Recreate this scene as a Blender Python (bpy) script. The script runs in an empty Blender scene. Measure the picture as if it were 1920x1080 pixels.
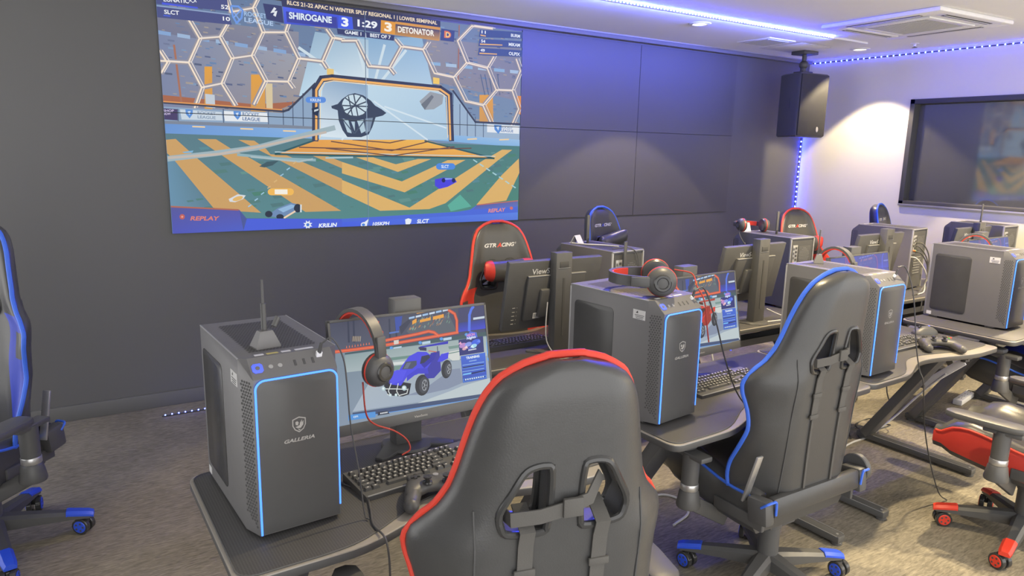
import bpy, bmesh, math, random
from mathutils import Vector, Matrix, Euler
from mathutils.geometry import tessellate_polygon

SC = bpy.context.scene
COL = SC.collection
R = math.radians
random.seed(7)

# ------------------------------------------------------------------ camera
cam_d = bpy.data.cameras.new('camera')
cam_d.sensor_width = 36.0
cam_d.lens = 24.92
cam_d.clip_start = 0.02
cam = bpy.data.objects.new('camera', cam_d)
COL.objects.link(cam)
right = Vector((0.84502116, -0.53432284, 0.02093679))
down = Vector((-0.08450564, -0.17210087, -0.98144796))
fwd = Vector((0.5280133, 0.82757501, -0.19058216))
m = Matrix.Identity(4)
for i in range(3):
    m[i][0] = right[i]; m[i][1] = -down[i]; m[i][2] = -fwd[i]
m[2][3] = 1.75
cam.matrix_world = m
SC.camera = cam

# ------------------------------------------------------------------ world, exposure
w = bpy.data.worlds.new('world'); SC.world = w
w.use_nodes = True
bg = w.node_tree.nodes['Background']
bg.inputs[0].default_value = (1.0, 0.985, 0.97, 1)
bg.inputs[1].default_value = 2.6
vs = SC.view_settings
vs.view_transform = 'Standard'; vs.look = 'None'; vs.exposure = 0.0; vs.gamma = 1.0; vs.use_curve_mapping = False

# ------------------------------------------------------------------ lights of the room
def light(name, kind, loc, energy, color, **k):
    d = bpy.data.lights.new(name, kind); d.energy = energy; d.color = color
    o = bpy.data.objects.new(name, d); COL.objects.link(o); o.location = loc
    if 'aim' in k: o.rotation_euler = Vector(k.pop('aim')).to_track_quat('-Z', 'Y').to_euler()
    for a, v in k.items(): setattr(d, a, v)
    return o
WARM = (1.0, 0.80, 0.47)
CEIL = 2.77
# downlights: x, y, power
DOWN = [(4.41, 4.22, 90), (6.58, 4.22, 125), (4.41, 2.05, 400), (6.58, 2.05, 420), (4.41, -0.12, 420), (6.58, -0.12, 460), (2.24, 2.05, 180), (2.24, -0.12, 40)]
for x, y, p in DOWN:
    light('downlight_lamp', 'SPOT', (x, y, CEIL - 0.03), p, WARM, aim=(0, 0, -1), spot_size=R(94), spot_blend=0.12, shadow_soft_size=0.035)
# unseen blue area lamp added behind the ceiling rail to tint the wall
_d = bpy.data.lights.new('rail_back_fill', 'AREA'); _d.shape = 'RECTANGLE'; _d.size = 3.2; _d.size_y = 0.02; _d.energy = 29; _d.spread = R(85); _d.color = (0.10, 0.14, 1.0)
_o = bpy.data.objects.new('rail_back_fill', _d); COL.objects.link(_o); _o.location = (4.25, 3.98, 2.752); _o.rotation_euler = Vector((0, 1, -.16)).to_track_quat('-Z', 'Y').to_euler()

# ------------------------------------------------------------------ materials
def srgb(h):
    h = h.lstrip('#')
    v = [int(h[i:i + 2], 16) / 255 for i in (0, 2, 4)]
    return tuple(c / 12.92 if c <= 0.04045 else ((c + 0.055) / 1.055) ** 2.4 for c in v)
MATS = {}
def mat(name, base, rough=0.5, metal=0.0, spec=0.5, var=0.06, scale=30.0, bump=0.0, bscale=200.0, emit=None, estr=0.0, coat=0.0):
    """A procedural surface: the colour and the gloss wander a little with a noise, some have a fine bump."""
    mt = bpy.data.materials.new(name); mt.use_nodes = True
    nt = mt.node_tree; N = nt.nodes; L = nt.links
    p = N['Principled BSDF']
    p.inputs['Metallic'].default_value = metal
    p.inputs['Specular IOR Level'].default_value = spec
    p.inputs['Coat Weight'].default_value = coat
    tc = N.new('ShaderNodeTexCoord'); nz = N.new('ShaderNodeTexNoise')
    nz.inputs['Scale'].default_value = scale; nz.inputs['Detail'].default_value = 3
    L.new(tc.outputs['Object'], nz.inputs['Vector'])
    mx = N.new('ShaderNodeMix'); mx.data_type = 'RGBA'
    b = srgb(base) if isinstance(base, str) else base
    mx.inputs[6].default_value = tuple(c * (1 - var) for c in b) + (1,)
    mx.inputs[7].default_value = tuple(min(1, c * (1 + var)) for c in b) + (1,)
    L.new(nz.outputs['Fac'], mx.inputs[0]); L.new(mx.outputs[2], p.inputs['Base Color'])
    mr = N.new('ShaderNodeMapRange'); mr.inputs[3].default_value = max(0.02, rough - 0.05); mr.inputs[4].default_value = min(1, rough + 0.05)
    L.new(nz.outputs['Fac'], mr.inputs[0]); L.new(mr.outputs[0], p.inputs['Roughness'])
    if bump:
        n2 = N.new('ShaderNodeTexNoise'); n2.inputs['Scale'].default_value = bscale
        L.new(tc.outputs['Object'], n2.inputs['Vector'])
        bp = N.new('ShaderNodeBump'); bp.inputs['Strength'].default_value = bump; bp.inputs['Distance'].default_value = 0.002
        L.new(n2.outputs['Fac'], bp.inputs['Height']); L.new(bp.outputs[0], p.inputs['Normal'])
    if emit is not None:
        e = srgb(emit) if isinstance(emit, str) else emit
        p.inputs['Emission Color'].default_value = e + (1,); p.inputs['Emission Strength'].default_value = estr
    MATS[name] = mt
    return mt
BLK = 0.078
def g(v, t=(1, 1, 1)): return tuple(v * c for c in t)
mat('leather', g(0.062), 0.33, spec=0.5, bump=0.15, bscale=260)
mat('leather_red', '#c03a30', 0.45, bump=0.15, bscale=260)
mat('leather_blue', '#2c3fae', 0.45, bump=0.15, bscale=260)
mat('piping_red', '#d8402f', 0.5)
mat('piping_blue', '#3f6ee0', 0.5)
mat('plastic', g(0.085), 0.45)
mat('plastic_gloss', g(0.045), 0.14)
mat('metal_black', g(0.088), 0.4)
mat('metal_silver', g(0.55), 0.35, metal=0.8)
mat('chrome', g(0.8), 0.15, metal=1.0)
mat('webbing', g(0.085, (1.05, 1, 0.92)), 0.8, bump=0.3, bscale=500)
mat('accent_red', '#d8402f', 0.4)
mat('accent_blue', '#2f55d8', 0.4)
mat('case', g(0.165, (1, 0.985, 1.0)), 0.45, metal=0.25, spec=0.5, var=0.03)
mat('case_dark', g(0.075), 0.6)
mat('case_front', g(0.085), 0.3, spec=0.4, var=0.03)
mat('smoked_glass', g(0.08), 0.04, spec=1.0, var=0.05, scale=9)
MATS['smoked_glass'].node_tree.nodes['Principled BSDF'].inputs['IOR'].default_value = 2.1
mat('tinted_side', g(0.062), 0.22, spec=0.35, var=0.15, scale=9)
mat('led_tube', '#3a6cff', 0.4, emit=(0.06, 0.22, 1.0), estr=2.0)
mat('led_dot', '#c8dcff', 0.4, emit=(0.022, 0.040, 1.0), estr=1700.0)
mat('led_dot_soft', '#c8dcff', 0.4, emit=(0.022, 0.040, 1.0), estr=140.0)
mat('led_dot_dim', '#c8dcff', 0.4, emit=(0.022, 0.04, 1.0), estr=220.0)
mat('led_dot_floor', '#c8dcff', 0.4, emit=(0.05, 0.08, 1.0), estr=40.0)
mat('led_button', '#4a5ce8', 0.4, emit=(0.08, 0.12, 0.8), estr=0.8)
mat('lamp_disc', '#fff2d8', 0.4, emit=(1.0, 0.92, 0.74), estr=4.0)
mat('white_print', g(0.62), 0.6)
mat('grey_print', g(0.36, (1, 0.97, 0.92)), 0.6)
mat('red_print', '#d8402f', 0.6)
mat('dark_print', g(0.07), 0.7)
mat('sticker', g(0.62), 0.7)
mat('sticker_yellow', '#b8ac6a', 0.7)
mat('desk_top', g(0.27, (1.0, 0.92, 0.80)), 0.30, spec=0.6, bump=0.05, bscale=300)  # beige glare of the glossy laminate is put into the base colour
mat('desk_mat', g(0.088), 0.62, bump=0.25, bscale=420)
mat('desk_edge', g(0.075), 0.5)
mat('cable_black', g(0.07), 0.5)
mat('cable_red', '#a83a30', 0.5)
mat('cable_white', g(0.5), 0.5)
mat('white_plastic', g(0.80), 0.45)
mat('ceiling_white', g(0.86), 0.9, bump=0.05, bscale=60, var=0.02, scale=3)
mat('wall_white', (0.74, 0.72, 0.63), 0.85, bump=0.08, bscale=120, var=0.03, scale=2)
mat('wall_dark', g(0.118), 0.6, var=0.04, scale=2)
mat('panel_glass', g(0.098), 0.42, spec=0.5, var=0.03, scale=4)
mat('trim_grey', g(0.16), 0.5)
mat('trim_silver', g(0.4), 0.35, metal=0.4)
mat('vent_grey', g(0.42), 0.7)
mat('slot_dark', g(0.068), 0.7)
mat('foam', g(0.08), 0.9, bump=0.5, bscale=300)
mat('grille', g(0.03), 0.6, bump=0.6, bscale=500)
mat('orange_port', '#c87a4a', 0.5)
mat('green_port', '#5a8a70', 0.5)
mat('button_green', '#4a9a5a', 0.35); mat('button_yellow', '#c8a040', 0.35)

def floor_mat():
    mt = bpy.data.materials.new('carpet_tan'); mt.use_nodes = True
    nt = mt.node_tree; N = nt.nodes; L = nt.links; p = N['Principled BSDF']
    p.inputs['Roughness'].default_value = 0.8; p.inputs['Specular IOR Level'].default_value = 0.25
    tc = N.new('ShaderNodeTexCoord')
    def streak(rot, sx, sy, sc):
        mp = N.new('ShaderNodeMapping'); mp.inputs['Rotation'].default_value = (0, 0, R(rot)); mp.inputs['Scale'].default_value = (sx, sy, 1)
        L.new(tc.outputs['Object'], mp.inputs['Vector'])
        n = N.new('ShaderNodeTexNoise'); n.inputs['Scale'].default_value = sc; n.inputs['Detail'].default_value = 5; n.inputs['Distortion'].default_value = 0.6
        L.new(mp.outputs[0], n.inputs['Vector']); return n.outputs['Fac']
    a = streak(24, 5, 26, 4.5); b = streak(-58, 4, 24, 4.0); c = streak(80, 1, 1, 2.2)
    mx = N.new('ShaderNodeMath'); mx.operation = 'MAXIMUM'; L.new(a, mx.inputs[0]); L.new(b, mx.inputs[1])
    ad = N.new('ShaderNodeMath'); ad.operation = 'MULTIPLY_ADD'; L.new(c, ad.inputs[0]); ad.inputs[1].default_value = 0.35; L.new(mx.outputs[0], ad.inputs[2])
    cr = N.new('ShaderNodeValToRGB'); L.new(ad.outputs[0], cr.inputs[0])
    cr.color_ramp.elements[0].position = 0.55; cr.color_ramp.elements[0].color = (0.135, 0.121, 0.098, 1)
    cr.color_ramp.elements[1].position = 0.95; cr.color_ramp.elements[1].color = (0.31, 0.28, 0.22, 1)
    L.new(cr.outputs[0], p.inputs['Base Color'])
    bp = N.new('ShaderNodeBump'); bp.inputs['Strength'].default_value = 0.3; bp.inputs['Distance'].default_value = 0.004
    L.new(ad.outputs[0], bp.inputs['Height']); L.new(bp.outputs[0], p.inputs['Normal'])
    MATS['carpet'] = mt
floor_mat()
def carbon_mat():
    mt = bpy.data.materials.new('carbon'); mt.use_nodes = True
    nt = mt.node_tree; N = nt.nodes; L = nt.links; p = N['Principled BSDF']
    p.inputs['Roughness'].default_value = 0.5
    tc = N.new('ShaderNodeTexCoord')
    mp = N.new('ShaderNodeMapping'); mp.inputs['Rotation'].default_value = (0, 0, R(45)); L.new(tc.outputs['Object'], mp.inputs['Vector'])
    ck = N.new('ShaderNodeTexChecker'); ck.inputs['Scale'].default_value = 190
    ck.inputs['Color1'].default_value = (0.050, 0.049, 0.050, 1); ck.inputs['Color2'].default_value = (0.076, 0.074, 0.074, 1)
    L.new(mp.outputs[0], ck.inputs['Vector']); L.new(ck.outputs[0], p.inputs['Base Color'])
    MATS['carbon'] = mt
carbon_mat()
def screen_mat():
    mt = bpy.data.materials.new('lit_display'); mt.use_nodes = True
    nt = mt.node_tree; N = nt.nodes; L = nt.links; p = N['Principled BSDF']
    p.inputs['Base Color'].default_value = (0.01, 0.01, 0.012, 1); p.inputs['Roughness'].default_value = 0.5; p.inputs['Specular IOR Level'].default_value = 0.15
    at = N.new('ShaderNodeVertexColor'); at.layer_name = 'Col'
    L.new(at.outputs[0], p.inputs['Emission Color']); p.inputs['Emission Strength'].default_value = 0.97
    MATS['lit_display'] = mt
screen_mat()

# ------------------------------------------------------------------ mesh builder
class MB:
    def __init__(self): self.v = []; self.f = []; self.mi = []; self.M = Matrix.Identity(4)
    def raw(self, vs, fs, k=0, M=None):
        n = len(self.v); M = self.M if M is None else self.M @ M
        self.v += [tuple(M @ Vector(p)) for p in vs]
        self.f += [tuple(i + n for i in q) for q in fs]; self.mi += [k] * len(fs); return self
    def bm(self, b, k=0, M=None):
        b.verts.index_update()
        self.raw([v.co[:] for v in b.verts], [[v.index for v in q.verts] for q in b.faces], k, M); b.free(); return self
    def box(self, c, s, bev=0.0, k=0, rot=None, seg=2):
        b = bmesh.new(); bmesh.ops.create_cube(b, size=1)
        for v in b.verts: v.co = Vector((v.co.x * s[0], v.co.y * s[1], v.co.z * s[2]))
        if bev: bmesh.ops.bevel(b, geom=b.edges[:], offset=min(bev, min(s) * 0.49), segments=seg, affect='EDGES', profile=0.5)
        M = Matrix.Translation(c)
        if rot: M = M @ Euler([R(a) for a in rot]).to_matrix().to_4x4()
        return self.bm(b, k, M)
    def bar(self, a, b_, sx, sy, bev=0.0, k=0, up=(0, 0, 1)):
        a = Vector(a); b_ = Vector(b_); d = b_ - a
        z = d.normalized(); u = Vector(up)
        x = u.cross(z)
        if x.length < 1e-4: x = Vector((1, 0, 0)).cross(z)
        x.normalize(); y = z.cross(x)
        b = bmesh.new(); bmesh.ops.create_cube(b, size=1)
        for v in b.verts: v.co = Vector((v.co.x * sx, v.co.y * sy, v.co.z * d.length))
        if bev: bmesh.ops.bevel(b, geom=b.edges[:], offset=min(bev, min(sx, sy) * 0.49), segments=2, affect='EDGES', profile=0.5)
        mm = Matrix((x, y, z)).transposed().to_4x4(); mm.translation = (a + b_) / 2
        return self.bm(b, k, mm)
    def lathe(self, prof, n=24, k=0, M=None, cap=True):
        vs = []; fs = []
        for r, z in prof:
            for i in range(n):
                t = 2 * math.pi * i / n; vs.append((r * math.cos(t), r * math.sin(t), z))
        for j in range(len(prof) - 1):
            for i in range(n):
                fs.append((j * n + i, j * n + (i + 1) % n, (j + 1) * n + (i + 1) % n, (j + 1) * n + i))
        if cap and prof[0][0] > 1e-5: fs.append(tuple(range(n))[::-1])
        if cap and prof[-1][0] > 1e-5: fs.append(tuple((len(prof) - 1) * n + i for i in range(n)))
        return self.raw(vs, fs, k, M)
    def cyl(self, a, b, r, r2=None, n=20, k=0):
        a = Vector(a); b = Vector(b); d = b - a
        M = Matrix.Translation(a) @ d.to_track_quat('Z', 'Y').to_matrix().to_4x4()
        r2 = r if r2 is None else r2
        e = min(r, r2, d.length) * 0.12
        return self.lathe([(0, 0), (r - e, 0), (r, e), (r2, d.length - e), (r2 - e, d.length), (0, d.length)], n, k, M)
    def tube(self, pts, r, n=8, k=0, smooth=True, closed=False, sub=6, flat=1.0):
        P = [Vector(p) for p in pts]
        if smooth and len(P) > 2:
            Q = []; m_ = len(P)
            rng = range(m_ if closed else m_ - 1)
            for i in rng:
                p0 = P[(i - 1) % m_] if closed or i > 0 else P[i] * 2 - P[i + 1]
                p1 = P[i]; p2 = P[(i + 1) % m_]
                p3 = P[(i + 2) % m_] if closed or i + 2 < m_ else P[i + 1] * 2 - P[i]
                for j in range(sub):
                    t = j / sub
                    Q.append(0.5 * ((2 * p1) + (p2 - p0) * t + (2 * p0 - 5 * p1 + 4 * p2 - p3) * t * t + (3 * p1 - p0 - 3 * p2 + p3) * t ** 3))
            if not closed: Q.append(P[-1])
            P = Q
        m_ = len(P); vs = []; fs = []; nrm = None
        for i in range(m_):
            if closed: tg = P[(i + 1) % m_] - P[i - 1]
            else: tg = P[min(i + 1, m_ - 1)] - P[max(i - 1, 0)]
            if tg.length < 1e-9: tg = Vector((0, 0, 1))
            tg.normalize()
            if nrm is None:
                nrm = tg.orthogonal().normalized()
                if flat != 1.0:
                    nrm = Vector((0, 0, 1)) - tg * tg.z
                    nrm = nrm.normalized() if nrm.length > 1e-3 else tg.orthogonal().normalized()
            nrm = (nrm - tg * nrm.dot(tg)).normalized(); bn = tg.cross(nrm)
            for j in range(n):
                t = 2 * math.pi * j / n
                vs.append(P[i] + nrm * (math.cos(t) * r) + bn * (math.sin(t) * r * flat))
        for i in range(m_ if closed else m_ - 1):
            for j in range(n):
                fs.append((i * n + j, i * n + (j + 1) % n, ((i + 1) % m_) * n + (j + 1) % n, ((i + 1) % m_) * n + j))
        if not closed:
            fs.append(tuple(range(n))[::-1]); fs.append(tuple((m_ - 1) * n + j for j in range(n)))
        return self.raw(vs, fs, k)
    def prism(self, pts, z0, z1, k=0, M=None, bev=0.0):
        """An outline in x, y pushed from z0 to z1, its rim rounded by bev."""
        b = bmesh.new()
        vv = [b.verts.new((x, y, z0)) for x, y in pts]
        f = b.faces.new(vv)
        r_ = bmesh.ops.extrude_face_region(b, geom=[f])
        for e in r_['geom']:
            if isinstance(e, bmesh.types.BMVert): e.co.z = z1
        bmesh.ops.recalc_face_normals(b, faces=b.faces[:])
        if bev:
            ed = [e for e in b.edges if abs(e.verts[0].co.z - e.verts[1].co.z) < 1e-6]
            bmesh.ops.bevel(b, geom=ed, offset=bev, segments=2, affect='EDGES', profile=0.5)
        ng = [q for q in b.faces if len(q.verts) > 4]
        bmesh.ops.triangulate(b, faces=ng)
        return self.bm(b, k, M)
    def loft(self, rings, k=0, cap=True):
        n = len(rings[0]); vs = [p for r_ in rings for p in r_]; fs = []
        for i in range(len(rings) - 1):
            for j in range(n): fs.append((i * n + j, i * n + (j + 1) % n, (i + 1) * n + (j + 1) % n, (i + 1) * n + j))
        if cap: fs.append(tuple(range(n))[::-1]); fs.append(tuple((len(rings) - 1) * n + j for j in range(n)))
        return self.raw(vs, fs, k)
    def ball(self, c, r, k=0, n=16, rot=None):
        b = bmesh.new(); bmesh.ops.create_uvsphere(b, u_segments=n, v_segments=max(8, n // 2 + 2), radius=1)
        r = (r, r, r) if not hasattr(r, '__len__') else r
        M = Matrix.Translation(c)
        if rot: M = M @ Euler([R(a) for a in rot]).to_matrix().to_4x4()
        return self.bm(b, k, M @ Matrix.Diagonal((r[0], r[1], r[2], 1)))
    def text(self, s, w, h, M, k=0, shear=0.0, bold=0.02, depth=0.0006):
        """Letters fitted to a width (or None) and a cap height, in the plane of M, centred on it."""
        vs, fs, bw = glyphs(s, shear, bold)
        sx = (w / bw) if w else h
        self.raw([((x - bw / 2) * sx, y * h, z * depth) for x, y, z in vs], fs, k, M); return self
    def build(self, name, mats, parent=None, ang=35, smooth=True):
        me = bpy.data.meshes.new(name)
        me.from_pydata(self.v, [], self.f)
        if isinstance(mats, str): mats = [mats]
        for q in mats: me.materials.append(MATS[q])
        me.polygons.foreach_set('material_index', self.mi)
        me.polygons.foreach_set('use_smooth', [smooth] * len(self.f))
        b = bmesh.new(); b.from_mesh(me); bmesh.ops.recalc_face_normals(b, faces=b.faces[:]) if len(self.f) < 60000 else None; b.to_mesh(me); b.free()
        me.update()
        if smooth: me.set_sharp_from_angle(angle=R(ang))
        o = bpy.data.objects.new(name, me); COL.objects.link(o)
        if parent: o.parent = parent
        return o
_G = {}
def glyphs(s, shear=0.0, bold=0.02):
    """Font outlines as (verts, faces, width), scaled to a cap height of 1, with a thickness of 1."""
    key = (s, shear, bold)
    if key in _G: return _G[key]
    c = bpy.data.curves.new('t', 'FONT'); c.body = s; c.size = 1.0; c.shear = shear; c.offset = bold; c.resolution_u = 3
    o = bpy.data.objects.new('t', c); COL.objects.link(o)
    dg = bpy.context.evaluated_depsgraph_get()
    me = bpy.data.meshes.new_from_object(o.evaluated_get(dg))
    vs = [v.co[:] for v in me.vertices]; fs = [tuple(p.vertices) for p in me.polygons]
    bpy.data.objects.remove(o); bpy.data.curves.remove(c); bpy.data.meshes.remove(me)
    if not vs: vs = [(0, 0, 0), (1, 0, 0), (0, 1, 0)]; fs = [(0, 1, 2)]
    x0 = min(v[0] for v in vs); x1 = max(v[0] for v in vs); cap = 0.73 + 2 * bold
    vs = [((v[0] - x0) / cap, (v[1] + bold) / cap, 0.0) for v in vs]
    _G[key] = (vs, fs, (x1 - x0) / cap)
    return _G[key]
def tag(o, label=None, cat=None, group=None, kind=None):
    for k, v in (('label', label), ('category', cat), ('group', group), ('kind', kind)):
        if v: o[k] = v
    return o
def thing(name, label, cat, loc=(0, 0, 0), rz=0, group=None):
    o = bpy.data.objects.new(name, None); COL.objects.link(o)
    o.empty_display_size = 0.1
    o.location = loc; o.rotation_euler = (0, 0, R(rz))
    return tag(o, label, cat, group)
def copy_tree(o, parent=None):
    c = o.copy(); COL.objects.link(c)
    if parent: c.parent = parent
    for ch in list(o.children): copy_tree(ch, c)
    return c
def again(src, loc, rz, label, group=None):
    o = copy_tree(src); o.location = loc; o.rotation_euler = (0, 0, R(rz)); o['label'] = label
    if group: o['group'] = group
    return o
def smooth01(t): t = max(0.0, min(1.0, t)); return t * t * (3 - 2 * t)
def lerp_tab(tab, z):
    if z <= tab[0][0]: return tab[0][1]
    for (a, x), (b, y) in zip(tab, tab[1:]):
        if z <= b:
            return x + (y - x) * (z - a) / (b - a)
    return tab[-1][1]
def soft_tab(tab, z, s=0.012): return sum(lerp_tab(tab, z + d * s) * w_ for d, w_ in ((-1, .25), (0, .5), (1, .25)))

# ------------------------------------------------------------------ flat pictures for the displays
def picture(name, items, parent, org, ex, ey, nrm, clip=None, tint=None, step=0.000012, gain=1.0, keep=None):
    """The picture a display shows: flat coloured shapes, each a hair in front of the one before, one mesh."""
    V = []; F = []; C = []
    def clip_poly(P):
        if clip is None: return P
        for ax, lim, sg in ((0, clip[0], 1), (0, clip[1], -1), (1, clip[2], 1), (1, clip[3], -1)):
            Q = []
            for i in range(len(P)):
                a = P[i - 1]; b = P[i]; da = sg * (a[0][ax] - lim); db = sg * (b[0][ax] - lim)
                if (da >= 0) != (db >= 0):
                    t = da / (da - db)
                    Q.append((tuple(a[0][j] + (b[0][j] - a[0][j]) * t for j in (0, 1)), tuple(a[1][j] + (b[1][j] - a[1][j]) * t for j in range(3))))
                if db >= 0: Q.append(b)
            P = Q
            if not P: return P
        return P
    def put(P, lay):
        P = clip_poly(P)
        if len(P) < 3: return
        n = len(V)
        for (a, b), c in P:
            V.append(Vector(org) + Vector(ex) * a + Vector(ey) * b + Vector(nrm) * (lay * step)); C.append(c)
        F.append(tuple(range(n, n + len(P))))
    def colr(h):
        c = srgb(h)
        if tint: c = tint(c)
        return tuple(x * gain for x in c)
    for lay, it in enumerate(items):
        if keep and not keep(lay): continue
        kd = it[0]
        if kd == 'g':
            cs = [colr(h) for h in it[1]]; P = it[2]; n = 6
            def bl(A, u, v): return tuple((A[0][j] * (1 - u) + A[1][j] * u) * (1 - v) + (A[3][j] * (1 - u) + A[2][j] * u) * v for j in range(len(A[0])))
            for i in range(n):
                for j in range(n):
                    q = [(i / n, j / n), ((i + 1) / n, j / n), ((i + 1) / n, (j + 1) / n), (i / n, (j + 1) / n)]
                    put([(bl(P, u, v), bl(cs, u, v)) for u, v in q], lay)
        elif kd == 'p':
            c = colr(it[1]); P = it[2]
            for t in tessellate_polygon([[Vector((x, y, 0)) for x, y in P]]): put([(P[i], c) for i in t], lay)
        elif kd == 'l':
            c = colr(it[1]); hw = it[2] / 2; P = [Vector(p) for p in it[3]]
            for a, b in zip(P, P[1:]):
                d = (b - a)
                if d.length < 1e-6: continue
                d.normalize(); nn = Vector((-d.y, d.x)) * hw; e = d * hw * 0.5
                put([((p.x, p.y), c) for p in (a - e + nn, a - e - nn, b + e - nn, b + e + nn)], lay)
        elif kd == 't':
            _, h, s, A, B, cap, sh, bold = it
            vs, fs, bw = glyphs(s, sh, bold); c = colr(h)
            A = Vector(A); B = Vector(B); d = B - A; L_ = d.length; d.normalize(); u = Vector((-d.y, d.x))
            for q in fs:
                put([(tuple(A + d * (vs[i][0] * L_ / bw) + u * (vs[i][1] * cap)), c) for i in q], lay)
    me = bpy.data.meshes.new(name); me.from_pydata(V, [], F)
    at = me.color_attributes.new('Col', 'FLOAT_COLOR', 'POINT')
    at.data.foreach_set('color', [x for c in C for x in (*c, 1.0)])
    me.materials.append(MATS['lit_display'])
    n0 = Vector(ex).cross(Vector(ey))
    if n0.dot(Vector(nrm)) < 0: me.flip_normals()
    o = bpy.data.objects.new(name, me); COL.objects.link(o)
    if parent: o.parent = parent
    return o

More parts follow.
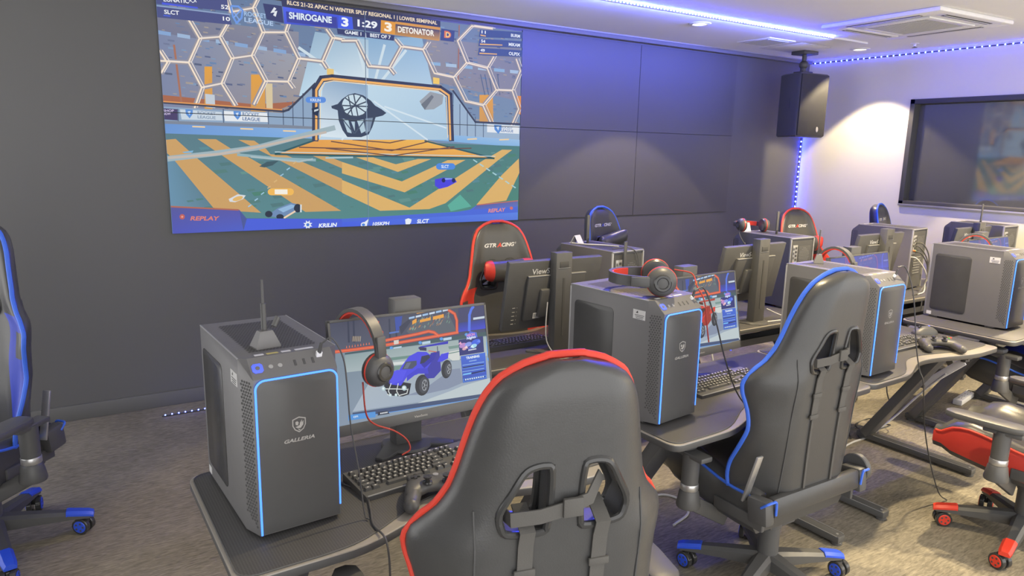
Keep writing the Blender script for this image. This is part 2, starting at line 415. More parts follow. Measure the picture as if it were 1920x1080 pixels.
# ------------------------------------------------------------------ what the displays show: shapes in metres on the display
BIG = [
('g',['#6f8fb2','#7d98b4','#7788a6','#647a9e'],[(0,0),(2.694,0),(2.694,1.5330000000000001),(0,1.5330000000000001)]),
('g',['#6a6f8d','#73779a','#8d8f9e','#7a7c92'],[(-.022,1.098),(.863,1.029),(.875,1.347),(-.005,1.352)]),
('g',['#7b86a6','#9d8f88','#a2a4ae','#7b86a6'],[(-.041,.806),(.855,.796),(1.017,1.184),(-.011,1.257)]),
('g',['#8e8b92','#8a8aa0','#7f8398','#90909c'],[(1.837,1.096),(2.688,.983),(2.682,1.405),(1.838,1.406)]),
('p','#a8684d',[(-.015,.834),(.71,.818),(.858,.886),(.57,.85),(-.006,.88)]),
('p','#86a6d2',[(.002,1.268),(.074,1.262),(.072,1.24),(.0,1.245)]),
('p','#9db6d6',[(.11,1.261),(.184,1.255),(.183,1.233),(.109,1.238)]),
('p','#86a6d2',[(.221,1.254),(.297,1.248),(.296,1.225),(.22,1.231)]),
('p','#9db6d6',[(.336,1.247),(.414,1.241),(.413,1.218),(.335,1.224)]),
('p','#86a6d2',[(.453,1.239),(.534,1.233),(.532,1.21),(.452,1.216)]),
('p','#9db6d6',[(.574,1.232),(.657,1.226),(.656,1.202),(.573,1.208)]),
('p','#86a6d2',[(.699,1.224),(.783,1.218),(.783,1.193),(.698,1.2)]),
('p','#9db6d6',[(.827,1.216),(.914,1.21),(.913,1.185),(.826,1.191)]),
('p','#86a6d2',[(.958,1.208),(1.048,1.201),(1.047,1.176),(.957,1.183)]),
('p','#8fb2d4',[(1.599,1.232),(1.684,1.231),(1.684,1.208),(1.598,1.209)]),
('p','#a9c0d8',[(1.728,1.231),(1.815,1.23),(1.815,1.207),(1.727,1.208)]),
('p','#8fb2d4',[(1.86,1.23),(1.95,1.229),(1.95,1.206),(1.86,1.207)]),
('p','#a9c0d8',[(1.996,1.229),(2.088,1.229),(2.089,1.205),(1.996,1.205)]),
('p','#8fb2d4',[(2.135,1.228),(2.231,1.228),(2.231,1.203),(2.136,1.204)]),
('p','#a9c0d8',[(2.279,1.227),(2.377,1.227),(2.377,1.202),(2.279,1.203)]),
('p','#8fb2d4',[(2.426,1.226),(2.527,1.226),(2.527,1.201),(2.427,1.202)]),
('p','#a9c0d8',[(2.578,1.225),(2.681,1.225),(2.682,1.199),(2.579,1.2)]),
('g',['#cfe2ee','#cfe2ee','#8fb4d2','#86a8cc'],[(1.002,.673),(1.974,.702),(1.794,1.401),(1.022,1.326)]),
('g',['#bcd8ea','#e4eff4','#a9c4d8','#98b4cc'],[(.859,.922),(1.365,.951),(1.372,1.342),(.985,1.358)]),
('l','#cfdfe8',.02,[(1.365,.951),(.871,1.242)]),
('l','#cfdfe8',.02,[(1.408,1.029),(1.495,1.316)]),
('l','#cfdfe8',.02,[(1.366,1.007),(1.291,1.298)]),
('l','#cfdfe8',.02,[(1.407,.991),(1.663,1.294)]),
('l','#cfdfe8',.02,[(1.366,.97),(1.016,1.148)]),
('g',['#cf9a58','#cf9a58','#e2a144','#e2a144'],[(.243,.803),(.292,.806),(.304,1.075),(.258,1.071)]),
('g',['#cf9a58','#cf9a58','#e2a144','#e2a144'],[(.533,.8),(.628,.804),(.635,1.049),(.545,1.042)]),
('g',['#cf9a58','#cf9a58','#e2a144','#e2a144'],[(2.299,.804),(2.429,.809),(2.42,1.019),(2.296,1.012)]),
('p','#c3ccd6',[(.252,.901),(.31,.898),(.309,.813),(.253,.817)]),
('p','#d8c6a0',[(.636,.997),(.682,.993),(.677,.806),(.635,.811)]),
('p','#e8c67a',[(1.061,1.122),(1.111,1.119),(1.11,1.075),(1.06,1.079)]),
('p','#f2c964',[(1.887,1.119),(1.941,1.115),(1.941,1.071),(1.887,1.071)]),
('l','#a8715c',.012,[(.087,1.187),(.108,.83)]),
('l','#a4705e',.01,[(2.11,1.518),(2.103,1.114)]),
('l','#56688a',.008,[(2.304,1.168),(2.346,1.015)]),
('l','#56688a',.008,[(2.343,1.171),(2.38,1.017)]),
('l','#56688a',.008,[(2.383,1.174),(2.415,1.019)]),
('l','#56688a',.008,[(2.422,1.177),(2.45,1.021)]),
('l','#56688a',.008,[(2.462,1.179),(2.486,1.023)]),
('p','#e0913f',[(2.65,1.024),(2.692,1.026),(2.691,.876),(2.654,.887)]),
('l','#94929e',.03,[(.181,1.348),(.238,1.242),(.36,1.264),(.416,1.359)]),
('l','#94929e',.03,[(.238,1.242),(.165,1.088),(.005,1.086)]),
('l','#94929e',.03,[(.002,1.146),(.041,1.078),(.003,1.014)]),
('l','#94929e',.03,[(.165,1.088),(.234,.939),(.184,.81)]),
('l','#94929e',.03,[(.234,.939),(.355,.972),(.433,.837)]),
('l','#94929e',.03,[(.355,.972),(.426,1.135),(.36,1.264)]),
('l','#94929e',.03,[(.426,1.135),(.554,1.164),(.63,1.318),(.576,1.465),(.434,1.423),(.416,1.497)]),
('l','#94929e',.03,[(.576,1.465),(.605,1.52)]),
('l','#94929e',.03,[(.63,1.318),(.779,1.333),(.801,1.392)]),
('l','#94929e',.03,[(.554,1.164),(.635,1.006),(.786,1.012),(.86,1.171),(.779,1.333)]),
('l','#94929e',.03,[(.635,1.006),(.555,.851)]),
('l','#94929e',.03,[(.786,1.012),(.817,.971)]),
('l','#94929e',.03,[(.86,1.171),(1.029,1.165),(1.106,1.33),(1.065,1.382)]),
('l','#94929e',.03,[(1.106,1.33),(1.174,1.325)]),
('l','#94929e',.03,[(1.029,1.165),(1.058,1.123)]),
('l','#94929e',.03,[(1.174,1.317),(1.279,1.327),(1.369,1.159),(1.53,1.159),(1.625,1.318),(1.579,1.364)]),
('l','#94929e',.03,[(1.53,1.159),(1.567,1.12)]),
('l','#94929e',.03,[(1.625,1.318),(1.803,1.313),(1.843,1.368)]),
('l','#94929e',.03,[(1.803,1.313),(1.897,1.148),(2.061,1.129),(2.175,1.248),(2.095,1.404),(2.219,1.526),(2.407,1.524)]),
('l','#94929e',.03,[(2.175,1.248),(2.363,1.222),(2.422,1.313)]),
('l','#94929e',.03,[(2.363,1.222),(2.449,1.059),(2.602,1.063),(2.679,1.223),(2.636,1.313)]),
('l','#94929e',.03,[(2.061,1.129),(2.167,.955),(2.329,.932),(2.449,1.059)]),
('l','#94929e',.03,[(2.329,.932),(2.421,.768)]),
('l','#94929e',.03,[(2.602,1.063),(2.669,.92),(2.603,.784)]),
('l','#f6e3cd',.01,[(.181,1.348),(.238,1.242),(.36,1.264),(.416,1.359)]),
('l','#e6dcd6',.0055,[(.198,1.353),(.255,1.248),(.377,1.269),(.433,1.364)]),
('l','#f6e3cd',.01,[(.238,1.242),(.165,1.088),(.005,1.086)]),
('l','#e6dcd6',.0055,[(.255,1.248),(.182,1.093),(.021,1.09)]),
('l','#f6e3cd',.01,[(.002,1.146),(.041,1.078),(.003,1.014)]),
('l','#e6dcd6',.0055,[(.018,1.151),(.058,1.083),(.02,1.019)]),
('l','#f6e3cd',.01,[(.165,1.088),(.234,.939),(.184,.81)]),
('l','#e6dcd6',.0055,[(.182,1.093),(.251,.943),(.201,.814)]),
('l','#f6e3cd',.01,[(.234,.939),(.355,.972),(.433,.837)]),
('l','#e6dcd6',.0055,[(.251,.943),(.373,.977),(.451,.842)]),
('l','#f6e3cd',.01,[(.355,.972),(.426,1.135),(.36,1.264)]),
('l','#e6dcd6',.0055,[(.373,.977),(.444,1.14),(.377,1.269)]),
('l','#f6e3cd',.01,[(.426,1.135),(.554,1.164),(.63,1.318),(.576,1.465),(.434,1.423),(.416,1.497)]),
('l','#e6dcd6',.0055,[(.444,1.14),(.573,1.169),(.649,1.324),(.595,1.471),(.451,1.428),(.433,1.502)]),
('l','#f6e3cd',.01,[(.576,1.465),(.605,1.52)]),
('l','#e6dcd6',.0055,[(.595,1.471),(.623,1.526)]),
('l','#f6e3cd',.01,[(.63,1.318),(.779,1.333),(.801,1.392)]),
('l','#e6dcd6',.0055,[(.649,1.324),(.798,1.339),(.82,1.398)]),
('l','#f6e3cd',.01,[(.554,1.164),(.635,1.006),(.786,1.012),(.86,1.171),(.779,1.333)]),
('l','#e6dcd6',.0055,[(.573,1.169),(.654,1.011),(.805,1.018),(.88,1.176),(.798,1.339)]),
('l','#f6e3cd',.01,[(.635,1.006),(.555,.851)]),
('l','#e6dcd6',.0055,[(.654,1.011),(.574,.856)]),
('l','#f6e3cd',.01,[(.786,1.012),(.817,.971)]),
('l','#e6dcd6',.0055,[(.805,1.018),(.836,.976)]),
('l','#f6e3cd',.01,[(.86,1.171),(1.029,1.165),(1.106,1.33),(1.065,1.382)]),
('l','#e6dcd6',.0055,[(.88,1.176),(1.05,1.17),(1.127,1.336),(1.086,1.388)]),
('l','#f6e3cd',.01,[(1.106,1.33),(1.174,1.325)]),
('l','#e6dcd6',.0055,[(1.127,1.336),(1.195,1.331)]),
('l','#f6e3cd',.01,[(1.029,1.165),(1.058,1.123)]),
('l','#e6dcd6',.0055,[(1.05,1.17),(1.078,1.129)]),
('l','#f6e3cd',.01,[(1.174,1.317),(1.279,1.327),(1.369,1.159),(1.53,1.159),(1.625,1.318),(1.579,1.364)]),
('l','#e6dcd6',.0055,[(1.195,1.323),(1.3,1.333),(1.391,1.165),(1.552,1.165),(1.648,1.324),(1.601,1.37)]),
('l','#f6e3cd',.01,[(1.53,1.159),(1.567,1.12)]),
('l','#e6dcd6',.0055,[(1.552,1.165),(1.589,1.125)]),
('l','#f6e3cd',.01,[(1.625,1.318),(1.803,1.313),(1.843,1.368)]),
('l','#e6dcd6',.0055,[(1.648,1.324),(1.827,1.319),(1.867,1.374)]),
('l','#f6e3cd',.01,[(1.803,1.313),(1.897,1.148),(2.061,1.129),(2.175,1.248),(2.095,1.404),(2.219,1.526),(2.407,1.524)]),
('l','#e6dcd6',.0055,[(1.827,1.319),(1.921,1.154),(2.085,1.135),(2.2,1.255),(2.12,1.411),(2.245,1.533),(2.433,1.531)]),
('l','#f6e3cd',.01,[(2.175,1.248),(2.363,1.222),(2.422,1.313)]),
('l','#e6dcd6',.0055,[(2.2,1.255),(2.389,1.229),(2.448,1.32)]),
('l','#f6e3cd',.01,[(2.363,1.222),(2.449,1.059),(2.602,1.063),(2.679,1.223),(2.636,1.313)]),
('l','#e6dcd6',.0055,[(2.389,1.229),(2.476,1.065),(2.629,1.07),(2.706,1.23),(2.663,1.32)]),
('l','#f6e3cd',.01,[(2.061,1.129),(2.167,.955),(2.329,.932),(2.449,1.059)]),
('l','#e6dcd6',.0055,[(2.085,1.135),(2.192,.961),(2.356,.938),(2.476,1.065)]),
('l','#f6e3cd',.01,[(2.329,.932),(2.421,.768)]),
('l','#e6dcd6',.0055,[(2.356,.938),(2.448,.773)]),
('l','#f6e3cd',.01,[(2.602,1.063),(2.669,.92),(2.603,.784)]),
('l','#e6dcd6',.0055,[(2.629,1.07),(2.697,.926),(2.631,.789)]),
('p','#8ea6c2',[(-.002,.808),(.745,.802),(.982,1.009),(.969,.628),(-.003,.703)]),
('p','#9db4cc',[(2.066,1.011),(2.26,.795),(2.688,.785),(2.681,.671),(2.059,.656)]),
('p','#49406a',[(-.002,.798),(.081,.796),(.079,.726),(-.004,.729)]),
('p','#c9d6e2',[(.096,.796),(.347,.791),(.351,.736),(.102,.733)]),
('p','#e4e9ee',[(.357,.798),(.638,.797),(.642,.737),(.364,.733)]),
('p','#e4e9ee',[(2.369,.786),(2.678,.784),(2.679,.719),(2.37,.723)]),
('t', '#d5c8ea', 'SHOP', (-.0, .775), (.061, .778), .016, 0, .02),
('t', '#d5c8ea', 'NOW', (-.002, .756), (.041, .759), .0161, 0, .02),
('p','#5b8fd6',[(.128,.798),(.172,.797),(.17,.77),(.15,.742),(.129,.768)]),
('p','#cfe0f4',[(.14,.785),(.159,.789),(.151,.762)]),
('p','#5b8fd6',[(.421,.801),(.468,.8),(.467,.772),(.445,.744),(.423,.77)]),
('p','#cfe0f4',[(.434,.788),(.454,.792),(.446,.764)]),
('p','#5b8fd6',[(2.435,.784),(2.506,.783),(2.507,.748),(2.477,.713),(2.44,.746)]),
('p','#cfe0f4',[(2.455,.768),(2.486,.773),(2.476,.739)]),
('t', '#8296b0', 'ROCKET', (.199, .771), (.309, .769), .02, 0, .02),
('t', '#8296b0', 'LEAGUE', (.198, .744), (.308, .742), .02, 0, .02),
('t', '#5d7ca6', 'ROCKET', (.477, .773), (.584, .77), .024, 0, .02),
('t', '#46689a', 'LEAGUE', (.476, .743), (.59, .74), .024, 0, .02),
('t', '#7f9cc2', 'ROCKET', (2.501, .757), (2.615, .754), .021, 0, .02),
('t', '#4f76ac', 'LEAGUE', (2.502, .731), (2.621, .728), .022, 0, .02),
('l','#5a6b86',.007,[(.084,.796),(.08,.679)]),
('l','#5a6b86',.007,[(.358,.809),(.355,.688)]),
('l','#5a6b86',.007,[(.646,.822),(.644,.698)]),
('l','#5a6b86',.007,[(.746,.827),(.745,.702)]),
('l','#5a6b86',.007,[(.814,.882),(.811,.704)]),
('l','#5a6b86',.007,[(.886,.94),(.881,.706)]),
('l','#5a6b86',.007,[(2.119,.929),(2.121,.657)]),
('l','#5a6b86',.007,[(2.186,.887),(2.188,.659)]),
('l','#5a6b86',.007,[(2.26,.84),(2.262,.661)]),
('l','#5a6b86',.007,[(2.334,.793),(2.336,.663)]),
('p','#7d8798',[(-.004,.722),(.742,.723),(.972,.717),(.972,.702),(.741,.701),(-.003,.699)]),
('l','#3c4257',.014,[(-.015,.834),(.749,.813),(.783,.825),(.974,1.012)]),
('l','#e09a58',.008,[(-.015,.84),(.739,.823)]),
('l','#3c4257',.014,[(2.057,1.03),(2.26,.799),(2.698,.798)]),
('g',['#6c97d4','#7fb0e2','#8ab4e4','#6a94d0'],[(-.001,.637),(1.0,.636),(1.002,.696),(.0,.703)]),
('g',['#7fb0e0','#86b4e0','#9cc0e4','#8ab4e0'],[(1.836,.65),(2.688,.61),(2.686,.671),(1.836,.698)]),
('p','#f2d2a0',[(.163,.695),(.24,.695),(.239,.686),(.162,.687)]),
('p','#f2d2a0',[(.459,.692),(.542,.691),(.542,.682),(.459,.683)]),
('p','#f2d2a0',[(.741,.687),(.829,.686),(.828,.677),(.74,.678)]),
('p','#f2d2a0',[(2.188,.667),(2.276,.674),(2.277,.663),(2.189,.657)]),
('p','#f2d2a0',[(2.488,.671),(2.581,.677),(2.581,.667),(2.488,.66)]),
('g',['#5d8a94','#4f8a78','#4f7f80','#5a7c88'],[(-.001,.002),(2.688,-.003),(2.687,.619),(-.0,.643)]),
('g',['#6a93ae','#5f7f8e','#5d8292','#6790aa'],[(-.004,.162),(.262,.155),(.116,.443),(.0,.51)]),
('p','#cba066',[(.002,.603),(.059,.61),(.175,.494),(.568,.123),(.27,.151),(.035,.486),(.003,.519)]),
('p','#cba066',[(.189,.613),(.302,.614),(.394,.554),(.517,.491),(1.138,.121),(.874,.12),(.343,.503)]),
('p','#cba066',[(.442,.614),(.544,.611),(.62,.558),(.648,.522),(.759,.516),(1.15,.354),(1.147,.256),(.712,.479),(.612,.529)]),
('p','#cba066',[(.941,.515),(1.051,.513),(1.153,.475),(1.151,.429)]),
('p','#dcb26c',[(1.26,.509),(1.391,.511),(1.572,.461),(1.757,.503),(1.868,.503),(1.589,.404)]),
('p','#dcb26c',[(1.153,.475),(1.62,.332),(2.011,.496),(2.172,.5),(1.642,.249),(1.15,.393)]),
('p','#dcb26c',[(1.149,.346),(1.682,.131),(2.338,.5),(2.44,.549),(2.513,.587),(2.613,.587),(2.472,.497),(1.993,.158),(1.849,.115),(1.44,.113),(1.147,.252)]),
('p','#dcb26c',[(2.68,.517),(2.689,.399),(2.564,.169),(2.276,.139),(2.517,.381)]),
('p','#5fae9c',[(2.125,.225),(2.231,.127),(2.042,.092),(2.012,.141)]),
('g',['#dc9a4e','#e8a54c','#f0bb58','#e6a24e'],[(.68,.523),(2.439,.519),(1.814,.649),(.969,.628)]),
('l','#2f5a62',.012,[(.969,.628),(.68,.523),(2.44,.515),(1.814,.641)]),
('l','#c4d8dc',.006,[(.68,.538),(2.449,.532)]),
('l','#6a4c46',.008,[(.847,.573),(1.548,.568),(2.223,.593)]),
('l','#6a4c46',.008,[(1.077,.619),(1.54,.562),(1.836,.634)]),
('l','#6a4c46',.008,[(1.037,.57),(1.548,.524),(2.069,.602)]),
('l','#6a4c46',.008,[(1.237,.635),(1.527,.619),(1.667,.65)]),
('g',['#bcd4e6','#a9c6dc','#b4cfe2','#c4dcea'],[(.989,.628),(2.012,.654),(1.983,1.042),(1.027,1.019)]),
('g',['#dbe8f0','#cfe0ea','#86a4c4','#9ab4ce'],[(1.001,.651),(1.359,.638),(1.358,1.026),(1.028,1.041)]),
('p','#9aa0a8',[(1.77,.934),(1.86,1.01),(1.974,.993),(1.964,.925),(1.891,.881),(1.814,.873)]),
('p','#6f7680',[(1.783,.911),(1.873,.988),(1.891,.973),(1.814,.873)]),
('l','#d4e4ee',.012,[(1.364,.913),(1.157,.633)]),
('l','#d4e4ee',.012,[(1.406,.915),(1.836,.65)]),
('l','#d4e4ee',.012,[(1.488,.881),(1.997,.744)]),
('l','#38405c',.045,[(.962,.628),(.973,.972),(1.021,1.047),(1.098,1.06),(1.946,1.039),(2.029,.996),(2.045,.655)]),
('l','#f0b266',.016,[(.969,.628),(.98,.969),(1.028,1.041),(1.097,1.053),(1.946,1.032),(2.02,.992),(2.035,.655)]),
('l','#f3d9b2',.006,[(.997,.643),(1.007,.96),(1.043,1.024),(1.105,1.039),(1.928,1.019),(1.997,.979),(2.012,.671)]),
('p','#39465e',[(1.084,.865),(1.132,.882),(1.164,.917),(1.212,.95),(1.26,.964),(1.324,.952),(1.381,.918),(1.413,.885),(1.463,.861),(1.501,.836),(1.471,.815),(1.416,.801),(1.39,.731),(1.36,.676),(1.302,.655),(1.197,.653),(1.162,.701),(1.136,.767),(1.13,.838),(1.088,.85)]),
('p','#c9dde8',[(1.354,.869),(1.347,.849),(1.334,.831),(1.316,.817),(1.294,.806),(1.269,.801),(1.244,.801),(1.22,.806),(1.199,.816),(1.182,.83),(1.17,.847),(1.164,.866),(1.164,.886),(1.171,.905),(1.184,.923),(1.201,.937),(1.223,.948),(1.247,.953),(1.272,.954),(1.296,.949),(1.318,.94),(1.336,.926),(1.348,.909),(1.355,.889)]),
('l','#3d4a5e',.009,[(1.188,.926),(1.346,.829)]),
('l','#3d4a5e',.009,[(1.17,.836),(1.356,.913)]),
('l','#3d4a5e',.009,[(1.252,.952),(1.281,.799)]),
('l','#3d4a5e',.009,[(1.212,.938),(1.24,.801)]),
('l','#3d4a5e',.009,[(1.167,.873),(1.36,.875)]),
('l','#3d4a5e',.009,[(1.308,.948),(1.201,.811)]),
('l','#3d4a5e',.012,[(1.163,.865),(1.181,.821),(1.224,.801),(1.281,.799),(1.33,.817)]),
('p','#b4ccda',[(1.164,.783),(1.208,.77),(1.23,.68),(1.198,.687)]),
('p','#b4ccda',[(1.272,.773),(1.321,.782),(1.336,.699),(1.303,.682)]),
('p','#b4ccda',[(1.228,.763),(1.256,.764),(1.254,.696)]),
('l','#4a5a70',.008,[(1.16,.783),(1.246,.681)]),
('l','#4a5a70',.008,[(1.337,.783),(1.254,.681)]),
('p','#7d90a6',[(1.338,.79),(1.395,.797),(1.369,.7),(1.335,.683)]),
('l','#9fb4bc',.035,[(-.002,.483),(.283,.521),(.557,.564),(.849,.647),(1.1,.714)]),
('l','#c3b8ae',.016,[(.011,.49),(.316,.518),(.593,.575),(1.04,.682)]),
('l','#8fb0b8',.018,[(.434,.516),(.697,.494),(.957,.486)]),
('l','#a9bcc0',.012,[(.519,.503),(.843,.474),(.938,.493)]),
('l','#a7c4cc',.012,[(1.035,.502),(1.234,.508)]),
('p','#3e5a64',[(.569,.439),(.624,.472),(.703,.48),(.659,.447),(.604,.432)]),
('p','#d9b47a',[(.798,.462),(.821,.477),(.824,.47),(.802,.455)]),
('p','#9cc4dc',[(.752,.42),(.775,.435),(.778,.427),(.755,.412)]),
('p','#9cc4dc',[(.706,.377),(.729,.392),(.732,.385),(.71,.37)]),
('p','#d9b47a',[(.661,.335),(.683,.35),(.687,.342),(.664,.328)]),
('p','#d9b47a',[(.616,.293),(.638,.308),(.641,.3),(.619,.286)]),
('p','#9cc4dc',[(.571,.252),(.593,.266),(.596,.259),(.574,.244)]),
('p','#9cc4dc',[(.527,.211),(.549,.225),(.552,.217),(.53,.203)]),
('p','#9cc4dc',[(.482,.17),(.504,.184),(.507,.176),(.485,.162)]),
('p','#a8d0d8',[(2.239,.5),(2.246,.506),(2.284,.485),(2.274,.479)]),
('p','#a8d0d8',[(2.299,.466),(2.306,.473),(2.344,.452),(2.334,.445)]),
('p','#a8d0d8',[(2.36,.432),(2.367,.439),(2.406,.417),(2.395,.411)]),
('p','#a8d0d8',[(2.421,.398),(2.429,.404),(2.468,.383),(2.457,.376)]),
('p','#a8d0d8',[(2.484,.363),(2.491,.37),(2.531,.348),(2.52,.341)]),
('p','#a8d0d8',[(2.547,.328),(2.554,.334),(2.594,.312),(2.584,.305)]),
('p','#a8d0d8',[(2.611,.292),(2.619,.298),(2.659,.276),(2.649,.269)]),
('p','#5b8ede',[(.924,.919),(.914,.915),(.906,.908),(.903,.898),(.905,.888),(.913,.881),(.923,.879),(1.025,.884),(1.036,.887),(1.044,.895),(1.047,.905),(1.044,.915),(1.037,.922),(1.027,.924)]),
('t', '#dfeaf6', 'KRILIN', (.936, .89), (1.008, .891), .02, 0, .02),
('p','#4f8ae0',[(1.937,.472),(1.924,.468),(1.913,.459),(1.91,.447),(1.913,.434),(1.924,.425),(1.938,.422),(2.051,.423),(2.065,.426),(2.076,.435),(2.079,.448),(2.075,.46),(2.065,.47),(2.05,.473)]),
('t', '#eef4fa', 'SLCT', (1.956, .435), (2.022, .435), .025, 0, .02),
('p','#f0b95a',[(.643,.289),(.631,.286),(.622,.278),(.618,.266),(.621,.254),(.629,.245),(.641,.242),(.773,.24),(.785,.243),(.794,.251),(.798,.264),(.795,.276),(.787,.285),(.775,.288)]),
('p','#f4efe2',[(.666,.282),(.754,.281),(.753,.247),(.665,.249)]),
('p','#22304a',[(.942,.84),(.984,.856),(.999,.835),(.982,.791),(.952,.804)]),
('p','#c9d4dc',[(.961,.833),(.992,.842),(.991,.831),(.96,.819)]),
('p','#4a46dc',[(1.9,.347),(1.975,.36),(2.07,.355),(2.094,.326),(2.013,.288),(1.938,.272),(1.9,.298)]),
('p','#232a5e',[(1.992,.339),(1.991,.334),(1.99,.33),(1.987,.327),(1.984,.324),(1.98,.323),(1.975,.322),(1.971,.323),(1.967,.324),(1.964,.327),(1.961,.331),(1.959,.335),(1.959,.339),(1.959,.343),(1.961,.347),(1.964,.351),(1.967,.353),(1.971,.355),(1.975,.356),(1.979,.355),(1.983,.353),(1.987,.351),(1.989,.347),(1.991,.343)]),
('p','#232a5e',[(2.082,.338),(2.082,.334),(2.08,.33),(2.078,.326),(2.074,.324),(2.07,.322),(2.066,.322),(2.061,.322),(2.057,.324),(2.054,.327),(2.051,.33),(2.049,.334),(2.049,.339),(2.049,.343),(2.051,.347),(2.054,.35),(2.057,.353),(2.061,.355),(2.065,.355),(2.07,.355),(2.074,.353),(2.077,.35),(2.08,.347),(2.082,.343)]),
('p','#8ea8f4',[(1.989,.356),(2.051,.355),(2.051,.347),(1.989,.343)]),
('p','#d8dce0',[(.36,.221),(.42,.252),(.472,.244),(.453,.219),(.4,.199),(.366,.203)]),
('p','#e2b56a',[(.452,.234),(.452,.23),(.45,.225),(.445,.221),(.439,.216),(.431,.213),(.422,.21),(.413,.207),(.405,.206),(.398,.207),(.392,.208),(.387,.21),(.385,.213),(.386,.217),(.388,.222),(.393,.226),(.399,.23),(.407,.234),(.415,.237),(.424,.239),(.433,.24),(.44,.24),(.446,.239),(.45,.237)]),
('p','#7fb4d8',[(.092,.528),(.16,.539),(.153,.525),(.104,.521)]),
('p','#6f8cb4',[(.608,.102),(.682,.152),(.776,.187),(.84,.171),(.838,.125),(.755,.105),(.68,.085)]),
('p','#93b8dc',[(.682,.144),(.776,.176),(.817,.164),(.718,.121)]),
('p','#2c3546',[(.644,.112),(.643,.106),(.64,.101),(.636,.096),(.631,.093),(.624,.091),(.618,.09),(.611,.091),(.605,.094),(.6,.097),(.596,.102),(.594,.108),(.594,.113),(.595,.119),(.597,.124),(.602,.129),(.607,.132),(.613,.134),(.62,.135),(.626,.134),(.632,.131),(.637,.128),(.641,.123),(.644,.118)]),
('p','#2c3546',[(.847,.148),(.845,.14),(.842,.133),(.838,.126),(.832,.122),(.826,.119),(.819,.118),(.812,.119),(.806,.123),(.801,.127),(.797,.134),(.794,.141),(.794,.149),(.795,.157),(.798,.164),(.802,.17),(.808,.175),(.814,.178),(.821,.179),(.828,.177),(.834,.174),(.84,.169),(.844,.163),(.846,.156)]),
('p','#2c3546',[(.721,.091),(.72,.086),(.717,.082),(.712,.078),(.707,.075),(.701,.073),(.694,.073),(.687,.074),(.681,.076),(.676,.079),(.672,.083),(.67,.088),(.669,.092),(.67,.097),(.673,.102),(.677,.105),(.683,.108),(.689,.11),(.695,.11),(.702,.109),(.708,.107),(.714,.104),(.717,.1),(.72,.096)]),
('l','#f2d3b2',.012,[(.724,.083),(.8,.126)]),
('l','#dbe6ee',.01,[(.844,.171),(.842,.121)]),
('p','#4d5488',[(-.0,1.415),(.42,1.412),(.439,1.345),(-.002,1.343)]),
('p','#4d5488',[(.004,1.483),(.418,1.503),(.423,1.426),(.0,1.421)]),
('l','#8fa4c8',.008,[(-.001,1.411),(.429,1.407)]),
('p','#4a5be0',[(.034,1.434),(.238,1.43),(.238,1.421),(.033,1.422)]),
('p','#4a66e6',[(.038,1.361),(.077,1.361),(.076,1.355),(.037,1.355)]),
('t', '#f2f4f8', 'LUNATIC^-^', (.044, 1.441), (.234, 1.448), .027, 0, .02),
('t', '#f2f4f8', '52', (.378, 1.437), (.423, 1.438), .026, 0, .02),
('t', '#f2f4f8', 'SLCT', (.043, 1.368), (.128, 1.37), .0261, 0, .02),
('t', '#f2f4f8', '10', (.385, 1.366), (.429, 1.366), .026, 0, .02),
('l','#6f9ae6',.012,[(.438,1.454),(.448,1.396),(.469,1.359),(.501,1.395),(.51,1.442),(.485,1.463),(.442,1.461)]),
('l','#7fa6ea',.008,[(.451,1.39),(.497,1.441)]),
('l','#7fa6ea',.008,[(.456,1.423),(.487,1.38)]),
('t', '#a9c6ea', 'ROCKET', (.518, 1.41), (.661, 1.408), .03, 0, .02),
('t', '#b4cdee', 'LEAGUE', (.518, 1.373), (.702, 1.365), .03, 0, .02),
('p','#3d4372',[(.641,1.501),(.763,1.499),(.773,1.391),(.661,1.403)]),
('p','#e4e8f0',[(.713,1.486),(.727,1.478),(.712,1.459),(.733,1.465),(.721,1.426),(.704,1.434),(.715,1.453),(.687,1.446)]),
('p','#3b3f62',[(.761,1.546),(1.18,1.552),(1.945,1.532),(1.945,1.478),(1.178,1.484),(.766,1.496)]),
('t', '#f0dcc0', 'RLCS 21-22 APAC N WINTER SPLIT REGIONAL 1 | LOWER SEMIFINAL', (.799, 1.513), (1.918, 1.502), .028, 0, .03),
('g',['#4658d8','#3d4aa0','#4658e0','#5468f0'],[(.776,1.388),(1.145,1.395),(1.155,1.485),(.77,1.496)]),
('p','#3f46a0',[(.79,1.468),(1.14,1.469),(1.138,1.402),(.794,1.4)]),
('t', '#e2eefa', 'SHIROGANE', (.809, 1.424), (1.104, 1.425), .046, 0, .035),
('p','#4660e6',[(1.155,1.485),(1.252,1.482),(1.258,1.4),(1.145,1.399)]),
('t', '#f2f6fc', '3', (1.171, 1.414), (1.223, 1.412), .064, 0, .04),
('p','#3d4374',[(1.252,1.485),(1.468,1.484),(1.463,1.399),(1.258,1.403)]),
('t', '#f0f4fa', '1:29', (1.29, 1.425), (1.439, 1.424), .05, 0, .035),
('p','#e09a3e',[(1.468,1.487),(1.58,1.485),(1.571,1.395),(1.463,1.399)]),
('t', '#fbf2e4', '3', (1.492, 1.414), (1.55, 1.411), .067, 0, .04),
('p','#d99a48',[(1.58,1.489),(1.945,1.486),(1.936,1.388),(1.571,1.395)]),
('g',['#c08a48','#c89650','#4a4a66','#4a4a66'],[(1.575,1.397),(1.932,1.392),(1.941,1.466),(1.58,1.472)]),
('t', '#f4eee2', 'DETONATOR', (1.598, 1.416), (1.894, 1.417), .045, 0, .035),
('p','#424f86',[(1.954,1.479),(2.068,1.475),(2.06,1.392),(1.945,1.393)]),
('t', '#e07a4a', 'D', (1.977, 1.415), (2.036, 1.413), .055, 0, .08),
('t', '#f6d88a', 'D', (1.991, 1.421), (2.027, 1.42), .038, 0, .02),
